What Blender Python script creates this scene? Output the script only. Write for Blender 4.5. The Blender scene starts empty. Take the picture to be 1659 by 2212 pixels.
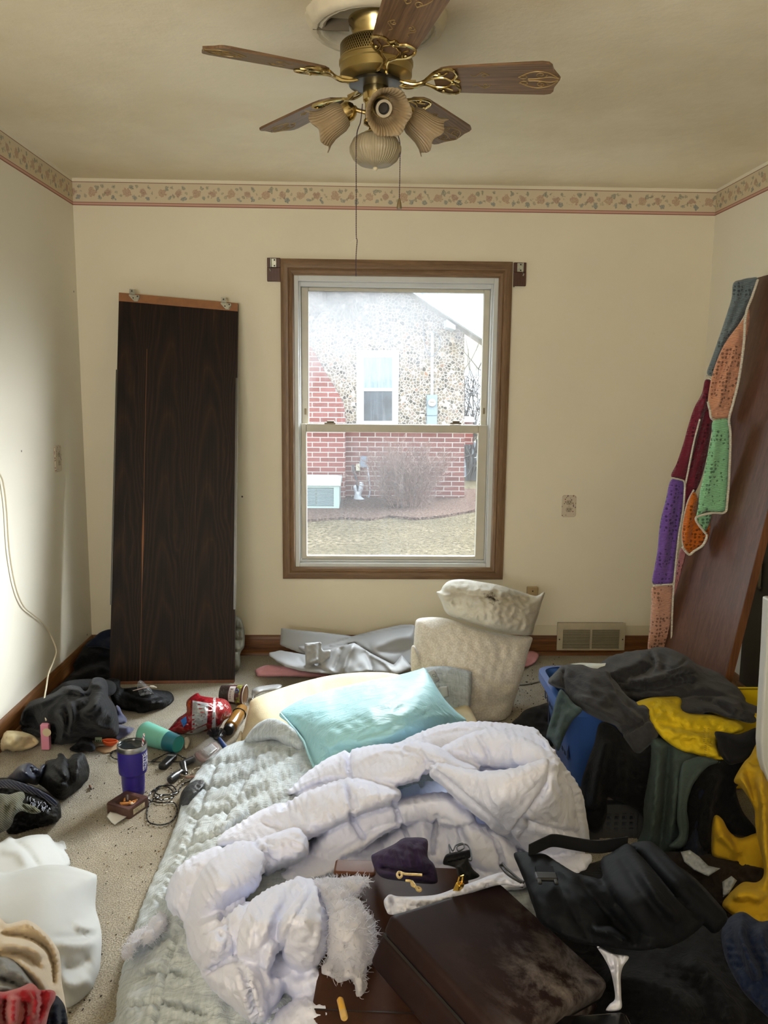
import bpy, bmesh, math, random
import numpy as np
from mathutils import Vector, Matrix
from mathutils.geometry import delaunay_2d_cdt
C = bpy.context.scene.collection
PI = math.pi
random.seed(7)
# ---------------------------------------------------------------- camera
F, PITCH, YAW, ROLL, CAMZ = 1790.02, 0.15001, 0.03026, 0.01013, 1.43591
D, XL, XR, CEIL = 4.3347, -1.4276, 1.798, 2.44
def _basis():
    fw = np.array([math.sin(YAW)*math.cos(PITCH), math.cos(YAW)*math.cos(PITCH), -math.sin(PITCH)])
    r = np.array([math.cos(YAW), -math.sin(YAW), 0.0]); u = np.cross(r, fw)
    return math.cos(ROLL)*r+math.sin(ROLL)*u, -math.sin(ROLL)*r+math.cos(ROLL)*u, fw
CR, CU, CF = _basis()
CO = np.array([0.0, 0.0, CAMZ])
def rays(px, py):
    px = np.asarray(px, float); py = np.asarray(py, float)
    return CF + ((px-829.5)/F)[..., None]*CR - ((py-1106)/F)[..., None]*CU
def onz(px, py, z=0.0):
    d = rays(px, py); t = (z-CAMZ)/d[2]
    return Vector(CO+d*t)
def ony(px, py, y):
    d = rays(px, py); return Vector(CO+d*(y/d[1]))
def onx(px, py, x):
    d = rays(px, py); return Vector(CO+d*(x/d[0]))
def pxm(p):
    """metres per photo pixel at a place"""
    return float((np.array(p)-CO) @ CF)/F
cd = bpy.data.cameras.new('camera'); cam = bpy.data.objects.new('camera', cd); C.objects.link(cam)
cd.sensor_fit = 'HORIZONTAL'; cd.sensor_width = 36; cd.lens = F*36/1659; cd.clip_start = 0.05
cam.matrix_world = Matrix(((CR[0], CU[0], -CF[0], 0), (CR[1], CU[1], -CF[1], 0), (CR[2], CU[2], -CF[2], CAMZ), (0, 0, 0, 1)))
bpy.context.scene.camera = cam
# ---------------------------------------------------------------- objects
def tag(o, label=None, cat=None, group=None, kind=None):
    if label: o['label'] = label
    if cat: o['category'] = cat
    if group: o['group'] = group
    if kind: o['kind'] = kind
    return o
def thing(name, label, cat, loc=(0, 0, 0), rot=(0, 0, 0), group=None, kind=None, mat=None):
    o = bpy.data.objects.new(name, None); o.empty_display_size = 0.05; C.objects.link(o)
    if mat is not None: o.matrix_world = mat
    else: o.location = loc; o.rotation_euler = rot
    return tag(o, label, cat, group, kind)
def mesh_from(name, verts, faces, mats=None, fm=None, smooth=True):
    me = bpy.data.meshes.new(name); me.from_pydata([tuple(map(float, v)) for v in verts], [], [tuple(map(int, f)) for f in faces])
    for m in (mats or []): me.materials.append(m)
    if fm is not None: me.polygons.foreach_set('material_index', np.asarray(fm, np.int32))
    me.polygons.foreach_set('use_smooth', [smooth]*len(me.polygons)); me.update()
    return me
def link(name, me, parent=None, world=False):
    o = bpy.data.objects.new(name, me); C.objects.link(o)
    if parent is not None:
        o.parent = parent
        if world:
            bpy.context.view_layer.update()
            o.matrix_parent_inverse = parent.matrix_world.inverted()
    return o
def obj(name, bm, mat, parent=None, world=False, smooth=True, angle=35, bevel=0, seg=2):
    bmesh.ops.recalc_face_normals(bm, faces=bm.faces)
    me = bpy.data.meshes.new(name); bm.to_mesh(me); bm.free()
    for m in (mat if isinstance(mat, (list, tuple)) else [mat]): me.materials.append(m)
    o = link(name, me, parent, world)
    if smooth:
        me.polygons.foreach_set('use_smooth', [True]*len(me.polygons))
        if angle: me.set_sharp_from_angle(angle=math.radians(angle))
    if bevel:
        b = o.modifiers.new('bevel', 'BEVEL'); b.width = bevel; b.segments = seg; b.limit_method = 'ANGLE'; b.angle_limit = math.radians(40)
        b.harden_normals = False
    return o
def NB(): return bmesh.new()
def bx(bm, x0, x1, y0, y1, z0, z1, M=None, mi=0):
    P = [Vector((x, y, z)) for x in (x0, x1) for y in (y0, y1) for z in (z0, z1)]
    if M is not None: P = [M @ p for p in P]
    v = [bm.verts.new(p) for p in P]
    for f in ((0, 1, 3, 2), (4, 6, 7, 5), (0, 4, 5, 1), (2, 3, 7, 6), (0, 2, 6, 4), (1, 5, 7, 3)):
        q = bm.faces.new([v[i] for i in f]); q.material_index = mi
    return bm
def prism(bm, poly, d0, d1, f=lambda a, b, c: (a, c, b), mi=0):
    """polygon in (a,b), extruded along c"""
    n = len(poly)
    A = [bm.verts.new(f(a, b, d0)) for a, b in poly]; B = [bm.verts.new(f(a, b, d1)) for a, b in poly]
    for q in (bm.faces.new(A), bm.faces.new(B[::-1])): q.material_index = mi
    for i in range(n):
        q = bm.faces.new((A[i], B[i], B[(i+1) % n], A[(i+1) % n])); q.material_index = mi
    return bm
def lathe(bm, prof, n=32, M=None, flute=0, fn=0, mi=0, wob=None):
    """prof: (r,z) list about the z axis"""
    rings = []
    for r, z in prof:
        if r < 1e-6:
            p = Vector((0, 0, z)); rings.append([bm.verts.new(M @ p if M is not None else p)])
        else:
            R = []
            for k in range(n):
                a = 2*PI*k/n; rr = r*(1+(flute*math.cos(fn*a) if fn else 0)); zz = z
                if wob: rr, zz = wob(a, rr, z)
                p = Vector((rr*math.cos(a), rr*math.sin(a), zz)); R.append(bm.verts.new(M @ p if M is not None else p))
            rings.append(R)
    for a, b in zip(rings, rings[1:]):
        if len(a) == 1 and len(b) == 1: continue
        for k in range(n):
            k2 = (k+1) % n
            if len(a) == 1: f = (a[0], b[k2], b[k])
            elif len(b) == 1: f = (a[k], a[k2], b[0])
            else: f = (a[k], a[k2], b[k2], b[k])
            try: q = bm.faces.new(f); q.material_index = mi
            except ValueError: pass
    return bm
def crom(pts, n=8, closed=False):
    P = [np.array(p, float) for p in pts]; N = len(P)
    if N < 3 and not closed:
        return [P[0]+(P[-1]-P[0])*i/n for i in range(n+1)]
    out = []
    for i in range(N if closed else N-1):
        g = (lambda j: P[j % N]) if closed else (lambda j: P[min(max(j, 0), N-1)])
        p0, p1, p2, p3 = g(i-1), g(i), g(i+1), g(i+2)
        for k in range(n):
            t = k/n
            out.append(0.5*((2*p1)+(-p0+p2)*t+(2*p0-5*p1+4*p2-p3)*t*t+(-p0+3*p1-3*p2+p3)*t**3))
    if not closed: out.append(P[-1])
    return out
def tube(bm, pts, r, n=8, closed=False, cap=True, mi=0, flat=1.0):
    P = [Vector(p) for p in pts]; N = len(P); rings = []
    up = None
    for i in range(N):
        a = P[(i-1) % N] if closed or i > 0 else P[i]; b = P[(i+1) % N] if closed or i < N-1 else P[i]
        t = (b-a)
        if t.length < 1e-9: t = Vector((0, 0, 1))
        t.normalize()
        if up is None:
            up = Vector((0, 0, 1)) if abs(t.z) < 0.9 else Vector((1, 0, 0))
        s = t.cross(up)
        if s.length < 1e-6: s = t.orthogonal()
        s.normalize(); up = s.cross(t).normalized()
        rr = r[i] if isinstance(r, (list, tuple)) else r
        rings.append([bm.verts.new(P[i]+s*(math.cos(2*PI*k/n)*rr)+up*(math.sin(2*PI*k/n)*rr*flat)) for k in range(n)])
    for i in range(N if closed else N-1):
        A, B = rings[i], rings[(i+1) % N]
        for k in range(n):
            q = bm.faces.new((A[k], A[(k+1) % n], B[(k+1) % n], B[k])); q.material_index = mi
    if cap and not closed:
        for R in (rings[0][::-1], rings[-1]): bm.faces.new(R).material_index = mi
    return bm
def sph(bm, c, r, n=10, mi=0, sc=(1, 1, 1)):
    c = Vector(c)
    prof = [(r*math.sin(PI*i/n), -r*math.cos(PI*i/n)) for i in range(n+1)]
    return lathe(bm, prof, n*2, Matrix.Translation(c) @ Matrix.Diagonal((*sc, 1)), mi=mi)
def frame(z, x=None, o=(0, 0, 0)):
    """matrix with local z axis along z, local x near x, origin o"""
    z = Vector(z).normalized(); x = Vector(x if x is not None else (1, 0, 0.001)); y = z.cross(x)
    if y.length < 1e-6: y = z.orthogonal()
    y.normalize(); x = y.cross(z)
    return Matrix(((x.x, y.x, z.x, o[0]), (x.y, y.y, z.y, o[1]), (x.z, y.z, z.z, o[2]), (0, 0, 0, 1)))
def text_mesh(bm, s, size, M, depth=0.0004, mi=0, align='CENTER', spacing=1.0):
    cu = bpy.data.curves.new('t', 'FONT'); cu.body = s; cu.size = size; cu.extrude = depth; cu.align_x = align; cu.align_y = 'CENTER'; cu.resolution_u = 2
    cu.space_character = spacing
    o = bpy.data.objects.new('t', cu); C.objects.link(o); bpy.context.view_layer.update()
    me = bpy.data.meshes.new_from_object(o.evaluated_get(bpy.context.evaluated_depsgraph_get()))
    n0 = len(bm.verts); f0 = len(bm.faces); bm.from_mesh(me); bm.verts.ensure_lookup_table(); bm.faces.ensure_lookup_table()
    for v in bm.verts[n0:]: v.co = M(v.co) if callable(M) else M @ v.co
    for f in bm.faces[f0:]: f.material_index = mi
    bpy.data.objects.remove(o); bpy.data.curves.remove(cu); bpy.data.meshes.remove(me)
    return bm
# ---------------------------------------------------------------- soft things
def tps_fit(XY, v):
    XY = np.asarray(XY, float)/500.0; n = len(XY)
    if n < 4: return None
    d = np.linalg.norm(XY[:, None]-XY[None], axis=2); K = np.where(d > 0, d*d*np.log(d+1e-12), 0)
    Pm = np.c_[np.ones(n), XY]; A = np.zeros((n+3, n+3)); A[:n, :n] = K+1e-4*np.eye(n); A[:n, n:] = Pm; A[n:, :n] = Pm.T
    A[n:, n:] -= 1e-9*np.eye(3)
    return XY, np.linalg.solve(A, np.r_[v, 0, 0, 0])
def inv_depth_fn(zc):
    """zc: (px,py,z) heights or (px,py,None,y) distances -> function giving inverse depth at photo points"""
    zs = [c[2] for c in zc if c[2] is not None]; z0 = sum(zs)/len(zs) if zs else None
    if z0 is not None: base = lambda p: rays(p[:, 0], p[:, 1])[:, 2]/(z0-CAMZ)
    else:
        y0 = sum(c[3] for c in zc)/len(zc); base = lambda p: rays(p[:, 0], p[:, 1])[:, 1]/y0
    P = np.array([c[:2] for c in zc], float); R = rays(P[:, 0], P[:, 1])
    iv = np.array([R[i, 2]/(c[2]-CAMZ) if c[2] is not None else R[i, 1]/c[3] for i, c in enumerate(zc)])
    res = iv-base(P); fit = tps_fit(P, res)
    def f(p):
        if fit is None:
            w = 1/((np.linalg.norm(p[:, None]-P[None], axis=2)/60)**2+1e-3); r = (w*res).sum(1)/w.sum(1)
        else:
            X, c = fit; q = p/500.0; d = np.linalg.norm(q[:, None]-X[None], axis=2)
            r = np.where(d > 0, d*d*np.log(d+1e-12), 0) @ c[:len(X)]+c[len(X)]+q @ c[len(X)+1:]
        return base(p)+r
    return f
def seg_dist(p, poly, closed=False):
    """distance, signed side and arc position of photo points to a polyline"""
    A = np.array(poly, float)[:, :2]; B = np.roll(A, -1, 0) if closed else A[1:]
    A = A if closed else A[:-1]
    L = np.linalg.norm(B-A, axis=1); cum = np.r_[0, np.cumsum(L)]
    best = np.full(len(p), 1e9); side = np.zeros(len(p)); arc = np.zeros(len(p))
    for i in range(len(A)):
        if L[i] < 1e-6: continue
        t = (B[i]-A[i])/L[i]; r = p-A[i]; s = np.clip(r @ t, 0, L[i]); q = r-s[:, None]*t; d = np.hypot(q[:, 0], q[:, 1])
        m = d < best; best[m] = d[m]; side[m] = np.sign(t[0]*r[m, 1]-t[1]*r[m, 0]); arc[m] = cum[i]+s[m]
    return best, side, arc, cum[-1]
def in_poly(p, poly):
    x, y = p[:, 0], p[:, 1]; ins = np.zeros(len(p), bool); n = len(poly)
    for i in range(n):
        x0, y0 = poly[i][:2]; x1, y1 = poly[(i+1) % n][:2]
        if y0 == y1: continue
        c = ((y0 > y) != (y1 > y)) & (x < (x1-x0)*(y-y0)/(y1-y0)+x0); ins ^= c
    return ins
def waves(p, scale, seed, stretch=1.0, ang=0.0, n=14):
    rg = np.random.RandomState(seed); c, s = math.cos(ang), math.sin(ang)
    q = np.c_[(p[:, 0]*c+p[:, 1]*s)/(stretch if stretch < 3 else 1), -p[:, 0]*s+p[:, 1]*c]/scale
    out = np.zeros(len(p))
    for _ in range(n):
        a = rg.uniform(0, 2*PI) if stretch < 3 else PI/2+rg.normal(0, .28); k = 2*PI*rg.uniform(0.5, 1.5)
        out += np.sin(k*(q[:, 0]*math.cos(a)+q[:, 1]*math.sin(a))+rg.uniform(0, 2*PI))
    return out/math.sqrt(n)
def boost(f): return [(q[0], q[1], q[2]*(1.25 if q[0] in 'rc' else 1), q[3]*(1.9 if q[0] in 'rcs' else 1.5 if q[0] == 'p' else 1))+tuple(q[4:]) if q[0] in 'rcsp' else q for q in f]
def fold_sum(p, folds):
    h = np.zeros(len(p))
    for f in folds:
        k = f[0]
        if k == 'n':      # smooth noise: scale px, amplitude, seed, stretch, angle
            h += f[2]*waves(p, f[1], *f[3:]); continue
        if k == 'w':      # sharp wrinkles
            h += f[2]*(0.8-np.abs(waves(p, f[1], *f[3:])))*1.2; continue
        pts = crom(f[1], 6) if len(f[1]) > 2 else f[1]
        d, sd, arc, L = seg_dist(p, pts); w, a = f[2], f[3]
        e = np.clip(np.minimum(arc, L-arc)/(0.22*L+1e-6), 0, 1); e = e*(2-e)
        if k == 'r': h += a*np.exp(-(d/w)**2)*e
        elif k == 'c': h -= a*np.exp(-d/w)*np.minimum(1, 0.35+e)
        elif k == 's': h += a*np.exp(-d/w)*np.where(sd > 0, np.clip(d/3.0, 0, 1), 0)*np.minimum(1, 0.2+e)
        elif k == 'p': h += a*np.sin(2*PI*arc/f[4]+0.9*np.sin(arc/f[4]*1.7))*np.exp(-(d/w)**2)-1.4*a*np.exp(-(d/(0.35*w))**2)
    return h
def resample(poly, step):
    P = np.array(poly, float); Q = []
    for i in range(len(P)):
        a, b = P[i], P[(i+1) % len(P)]; n = max(1, int(round(np.linalg.norm(b-a)/step)))
        Q += [a+(b-a)*k/n for k in range(n)]
    return np.array(Q)
def lump(outline, zc, R=30, B=0.03, T=0.04, folds=(), step=6, zmin=None, smooth=True, round_=True, pw=0.5):
    """solid soft shape: outline and heights in photo space, real depth; returns verts, faces"""
    ol = [tuple(o) for o in (crom(outline, 6, True) if smooth else outline)]
    bd = resample(ol, step)
    x0, y0 = bd.min(0); x1, y1 = bd.max(0); hs = step*0.866
    g = []
    for j in range(int((y1-y0)/hs)+1):
        xs = np.arange(x0+(step/2 if j % 2 else 0), x1, step); g.append(np.c_[xs, np.full(len(xs), y0+j*hs)])
    g = np.concatenate(g); g = g[in_poly(g, bd)]
    dist = seg_dist(g, bd, True)[0]; g = g[dist > 0.55*step]; dist = dist[dist > 0.55*step]
    pts = np.r_[bd, g]; nb = len(bd); dd = np.r_[np.zeros(nb), dist]
    res = delaunay_2d_cdt([Vector(p) for p in pts], [(i, (i+1) % nb) for i in range(nb)], [], 1, 1e-5)
    V2 = np.array([tuple(v) for v in res[0]]); tri = res[2]; oid = [o[0] if o else -1 for o in res[3]]
    d = np.array([dd[i] if i >= 0 else 0 for i in oid]); isb = d <= 1e-9
    t = np.clip(d/R, 0, 1); e = (1-(1-t)**2)**pw if round_ else t
    dep = 1/inv_depth_fn(zc)(V2); ray = rays(V2[:, 0], V2[:, 1])
    f = fold_sum(V2, folds)*np.clip(d/(0.5*R), 0, 1) if folds else 0
    front = CO+ray*(dep+B*(1-e)-f)[:, None]; back = CO+ray*(dep+B+T*e)[:, None]
    if front[:, 1].mean() < D:
        for A in (front, back): A[:, 0] = np.clip(A[:, 0], XL+.03, XR-.045); A[:, 1] = np.minimum(A[:, 1], D-.03)
    if zmin is not None:
        front[:, 2] = np.maximum(front[:, 2], zmin+0.003); back[:, 2] = np.maximum(back[:, 2], zmin)
    n = len(V2); mapb = np.arange(n)+n; mapb[isb] = np.arange(n)[isb]
    keep = np.r_[np.arange(n), (np.arange(n)+n)[~isb]]; idx = np.full(2*n, -1); idx[keep] = np.arange(len(keep))
    V = np.r_[front, back][keep]; Fc = []
    for a, b, c in tri:
        Fc.append((a, c, b))
        bb = (idx[mapb[a]], idx[mapb[b]], idx[mapb[c]])
        if not (isb[a] and isb[b] and isb[c]): Fc.append(bb)
    return V, Fc
def soft(name, mat, label=None, cat=None, parent=None, group=None, **k):
    V, Fc = lump(**k)
    me = mesh_from(name, V, Fc, [mat] if not isinstance(mat, (list, tuple)) else mat)
    o = link(name, me, parent, world=parent is not None)
    bm = bmesh.new(); bm.from_mesh(me); bmesh.ops.recalc_face_normals(bm, faces=bm.faces); bm.to_mesh(me); bm.free()
    if label: tag(o, label, cat, group)
    return o
def bake(o):
    """apply modifiers"""
    bpy.context.view_layer.update()
    me = bpy.data.meshes.new_from_object(o.evaluated_get(bpy.context.evaluated_depsgraph_get()))
    o.modifiers.clear(); o.data = me; return o
def merged(name, mat, lumps, voxel=0.006, sm=4, label=None, cat=None, parent=None):
    """several soft volumes grown together into one continuous surface"""
    VV, FF, n = [], [], 0
    for k in lumps:
        V, Fc = lump(**k); VV.append(V); FF += [(a+n, b+n, c+n) for a, b, c in Fc]; n += len(V)
    me = mesh_from(name, np.concatenate(VV), FF, [mat])
    bm = bmesh.new(); bm.from_mesh(me); bmesh.ops.recalc_face_normals(bm, faces=bm.faces); bm.to_mesh(me); bm.free()
    o = link(name, me, parent, world=parent is not None)
    r = o.modifiers.new('r', 'REMESH'); r.mode = 'VOXEL'; r.voxel_size = voxel; r.use_smooth_shade = True
    if sm: s = o.modifiers.new('s', 'SMOOTH'); s.factor = 0.5; s.iterations = sm
    bake(o)
    # keep the largest connected body
    bm = bmesh.new(); bm.from_mesh(o.data); seen = set(); comps = []
    for v in bm.verts:
        if v.index in seen: continue
        st = [v]; seen.add(v.index); c = []
        while st:
            w = st.pop(); c.append(w)
            for ed in w.link_edges:
                u = ed.other_vert(w)
                if u.index not in seen: seen.add(u.index); st.append(u)
        comps.append(c)
    comps.sort(key=len)
    for c in comps[:-1]: bmesh.ops.delete(bm, geom=c, context='VERTS')
    bm.to_mesh(o.data); bm.free()
    if not o.data.materials: o.data.materials.append(mat)
    if label: tag(o, label, cat)
    return o
def carve(o, seams, wr=None):
    """stitched seams with gathered puckers, and fine wrinkles, pressed into a finished soft surface"""
    me = o.data; n = len(me.vertices); co = np.zeros(n*3); me.vertices.foreach_get('co', co); co = co.reshape(-1, 3)
    nr = np.zeros(n*3); me.vertices.foreach_get('normal', nr); nr = nr.reshape(-1, 3)
    d = co-CO; t = d @ CF; P = np.c_[829.5+F*(d @ CR)/t, 1106-F*(d @ CU)/t]; h = np.zeros(n)
    for pts, w, a, pk, lam in seams:
        q = np.array(crom(pts, 6)); m = (P[:, 0] > q[:, 0].min()-4*w-30) & (P[:, 0] < q[:, 0].max()+4*w+30) & (P[:, 1] > q[:, 1].min()-4*w-30) & (P[:, 1] < q[:, 1].max()+4*w+30)
        if not m.any(): continue
        dd, sd, arc, L = seg_dist(P[m], q); e = np.clip(np.minimum(arc, L-arc)/8, 0, 1)
        g = -a*np.exp(-(dd/w)**2)+a*.35*np.exp(-((dd-2.6*w)/(1.6*w))**2)
        if pk: g = g+pk*np.sin(2*PI*arc/lam+1.1*np.sin(arc/lam*1.3)+sd*.6)*np.exp(-(dd/(2.4*w))**2)*np.clip(dd/w, 0, 1)
        h[m] += g*e
    for sc, am, sd_, stx, ang in (wr or []): h += am*(0.8-np.abs(waves(P, sc, sd_, stx, ang)))
    co += nr*h[:, None]; me.vertices.foreach_set('co', co.ravel()); me.update()
# ---------------------------------------------------------------- materials
def lin(h):
    if isinstance(h, str):
        h = h.lstrip('#'); h = [int(h[i:i+2], 16)/255 for i in (0, 2, 4)]
    return tuple(c/12.92 if c <= 0.04045 else ((c+0.055)/1.055)**2.4 for c in h)+(1,)
class NT:
    def __init__(s, name):
        s.m = bpy.data.materials.new(name); s.m.use_nodes = True; s.t = s.m.node_tree; s.n = s.t.nodes
        s.b = s.n['Principled BSDF']; s.o = s.n['Material Output']; s.xyz = None
    def add(s, typ, **kw):
        n = s.n.new(typ)
        for k, v in kw.items():
            if k in n.inputs.keys(): n.inputs[k].default_value = v
            else: setattr(n, k, v)
        return n
    def ln(s, a, b): s.t.links.new(a, b); return b
    def co(s, kind='Object', scale=(1, 1, 1), rot=(0, 0, 0), loc=(0, 0, 0)):
        c = s.add('ShaderNodeTexCoord'); m = s.add('ShaderNodeMapping')
        m.inputs['Scale'].default_value = scale; m.inputs['Rotation'].default_value = rot; m.inputs['Location'].default_value = loc
        s.ln(c.outputs[kind], m.inputs['Vector']); return m.outputs['Vector']
    def noise(s, v, scale, detail=3, rough=0.55, dist=0.0):
        n = s.add('ShaderNodeTexNoise'); n.inputs['Scale'].default_value = scale; n.inputs['Detail'].default_value = detail
        n.inputs['Roughness'].default_value = rough; n.inputs['Distortion'].default_value = dist; s.ln(v, n.inputs['Vector']); return n.outputs['Fac']
    def ramp(s, f, stops):
        r = s.add('ShaderNodeValToRGB'); e = r.color_ramp.elements
        while len(e) > 1: e.remove(e[-1])
        e[0].position = stops[0][0]; e[0].color = stops[0][1]
        for p, c in stops[1:]: e.new(p).color = c
        s.ln(f, r.inputs['Fac']); return r.outputs['Color']
    def math(s, op, a, b=None, c=None):
        n = s.add('ShaderNodeMath', operation=op)
        for i, v in enumerate((a, b, c)):
            if v is None: continue
            if isinstance(v, (int, float)): n.inputs[i].default_value = v
            else: s.ln(v, n.inputs[i])
        return n.outputs[0]
    def mix(s, f, a, b, typ='MIX'):
        n = s.add('ShaderNodeMix', data_type='RGBA', blend_type=typ)
        for i, v in ((0, f), (6, a), (7, b)):
            if isinstance(v, (int, float)): n.inputs[i].default_value = v
            elif isinstance(v, tuple): n.inputs[i].default_value = v
            else: s.ln(v, n.inputs[i])
        return n.outputs[2]
    def sep(s, v):
        n = s.add('ShaderNodeSeparateXYZ'); s.ln(v, n.inputs[0]); return n.outputs
    def comb(s, x, y, z):
        n = s.add('ShaderNodeCombineXYZ')
        for i, v in enumerate((x, y, z)):
            if isinstance(v, (int, float)): n.inputs[i].default_value = v
            else: s.ln(v, n.inputs[i])
        return n.outputs[0]
    def bump(s, h, strength=0.3, dist=0.01, prev=None):
        n = s.add('ShaderNodeBump'); n.inputs['Strength'].default_value = strength; n.inputs['Distance'].default_value = dist
        s.ln(h, n.inputs['Height'])
        if prev is not None: s.ln(prev, n.inputs['Normal'])
        s.ln(n.outputs[0], s.b.inputs['Normal']); return n.outputs[0]
    def col(s, v):
        if isinstance(v, tuple): s.b.inputs['Base Color'].default_value = v
        else: s.ln(v, s.b.inputs['Base Color'])
    def set(s, **k):
        for a, v in k.items():
            nm = a.replace('_', ' ').title() if a not in ('ior',) else 'IOR'
            nm = {'Rough': 'Roughness', 'Metal': 'Metallic', 'Spec': 'Specular IOR Level', 'Sheen': 'Sheen Weight', 'Coat': 'Coat Weight', 'Trans': 'Transmission Weight', 'Sub': 'Subsurface Weight', 'Srough': 'Sheen Roughness', 'Crough': 'Coat Roughness'}.get(nm, nm)
            s.b.inputs[nm].default_value = v
        return s
def plain(name, c, rough=0.5, metal=0.0, var=0.0, vs=8.0, bump=0.0, bs=200.0, bd=0.002, spec=0.5, sheen=0.0, coat=0.0, scale=(1, 1, 1)):
    """one colour with mild variation and grain"""
    n = NT(name); n.set(rough=rough, metal=metal, spec=spec, sheen=sheen, coat=coat); c = lin(c)
    if var or bump: v = n.co(scale=scale)
    if var:
        f = n.noise(v, vs, 4); d = tuple(max(0, x*(1-var)) for x in c[:3])+(1,); l = tuple(min(1, x*(1+var)) for x in c[:3])+(1,)
        n.col(n.ramp(f, [(0.3, d), (0.7, l)]))
    else: n.col(c)
    if bump: n.bump(n.noise(v, bs, 2), bump, bd)
    return n.m
def fabric(name, c, var=0.12, vs=6, weave=900, wb=0.25, rough=0.9, sheen=0.03, wr=0.0, wrs=25, spec=0.15, c2=None, stretch=(1, 1, 1)):
    """cloth: colour drift, weave grain and optional fine wrinkles"""
    n = NT(name); n.set(rough=rough, spec=spec, sheen=sheen); c = lin(c); v = n.co()
    f = n.noise(v, vs, 4, 0.6)
    d = lin(c2) if c2 else tuple(max(0, x*(1-var)) for x in c[:3])+(1,); l = tuple(min(1, x*(1+var)) for x in c[:3])+(1,)
    n.col(n.ramp(f, [(0.3, d), (0.68, l)]))
    pr = None
    if wr:
        v2 = n.co(scale=stretch); w = n.noise(v2, wrs, 4, 0.55, 0.6); w = n.math('ABSOLUTE', n.math('SUBTRACT', w, 0.5)); pr = n.bump(w, wr, 0.03)
    n.bump(n.noise(v, weave, 1), wb, 0.0015, pr)
    return n.m
# ================================================================ room materials
def wall_mat(name, c, seed=0, stain=0.05):
    n = NT(name); n.set(rough=0.62, spec=0.3); v = n.co(loc=(seed, 0, 0)); c = lin(c)
    f = n.noise(v, 1.3, 4); d = tuple(x*(1-stain) for x in c[:3])+(1,)
    base = n.ramp(f, [(0.35, d), (0.65, c)])
    sp = n.add('ShaderNodeTexVoronoi', feature='F1'); sp.inputs['Scale'].default_value = 3.1; sp.inputs['Randomness'].default_value = 1; n.ln(n.co(loc=(seed+3, 0, 0)), sp.inputs['Vector'])
    hole = n.ramp(sp.outputs['Distance'], [(0.0, (1, 1, 1, 1)), (0.012, (1, 1, 1, 1)), (0.017, (0, 0, 0, 1))])
    sc = n.noise(n.co(scale=(1, 1, 2.2)), 5, 5, 0.7); scuff = n.ramp(sc, [(0.70, (0, 0, 0, 1)), (0.80, (0.35, 0.35, 0.35, 1))])
    base = n.mix(scuff, base, lin('#a39a86')); base = n.mix(hole, base, lin('#4c4438'))
    n.col(base); n.bump(n.noise(v, 60, 3), 0.08, 0.004); return n.m
M_wall = wall_mat('wall_paint', '#e0d8c2')
M_wall_side = wall_mat('wall_paint_side', '#e4dfd0', 7, 0.03)
def ceil_mat():
    n = NT('ceiling_paint'); n.set(rough=0.5, spec=0.4); v = n.co(); f = n.noise(v, 1.1, 5, 0.6); c = lin('#efe5cd')
    n.col(n.ramp(f, [(0.35, lin('#dccfb2')), (0.62, c)])); n.bump(n.noise(v, 14, 5, 0.65), 0.22, 0.012); return n.m
M_ceil = ceil_mat()
def carpet_mat():
    n = NT('carpet'); n.set(rough=1.0, spec=0.05, sheen=0.1); v = n.co()
    f = n.noise(v, 240, 2); g = n.noise(v, 6.5, 6, 0.75); st = n.noise(n.co(loc=(4, 2, 0)), 1.1, 5, 0.6)
    base = n.ramp(f, [(0.28, lin('#6b655a')), (0.5, lin('#9f988a')), (0.72, lin('#c0b9aa'))])
    dirt = n.ramp(g, [(0.42, (0.16, 0.13, 0.10, 1)), (0.62, (1, 1, 1, 1))])
    base = n.mix(0.22, base, dirt, 'MULTIPLY')
    base = n.mix(n.ramp(st, [(0.5, (0, 0, 0, 1)), (0.75, (0.5, 0.5, 0.5, 1))]), base, lin('#8a7d66'))
    sx = n.sep(v); dx = n.math('SUBTRACT', sx[0], -.5); dy = n.math('SUBTRACT', sx[1], 2.75); dd = n.math('SQRT', n.math('ADD', n.math('MULTIPLY', dx, dx), n.math('MULTIPLY', dy, dy)))
    dd = n.math('ADD', dd, n.math('MULTIPLY', n.math('SUBTRACT', n.noise(v, 7, 6, .75), .5), .7)); base = n.mix(n.ramp(dd, [(.1, (.6, .6, .6, 1)), (.55, (0, 0, 0, 1))]), base, lin('#6e6350'))
    n.col(base); n.bump(f, 0.7, 0.006); return n.m
M_carpet = carpet_mat()
def oak(name, a, b, axis='X', scale=1.0, rough=0.42):
    n = NT(name); n.set(rough=rough, spec=0.4); s = {'X': (0.9, 22, 22), 'Y': (22, 0.9, 22), 'Z': (22, 22, 0.9)}[axis]
    v = n.co(scale=tuple(x*scale for x in s)); f = n.noise(v, 3.0, 5, 0.6, 1.2)
    fine = n.noise(n.co(scale=tuple(x*scale*6 for x in s)), 4, 2)
    base = n.ramp(f, [(0.3, lin(a)), (0.7, lin(b))])
    n.col(n.mix(0.35, base, n.ramp(fine, [(0.35, (0.25, 0.22, 0.2, 1)), (0.6, (1, 1, 1, 1))]), 'MULTIPLY'))
    n.bump(fine, 0.12, 0.001); return n.m
M_oakX = oak('casing_oak_level', '#664c36', '#8a6d50', 'X'); M_oakZ = oak('casing_oak_upright', '#664c36', '#8a6d50', 'Z')
M_baseX = oak('baseboard_oak', '#4a2912', '#8a5a30', 'X', 0.7); M_baseY = oak('baseboard_oak_side', '#5d3a1c', '#94663a', 'Y', 0.7)
M_vinyl = plain('window_vinyl', '#b9b3a4', 0.45, var=0.06, vs=12)
M_vinyl2 = plain('window_vinyl_clean', '#c4c6c6', 0.45, var=0.04, vs=9)
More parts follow.
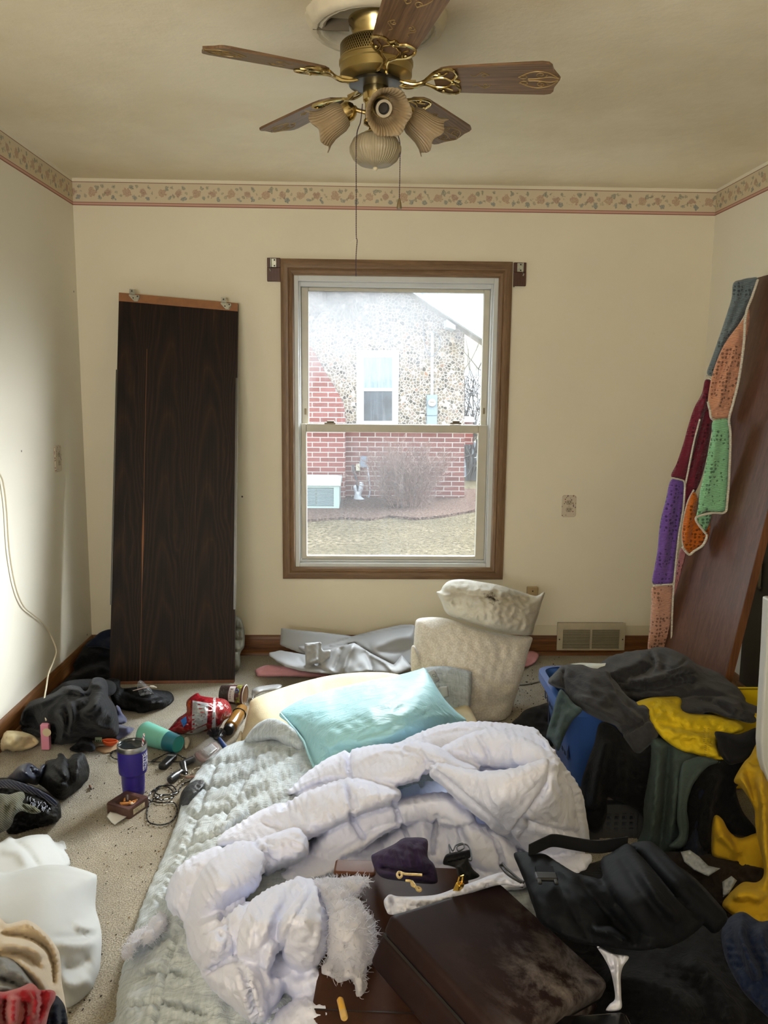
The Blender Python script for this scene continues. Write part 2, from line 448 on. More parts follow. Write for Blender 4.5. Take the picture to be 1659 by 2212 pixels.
def border_mat(ax):
    n = NT('wallpaper_border_'+ax); n.set(rough=0.6, spec=0.2); s = n.sep(n.co()); u = s[0] if ax == 'x' else s[1]
    vv = n.math('DIVIDE', n.math('SUBTRACT', s[2], 2.3113), 2.425-2.3113)    # 0 bottom .. 1 top
    base = lin('#cdbfa4')
    wob = n.noise(n.co(), 70, 3)
    p = 0.172
    def spot(du, dv, rad):
        fu = n.math('SUBTRACT', n.math('FRACT', n.math('ADD', n.math('DIVIDE', u, p), 10.0-du+0.5)), 0.5)
        fu = n.math('MULTIPLY', fu, p/0.1137); fv = n.math('SUBTRACT', vv, dv)
        d = n.math('SQRT', n.math('ADD', n.math('MULTIPLY', fu, fu), n.math('MULTIPLY', fv, fv)))
        d = n.math('ADD', d, n.math('MULTIPLY', n.math('SUBTRACT', wob, 0.5), 0.35))
        return n.math('SUBTRACT', 1.0, n.math('MINIMUM', n.math('DIVIDE', d, rad), 1.0)), d
    col = base
    def paint(col, du, dv, rad, c, a):
        m, d = spot(du, dv, rad); k = n.math('MULTIPLY', n.math('MINIMUM', n.math('MULTIPLY', m, 5.0), 1.0), a)
        rg = n.math('ADD', 0.5, n.math('MULTIPLY', n.math('SINE', n.math('MULTIPLY', d, 95.0)), 0.5))
        k = n.math('MULTIPLY', k, n.math('ADD', 0.45, n.math('MULTIPLY', rg, 0.55)))
        return n.mix(k, col, lin(c))
    for du, dv, rad, c, a in ((0.25, 0.56, 0.20, '#a98672', .85), (0.72, 0.56, 0.16, '#9c7668', .85), (0.40, 0.76, 0.10, '#66716b', .8), (0.55, 0.80, 0.07, '#6f7464', .7),
                              (0.88, 0.78, 0.08, '#66716b', .8), (0.47, 0.36, 0.09, '#66757a', .8), (0.86, 0.34, 0.11, '#62747c', .85), (0.08, 0.40, 0.07, '#7d7a66', .6), (0.60, 0.44, 0.07, '#75705c', .7), (0.97, 0.58, 0.06, '#80806e', .6)):
        col = paint(col, du, dv, rad, c, a)
    r = n.add('ShaderNodeValToRGB'); r.color_ramp.interpolation = 'CONSTANT'; e = r.color_ramp.elements
    e[0].position = 0; e[0].color = lin('#8f5f55'); e[1].position = 0.035; e[1].color = lin('#c29a8a')
    for q, c in ((0.115, '#8f5f55'), (0.145, '#ffffff'), (0.955, '#8d6f5c'), (0.985, '#d8ccb4')): e.new(q).color = lin(c)
    n.ln(vv, r.inputs['Fac'])
    msk = n.math('MULTIPLY', n.math('GREATER_THAN', vv, 0.145), n.math('LESS_THAN', vv, 0.955))
    n.col(n.mix(msk, r.outputs['Color'], col)); return n.m
M_bordx, M_bordy = border_mat('x'), border_mat('y')
# ================================================================ shell
Y0 = -1.6; XL2, XR2 = -1.4276, 1.798
st = dict(kind='structure')
def slab(name, *a, mat): o = obj(name, bx(NB(), *a), mat, smooth=False); return tag(o, **st)
floor = slab('floor', XL, XR, Y0, D, -0.08, 0, mat=M_carpet)
slab('ceiling', XL-.1, XR+.1, Y0-.1, D+.15, CEIL, CEIL+0.1, mat=M_ceil)
slab('wall_left', XL-.1, XL, Y0, D, -0.08, CEIL, mat=M_wall_side)
slab('wall_right', XR, XR+.1, Y0, D, -0.08, CEIL, mat=M_wall_side)
slab('wall_front', XL-.1, XR+.1, Y0-.1, Y0, -0.08, CEIL, mat=M_wall_side)
WX0, WX1, WZ0, WZ1 = -0.4033, 0.7705, 0.4206, 2.0679        # casing outside
OX0, OX1, OZ0, OZ1 = WX0+.066, WX1-.066, WZ0+.062, WZ1-.078  # opening
bm = NB()
for a in ((XL-.1, OX0, -.08, CEIL), (OX1, XR+.1, -.08, CEIL), (OX0, OX1, -.08, OZ0), (OX0, OX1, OZ1, CEIL)): bx(bm, a[0], a[1], D, D+.15, a[2], a[3])
bmesh.ops.remove_doubles(bm, verts=bm.verts, dist=1e-5); tag(obj('wall_back', bm, M_wall, smooth=False), **st)
slab('trim_1', XL, XR, D-.0015, D, 2.3113, 2.425, mat=M_bordx)
slab('trim_2', XL, XL+.0015, Y0, D, 2.3113, 2.425, mat=M_bordy)
slab('trim_3', XR-.0015, XR, Y0, D, 2.3113, 2.425, mat=M_bordy)
def baseboard(name, f, L0, L1, mat, mat2, nm='X'):
    t = thing(name, None, None, kind='structure')
    P = [(0, .018), (.013, .018), (.013, .085), (.009, .1), (.004, .107), (0, .107)]
    obj('board', prism(NB(), P, L0, L1, f), mat, t, world=True, angle=50)
    Q = [(0, 0), (.026, 0), (.025, .008), (.02, .017), (.013, .02), (0, .02)]
    obj('shoe_molding', prism(NB(), Q, L0, L1, f), mat2, t, world=True, angle=50)
baseboard('baseboard_back', lambda a, b, c: (c, D-a, b), XL, XR, M_baseX, M_baseX)
baseboard('baseboard_left', lambda a, b, c: (XL+a, c, b), Y0, D, M_baseY, M_baseY)
baseboard('baseboard_right', lambda a, b, c: (XR-a, c, b), Y0, D, M_baseY, M_baseY)
# painted band left by a taller old baseboard
slab('trim_4', 0.95, XR, D-.003, D, .107, .163, mat=plain('old_baseboard_line', '#d3cab0', .6, var=.03))
# ================================================================ window
win = thing('window_1', None, None, loc=(0.18, D, OZ0), kind='structure')
def casing_bar(a, b, inner_a, inner_b, mat):
    """mitred casing strip from corner a to b (outer) with inner corners; moulded face"""
    bm = NB(); N = 7; prof = [(0, 0), (0, .017), (.12, .02), (.55, .019), (.62, .014), (.72, .017), (.9, .012), (1, .004), (1, 0)]
    rows = []
    for t, h in prof:
        p = Vector(a).lerp(Vector(inner_a), t); q = Vector(b).lerp(Vector(inner_b), t)
        rows.append((bm.verts.new((p.x, D-h, p.y)), bm.verts.new((q.x, D-h, q.y))))
    for r0, r1 in zip(rows, rows[1:]): bm.faces.new((r0[0], r0[1], r1[1], r1[0]))
    return obj('casing', bm, mat, win, world=True, angle=25)
OC = [(WX0, WZ0), (WX1, WZ0), (WX1, WZ1), (WX0, WZ1)]; IC = [(OX0, OZ0), (OX1, OZ0), (OX1, OZ1), (OX0, OZ1)]
for i in range(4):
    j = (i+1) % 4; casing_bar(OC[i], OC[j], IC[i], IC[j], M_oakX if i % 2 == 0 else M_oakZ)
def ring(bm, o, i, y0, y1):
    """rectangular ring in xz from outer o=(x0,x1,z0,z1) to inner i"""
    for a in ((o[0], i[0], o[2], o[3]), (i[1], o[1], o[2], o[3]), (i[0], i[1], o[2], i[2]), (i[0], i[1], i[3], o[3])): bx(bm, a[0], a[1], y0, y1, a[2], a[3])
def rect(y, l, r, t, b, cx=853, cy=900):
    return (ony(l, cy, y).x, ony(r, cy, y).x, ony(cx, b, y).z, ony(cx, t, y).z)
# measured edges
yl, yu = D+.045, D+.085
GU = rect(yu, 667, 1041, 631, 917, cy=770); GL = rect(yl, 663, 1029, 934, 1200, cy=1065)
bm = NB(); ring(bm, (OX0, OX1, OZ0, OZ1), (OX0+.022, OX1-.022, OZ0+.02, OZ1-.028), D+.004, D+.14)
ring(bm, (OX0+.022, OX1-.022, OZ0+.02, OZ1-.028), (OX0+.03, OX1-.03, OZ0+.034, OZ1-.05), D+.03, D+.14)
obj('frame', bm, M_vinyl2, win, world=True, smooth=False, bevel=.002)
FX0, FX1 = OX0+.03, OX1-.03
su = thing('upper_sash', None, None); su.parent = win
sl = thing('lower_sash', None, None); sl.parent = win
bm = NB(); ring(bm, (FX0, FX1, GU[2]-.03, OZ1-.05), GU, yu-.014, yu+.02); obj('upper_sash_frame', bm, M_vinyl, win, world=True, smooth=False, bevel=.004)
bm = NB(); ring(bm, (FX0+.001, FX1-.001, OZ0+.036, GL[3]+.042), GL, yl-.016, yl+.018); obj('lower_sash_frame', bm, M_vinyl, win, world=True, smooth=False, bevel=.004)
bpy.data.objects.remove(su); bpy.data.objects.remove(sl)
def glass(name, haze, cx, cz, rad, lo, hi, tc=.1):
    n = NT(name); n.n.remove(n.b); tr = n.add('ShaderNodeBsdfTransparent'); tr.inputs[0].default_value = (0.97, 0.985, 0.98, 1)
    gl = n.add('ShaderNodeBsdfGlossy'); gl.inputs['Roughness'].default_value = 0.03
    tl = n.add('ShaderNodeBsdfTranslucent'); tl.inputs[0].default_value = (tc, tc*1.03, tc*1.08, 1); df = n.add('ShaderNodeBsdfDiffuse'); df.inputs[0].default_value = (0.6, 0.62, 0.63, 1)
    dirt = n.add('ShaderNodeMixShader'); dirt.inputs[0].default_value = 0.25; n.ln(tl.outputs[0], dirt.inputs[1]); n.ln(df.outputs[0], dirt.inputs[2])
    v = n.co(); s = n.sep(v)
    dx = n.math('DIVIDE', n.math('SUBTRACT', s[0], cx), rad[0]); dz = n.math('DIVIDE', n.math('SUBTRACT', s[2], cz), rad[1])
    d = n.math('SQRT', n.math('ADD', n.math('MULTIPLY', dx, dx), n.math('MULTIPLY', dz, dz)))
    nz = n.noise(v, 9, 5, 0.65); d = n.math('ADD', d, n.math('MULTIPLY', n.math('SUBTRACT', nz, 0.5), 0.7))
    f = n.math('MULTIPLY', n.math('SUBTRACT', 1.0, n.math('MINIMUM', d, 1.0)), hi-lo); f = n.math('ADD', f, lo)
    stv = n.noise(n.co(scale=(26, 1, 1.2)), 2.2, 4, 0.7); stk = n.math('MULTIPLY', n.math('MAXIMUM', n.math('SUBTRACT', stv, 0.52), 0.0), haze)
    f = n.math('ADD', f, stk)
    m1 = n.add('ShaderNodeMixShader'); n.ln(f, m1.inputs[0]); n.ln(tr.outputs[0], m1.inputs[1]); n.ln(dirt.outputs[0], m1.inputs[2])
    fr = n.add('ShaderNodeFresnel'); fr.inputs[0].default_value = 1.35
    m2 = n.add('ShaderNodeMixShader'); n.ln(n.math('MULTIPLY', fr.outputs[0], 0.06), m2.inputs[0]); n.ln(m1.outputs[0], m2.inputs[1]); n.ln(gl.outputs[0], m2.inputs[2])
    n.ln(m2.outputs[0], n.o.inputs['Surface']); return n.m
obj('upper_pane', bx(NB(), GU[0]-.006, GU[1]+.006, yu+.004, yu+.006, GU[2]-.006, GU[3]+.006), glass('dirty_glass_upper', 0.5, GU[0]+.1, GU[3], (0.95, 0.5), 0.04, 0.75, .15), win, world=True, smooth=False)
obj('lower_pane', bx(NB(), GL[0]-.006, GL[1]+.006, yl+.004, yl+.006, GL[2]-.006, GL[3]+.006), glass('dirty_glass_lower', 0.35, .1, .95, (.8, .6), 0.05, 0.13), win, world=True, smooth=False)
for px in (713, 985):
    p = ony(px, 914, yl-.01); bm = NB(); bx(bm, p.x-.03, p.x+.03, yl-.012, yl+.02, p.z-.006, p.z+.004); bx(bm, p.x-.018, p.x+.022, yl-.008, yl+.012, p.z+.004, p.z+.012)
    obj('sash_lock', bm, plain('aged_brass', '#6f6353', .4, .6), win, world=True, bevel=.003)
for px, py, yy in ((660, 888, yu-.017), (1046, 887, yu-.017)):
    p = ony(px, py, yy); obj('latch_slot', bx(NB(), p.x-.006, p.x+.004, yy-.001, yy+.01, p.z-.018, p.z+.014), plain('latch_bronze', '#7a6a4d', .5), win, world=True, smooth=False)
# curtain brackets on small dark blocks beside the casing
M_block = oak('dark_block', '#3a2016', '#5e3524', 'Z'); M_zinc = plain('zinc', '#a8a79a', .38, .75, var=.2, vs=60)
def bracket(px0, px1, py0, py1, label, flip):
    a = ony(px0, py1, D); b = ony(px1, py0, D); t = thing('curtain_bracket', label, 'bracket', (a.x/2+b.x/2, D, a.z), group='wooden curtain brackets')
    w = b.x-a.x; h = b.z-a.z
    bm = NB(); bx(bm, -w/2, w/2, -.02, 0, 0, h*.58); bx(bm, -w/2, w/2, -.016, 0, h*.585, h); obj('wood_block', bm, M_block, t, smooth=False, bevel=.002)
    x0 = w*.02*flip; bm = NB(); bx(bm, x0-.014, x0+.012, -.0195, -.0155, h*.6, h*.97); bx(bm, x0-.014*flip-.003, x0-.014*flip+.002, -.035, -.0155, h*.58, h*.99)
    br = obj('metal_clip', bm, M_zinc, t, smooth=False, bevel=.0015)
    for z in (.66, .9):
        s = obj('screw_hole', lathe(NB(), [(0, 0), (.004, 0), (.004, .001), (0, .001)], 12, Matrix.Translation((x0+.003, -.0205, h*z)) @ Matrix.Rotation(PI/2, 4, 'X')), plain('hole_black', '#15130f', .8), br)
    bm = NB(); tube(bm, [(-w*.25*flip, -.021, h*.55), (-w*.27*flip, -.028, h*.5), (-w*.22*flip, -.026, h*.42)], .003); obj('hook', bm, M_zinc, t)
bracket(578, 606, 558, 608.5, 'dark wooden curtain bracket block left of the window casing', 1)
bracket(1108, 1136, 568, 618.5, 'dark wooden curtain bracket block right of the window casing', -1)
# ================================================================ outside
YH = 11.5
GZ = ony(1003, 1079, YH).z
def brick_mat(name, a, b, mortar):
    n = NT(name); n.set(rough=0.9, spec=0.2); v = n.co(); s = n.sep(v); t = n.add('ShaderNodeTexBrick'); n.ln(n.comb(s[0], s[2], 0.0), t.inputs['Vector'])
    t.inputs['Scale'].default_value = 1.0; t.inputs['Brick Width'].default_value = 0.215; t.inputs['Row Height'].default_value = 0.0677; t.inputs['Mortar Size'].default_value = 0.0065
    t.inputs['Color1'].default_value = lin(a); t.inputs['Color2'].default_value = lin(b); t.inputs['Mortar'].default_value = lin(mortar); t.inputs['Mortar Smooth'].default_value = 0.1
    n.col(t.outputs['Color']); n.bump(t.outputs['Fac'], -0.5, 0.01); return n.m
M_brick = brick_mat('red_brick', '#67423d', '#774e48', '#9d948d'); M_brick2 = brick_mat('chimney_brick', '#6e3f39', '#7f4b45', '#a0968f')
def pebble_mat():
    n = NT('pebble_dash'); n.set(rough=0.85, spec=0.25); v = n.co()
    t = n.add('ShaderNodeTexVoronoi', feature='F1'); t.inputs['Scale'].default_value = 23; n.ln(v, t.inputs['Vector'])
    e = n.add('ShaderNodeTexVoronoi', feature='DISTANCE_TO_EDGE'); e.inputs['Scale'].default_value = 23; n.ln(v, e.inputs['Vector'])
    r = n.add('ShaderNodeSeparateColor'); n.ln(t.outputs['Color'], r.inputs[0])
    st_ = n.ramp(r.outputs[0], [(0, lin('#4a443e')), (0.3, lin('#6f665c')), (0.55, lin('#8b7d6c')), (0.9, lin('#7a6f68')), (0.96, lin('#96745f')), (1, lin('#cfc6ba'))])
    n.col(n.mix(n.ramp(e.outputs['Distance'], [(0.02, (1, 1, 1, 1)), (0.12, (0, 0, 0, 1))]), st_, lin('#b8afa4')))
    n.bump(e.outputs['Distance'], 0.6, 0.02); return n.m
M_peb = pebble_mat()
M_trimw = plain('white_trim', '#b9c4c8', .6); M_shingle = plain('pale_shingle', '#b4b6b2', .9, var=.12, vs=5, scale=(.6, 3, 12))
house = thing('neighbor_house', 'brick and pebble covered neighbouring house seen through the window', 'house', (0.4, YH, GZ))
def hpx(pts, y=YH): return [(ony(a, b, y).x, ony(a, b, y).z) for a, b in pts]
def hpart(name, pts, y0, y1, mat, par=house): return obj(name, prism(NB(), hpx(pts, y0), y0, y1), mat, par, world=True, smooth=False)
zt = ony(800, 925, YH).z
hpart('brick_wall', [(560, 924), (1003, 924), (1003, 1090), (560, 1090)], YH, YH+.3, M_brick)
hpart('pebble_wall', [(560, 560), (778, 560), (1003, 706), (1003, 926), (560, 926)], YH, YH+.3, M_peb)
hpart('brick_chimney', [(560, 690), (640, 715), (672, 750), (690, 782), (712, 820), (730, 848), (743, 876), (746, 905), (746, 1090), (560, 1090)], YH-.16, YH, M_brick2)
hpart('rake_fascia', [(760, 545), (800, 540), (1075, 724), (1075, 754)], YH-.45, YH-.38, M_trimw)
hpart('soffit', [(770, 553), (775, 548), (1070, 749), (1070, 755)], YH-.38, YH+.1, plain('soffit_tan', '#8f897c', .7))
hpart('corbel', [(965, 690), (984, 703), (984, 712), (965, 706)], YH-.4, YH, M_trimw)
rf = hpart('roof', [(800, 540), (1300, 540), (1300, 760), (1075, 724)], YH-.36, YH-.2, M_shingle)
rb = hpart('rear_wing', [(1003, 700), (1300, 700), (1300, 800), (1003, 800)], YH+2.2, YH+2.5, plain('tan_siding', '#a59c8c', .8))
hpart('porch_beam', [(1003, 800), (1300, 800), (1300, 812), (1003, 812)], YH+2.0, YH+2.5, M_trimw)
hpart('garage_door', [(1003, 955), (1300, 955), (1300, 1062), (1003, 1062)], YH+3, YH+3.2, plain('garage_gray', '#8d949b', .6))
for k in range(3): hpart('garage_line', [(1003, 985+k*22), (1300, 985+k*22), (1300, 987+k*22), (1003, 987+k*22)], YH+2.98, YH+3, M_trimw)
hpart('brick_pier', [(998, 912), (1022, 912), (1022, 960), (998, 960)], YH+1.2, YH+1.6, M_brick2)
hpart('pier_cap', [(995, 902), (1025, 902), (1025, 912), (995, 912)], YH+1.15, YH+1.65, M_trimw)
# its window
wf = hpart('house_window', [(770, 757), (862, 757), (860, 920), (770, 920)], YH-.03, YH, M_trimw)
for nm, q, m in (('window_screen', [(781, 768), (851, 768), (850, 912), (781, 912)], plain('screen_frame', '#a3adb5', .5)),
                 ('upper_glass', [(786, 772), (847, 772), (847, 838), (786, 838)], plain('curtained_glass', '#75828f', .25, var=.25, vs=6, scale=(8, 1, .6))),
                 ('lower_glass', [(786, 845), (847, 845), (847, 909), (786, 909)], plain('dark_glass', '#3f4650', .2, var=.35, vs=5))):
    d = {'window_screen': .034, 'upper_glass': .037, 'lower_glass': .037}[nm]; hpart(nm, q, YH-d, YH-.03, m, wf)
hpart('meeting_rail', [(783, 838), (850, 838), (850, 845), (783, 845)], YH-.05, YH-.03, M_trimw, wf)
# electric meter
p = ony(932, 870, YH); em = thing('electric_meter', 'gray electric meter box on the pebble wall of the house', 'meter', p); em_m = plain('meter_gray', '#7f8f97', .5)
def epart(nm, pts, y0, m): return obj(nm, prism(NB(), hpx(pts), y0, YH), m, em, world=True, smooth=False)
epart('meter_box', [(921, 853), (943, 853), (942, 920), (921, 920)], YH-.12, em_m)
epart('box_seam', [(921, 896), (943, 896), (943, 897.5), (921, 897.5)], YH-.125, plain('seam', '#56656d', .6))
c = ony(933, 870, YH-.13); dl = obj('meter_dial', lathe(NB(), [(0, 0), (.055, 0), (.055, .03), (.045, .045), (0, .05)], 28, frame((0, -1, 0), o=c)), plain('dial_white', '#b9b6ae', .3), em, world=True)
obj('dial_label', bx(NB(), c.x-.03, c.x+.03, c.y-.056, c.y-.05, c.z+.002, c.z+.016), plain('dial_dark', '#7d7468', .4), dl, world=True, smooth=False)
obj('conduit', tube(NB(), [ony(933, 855, YH-.05), ony(934, 715, YH-.05)], .021, 10), M_trimw, em, world=True)
bm = NB(); pts = [(934, 716), (948, 725), (951, 745), (944, 760), (932, 770), (920, 752), (915, 720), (916, 680), (925, 655), (945, 645), (1000, 652), (1050, 662)]
tube(bm, [ony(a, b, YH-.1) for a, b in [tuple(q) for q in crom(pts, 6)]], .006, 6); obj('service_wire', bm, plain('wire_gray', '#6c7075', .6), em, world=True)
# boxes and cable low on the brick
ub = obj('utility_box', prism(NB(), hpx([(778, 985), (792, 985), (792, 1008), (778, 1008)]), YH-.1, YH), plain('utility_gray', '#6b7887', .6), smooth=False, bevel=.006); tag(ub, 'gray utility box on the red brick wall outside', 'utility box')
ub = obj('junction_box', prism(NB(), hpx([(769, 1001), (778, 1001), (778, 1016), (769, 1016)]), YH-.07, YH), plain('junction_cream', '#b4ac98', .6), smooth=False, bevel=.006); tag(ub, 'small cream junction box beside the gray one outside', 'junction box')
bm = NB(); tube(bm, [ony(a, b, YH-.08) for a, b in [tuple(q) for q in crom([(762, 1004), (764, 1015), (768, 1030), (771, 1045), (771, 1062), (766, 1078), (758, 1084)], 6)]], .016, 7)
tag(obj('black_hose', bm, plain('hose_black', '#3d3f42', .6)), 'black hose hanging down the brick wall outside', 'hose')
bm = NB(); tube(bm, [ony(a, b, YH-.06) for a, b in [tuple(q) for q in crom([(793, 1002), (796, 1025), (799, 1050), (798, 1068), (794, 1079)], 6)]], .011, 6)
tag(obj('outdoor_cable', bm, plain('cable_gray', '#99a0a8', .6)), 'pale gray cable hanging below the utility box', 'cable')
o = soft('plastic_bag', plain('bag_white', '#b6bcc4', .5), 'white crumpled plastic bag on the ground by the brick wall', 'bag',
         outline=[(763, 1052), (769, 1048), (773, 1062), (777, 1042), (785, 1043), (784, 1058), (780, 1072), (796, 1084), (770, 1086), (764, 1078), (766, 1066)], zc=[(775, 1060, None, YH-.3)], R=8, B=.08, T=.15, step=2)
# air conditioner
ya = YH-1.1; a = ony(600, 1101, ya); b = ony(733, 1043, ya); ac = thing('air_conditioner', 'pale green outdoor air conditioner unit in front of the brick wall', 'air conditioner', (b.x-.4, ya, a.z))
M_ac = plain('ac_green', '#8f9f9b', .5); hgt = b.z-a.z; X1 = .4
bm = NB(); ring(bm, (-.4, X1, 0, hgt), (-.36, X1-.07, .05, hgt-.06), -.02, .03); bx(bm, -.4, X1, .03, .75, 0, hgt-.03)
obj('casing', bm, M_ac, ac, smooth=False); obj('lid', bx(NB(), -.42, X1+.02, -.04, .78, hgt-.04, hgt+.02), plain('ac_lid', '#aab7b3', .5), ac, smooth=False, bevel=.01)
for k in range(3):
    w = (X1-.43)/3+.23; x0 = -.36+k*.235; bm = NB()
    for q in range(12): bx(bm, x0+.01, x0+.225, -.012, .005, .06+q*(hgt-.13)/12, .06+(q+.55)*(hgt-.13)/12)
    obj('grille', bm, plain('ac_grille', '#76868a', .5), ac, smooth=False)
# lawn and planting bed
def lawn_mat():
    n = NT('dry_grass'); n.set(rough=1, spec=0.0); v = n.co(); f = n.noise(v, 26, 4, 0.7, 0.6); g = n.noise(v, 1.2, 3)
    b = n.ramp(f, [(0.35, lin('#3a342a')), (0.5, lin('#655c4a')), (0.66, lin('#857b68'))]); n.col(n.mix(n.ramp(g, [(0.35, (0, 0, 0, 1)), (0.6, (.45, .45, .45, 1))]), b, lin('#4c4638'))); n.bump(f, 0.8, 0.06); return n.m
lw = obj('lawn', bx(NB(), -14, 18, D+.16, 32, GZ-.2, GZ), lawn_mat(), smooth=False); tag(lw, **st)
def mulch_mat():
    n = NT('mulch'); n.set(rough=1, spec=0); f = n.noise(n.co(scale=(1, 1, 1)), 34, 4, 0.75, 0.4); n.col(n.ramp(f, [(0.32, lin('#3a302b')), (0.5, lin('#64524a')), (0.62, lin('#857468')), (0.75, lin('#a99c8d'))])); n.bump(f, 1, 0.05); return n.m
P = [onz(a, b, GZ) for a, b in ((560, 1060), (1030, 1060), (1030, 1105), (960, 1118), (900, 1124), (840, 1118), (800, 1125), (740, 1122), (660, 1128), (560, 1130))]
ml = obj('mulch_bed', prism(NB(), [(q.x, q.y) for q in P], GZ, GZ+.03, lambda a, b, c: (a, b, c)), mulch_mat(), smooth=False); tag(ml, **st)
# bare round shrub
rs = random.Random(3); pb = onz(877, 1100, GZ); cen = Vector((pb.x, pb.y+.1, GZ)); bm = NB(); sc = pxm(pb)
def twig(p, d, L, r, lev):
    n = 4; pts = [p]; rr = []
    for i in range(n):
        d = (d+Vector((rs.gauss(0, .16), rs.gauss(0, .16), rs.gauss(.05, .12)))).normalized(); pts.append(pts[-1]+d*(L/n))
    tube(bm, pts, [r*(1-.6*i/n) for i in range(n+1)], 3, cap=False)
    if lev:
        for i in range(1, n+1):
            for _ in range(2 if lev > 1 else 3):
                e = (d+Vector((rs.gauss(0, .6), rs.gauss(0, .6), rs.gauss(0, .5)))).normalized(); twig(pts[i], e, L*rs.uniform(.3, .55), r*.6, lev-1)
for k in range(60):
    a = rs.uniform(0, 2*PI); q = math.sqrt(rs.random()); p = cen+Vector((math.cos(a)*q*.22, math.sin(a)*q*.2, 0))
    d = Vector((math.cos(a)*q*.5, math.sin(a)*q*.4, 1)).normalized(); twig(p, d, rs.uniform(.5, .68)*sc/.0063, .006, 2)
sh = obj('bare_shrub', bm, plain('twig_brown', '#77625a', .9, var=.3, vs=20), smooth=False); tag(sh, 'round leafless twiggy shrub outside in front of the brick wall', 'shrub')
for k in range(9):
    pass
bm = NB(); rs = random.Random(9)
for k in range(22):
    p = ony(1008+rs.uniform(0, 24), 905, YH+2.4); p.z = GZ
    twig(p, Vector((rs.gauss(0, .1), 0, 1)).normalized(), rs.uniform(1.3, 2.0), .014, 1)
tag(obj('leafless_bush', bm, plain('bush_gray', '#5d5a58', .9), smooth=False), 'tall gray leafless bush beside the far porch outside', 'bush')
# ================================================================ light
W = bpy.data.worlds.new('sky'); bpy.context.scene.world = W; W.use_nodes = True; bg = W.node_tree.nodes['Background']
bg.inputs[0].default_value = (0.80, 0.90, 1.0, 1); bg.inputs[1].default_value = 2.7
def sun(name, d, e, ang, col=(1, 1, 1)):
    l = bpy.data.lights.new(name, 'SUN'); l.energy = e; l.angle = math.radians(ang); l.color = col; o = bpy.data.objects.new(name, l); C.objects.link(o)
    o.rotation_euler = Vector(d).to_track_quat('-Z', 'Y').to_euler(); o.location = (3, 9, 6); return o
sun('sun_haze', (-.5, -1, -.5), 14, 62, (.90, .95, 1))
sun('sun_haze_side', (-1, -.62, -.32), 5.5, 36, (.95, .97, 1))
sun('sun', (-.42, -1, -.66), 1.6, 9, (1, .93, .82))
al = bpy.data.lights.new('fill_behind_camera', 'AREA'); al.shape = 'RECTANGLE'; al.size = 1.3; al.size_y = 1.4; al.energy = 76; al.color = (1, .975, .94)  # added fill lamp behind the camera, tilted up to brighten the ceiling
ao = bpy.data.objects.new('fill_behind_camera', al); C.objects.link(ao); ao.location = (-.8, Y0+.05, 1.4); ao.rotation_euler = (PI/2+1.1, 0, 0)
sc_ = bpy.context.scene; sc_.view_settings.view_transform = 'Standard'; sc_.view_settings.look = 'None'; sc_.view_settings.gamma = 1; sc_.view_settings.exposure = 1.15
sc_.cycles.use_denoising = True; sc_.cycles.max_bounces = 10; sc_.cycles.diffuse_bounces = 6; sc_.cycles.transparent_max_bounces = 12; sc_.cycles.sample_clamp_indirect = 8
sc_.cycles.caustics_reflective = False; sc_.cycles.caustics_refractive = False
# ================================================================ ceiling fan
M_brass = plain('polished_brass', '#c4b07c', .2, 1.0, var=.15, vs=30); M_brass_dk = plain('antique_brass', '#8f7a4c', .32, .9, var=.12, vs=25)
FX, FY = 0.04, 2.46
md = thing('ceiling_medallion', 'round cream plaster medallion with chipped rope edge above the fan', 'medallion', (FX, FY, CEIL))
def chip(a, r, z): return (r*(1+(0.012*math.sin(9*a)*math.sin(31*a) if r > .14 else 0)), z)
obj('disc', lathe(NB(), [(0, -.006), (.125, -.006), (.135, -.012), (.142, -.03), (.15, -.034), (.158, -.03), (.164, -.037), (.176, -.036), (.184, -.028), (.192, -.012), (.196, 0), (0, 0)], 72, wob=chip),
    plain('medallion_cream', '#cfc5ac', .35, var=.08, vs=14, bump=.25, bs=60, bd=.004), md, angle=50)
obj('crack', bx(NB(), -.175, -.075, -.0015, .0015, -.037, -.005, Matrix.Rotation(.05, 4, 'Z')), plain('crack_dark', '#5f5442', .8), md, smooth=False)
fan = thing('ceiling_fan', 'brass ceiling fan with five brown wooden blades and glass lamp shades', 'ceiling fan', (FX, FY, CEIL))
obj('canopy', lathe(NB(), [(0, -.006), (.078, -.006), (.078, -.014), (.07, -.03), (.06, -.058), (.06, -.062), (0, -.062)], 48), M_brass, fan, angle=40)
def lattice_brass():
    n = NT('pierced_brass'); n.set(rough=.36, metal=.85); c = lin('#9c8753'); s = n.sep(n.co())
    a = n.math('ARCTAN2', s[1], s[0]); u = n.math('MULTIPLY', a, 46/PI/2*2); w = n.math('MULTIPLY', n.math('ADD', s[2], .5), 75.0)
    def cell(o):
        fu = n.math('SUBTRACT', n.math('FRACT', n.math('ADD', u, o)), .5); fw = n.math('SUBTRACT', n.math('FRACT', n.math('ADD', w, o)), .5)
        return n.math('LESS_THAN', n.math('SQRT', n.math('ADD', n.math('MULTIPLY', fu, fu), n.math('MULTIPLY', fw, fw))), .27)
    m = n.math('MAXIMUM', cell(0.0), cell(0.5))
    band = n.math('MULTIPLY', n.math('GREATER_THAN', s[2], -.108), n.math('LESS_THAN', s[2], -.074))
    n.col(n.mix(n.math('MULTIPLY', m, band), c, lin('#1d170c'))); return n.m
obj('motor_housing', lathe(NB(), [(0, -.055), (.058, -.056), (.082, -.062), (.097, -.07), (.1, -.074), (.1, -.112), (.103, -.115), (.103, -.124), (.1, -.127), (.1, -.15), (.094, -.155), (.07, -.16), (.06, -.168), (0, -.168)], 64), lattice_brass(), fan, angle=40)
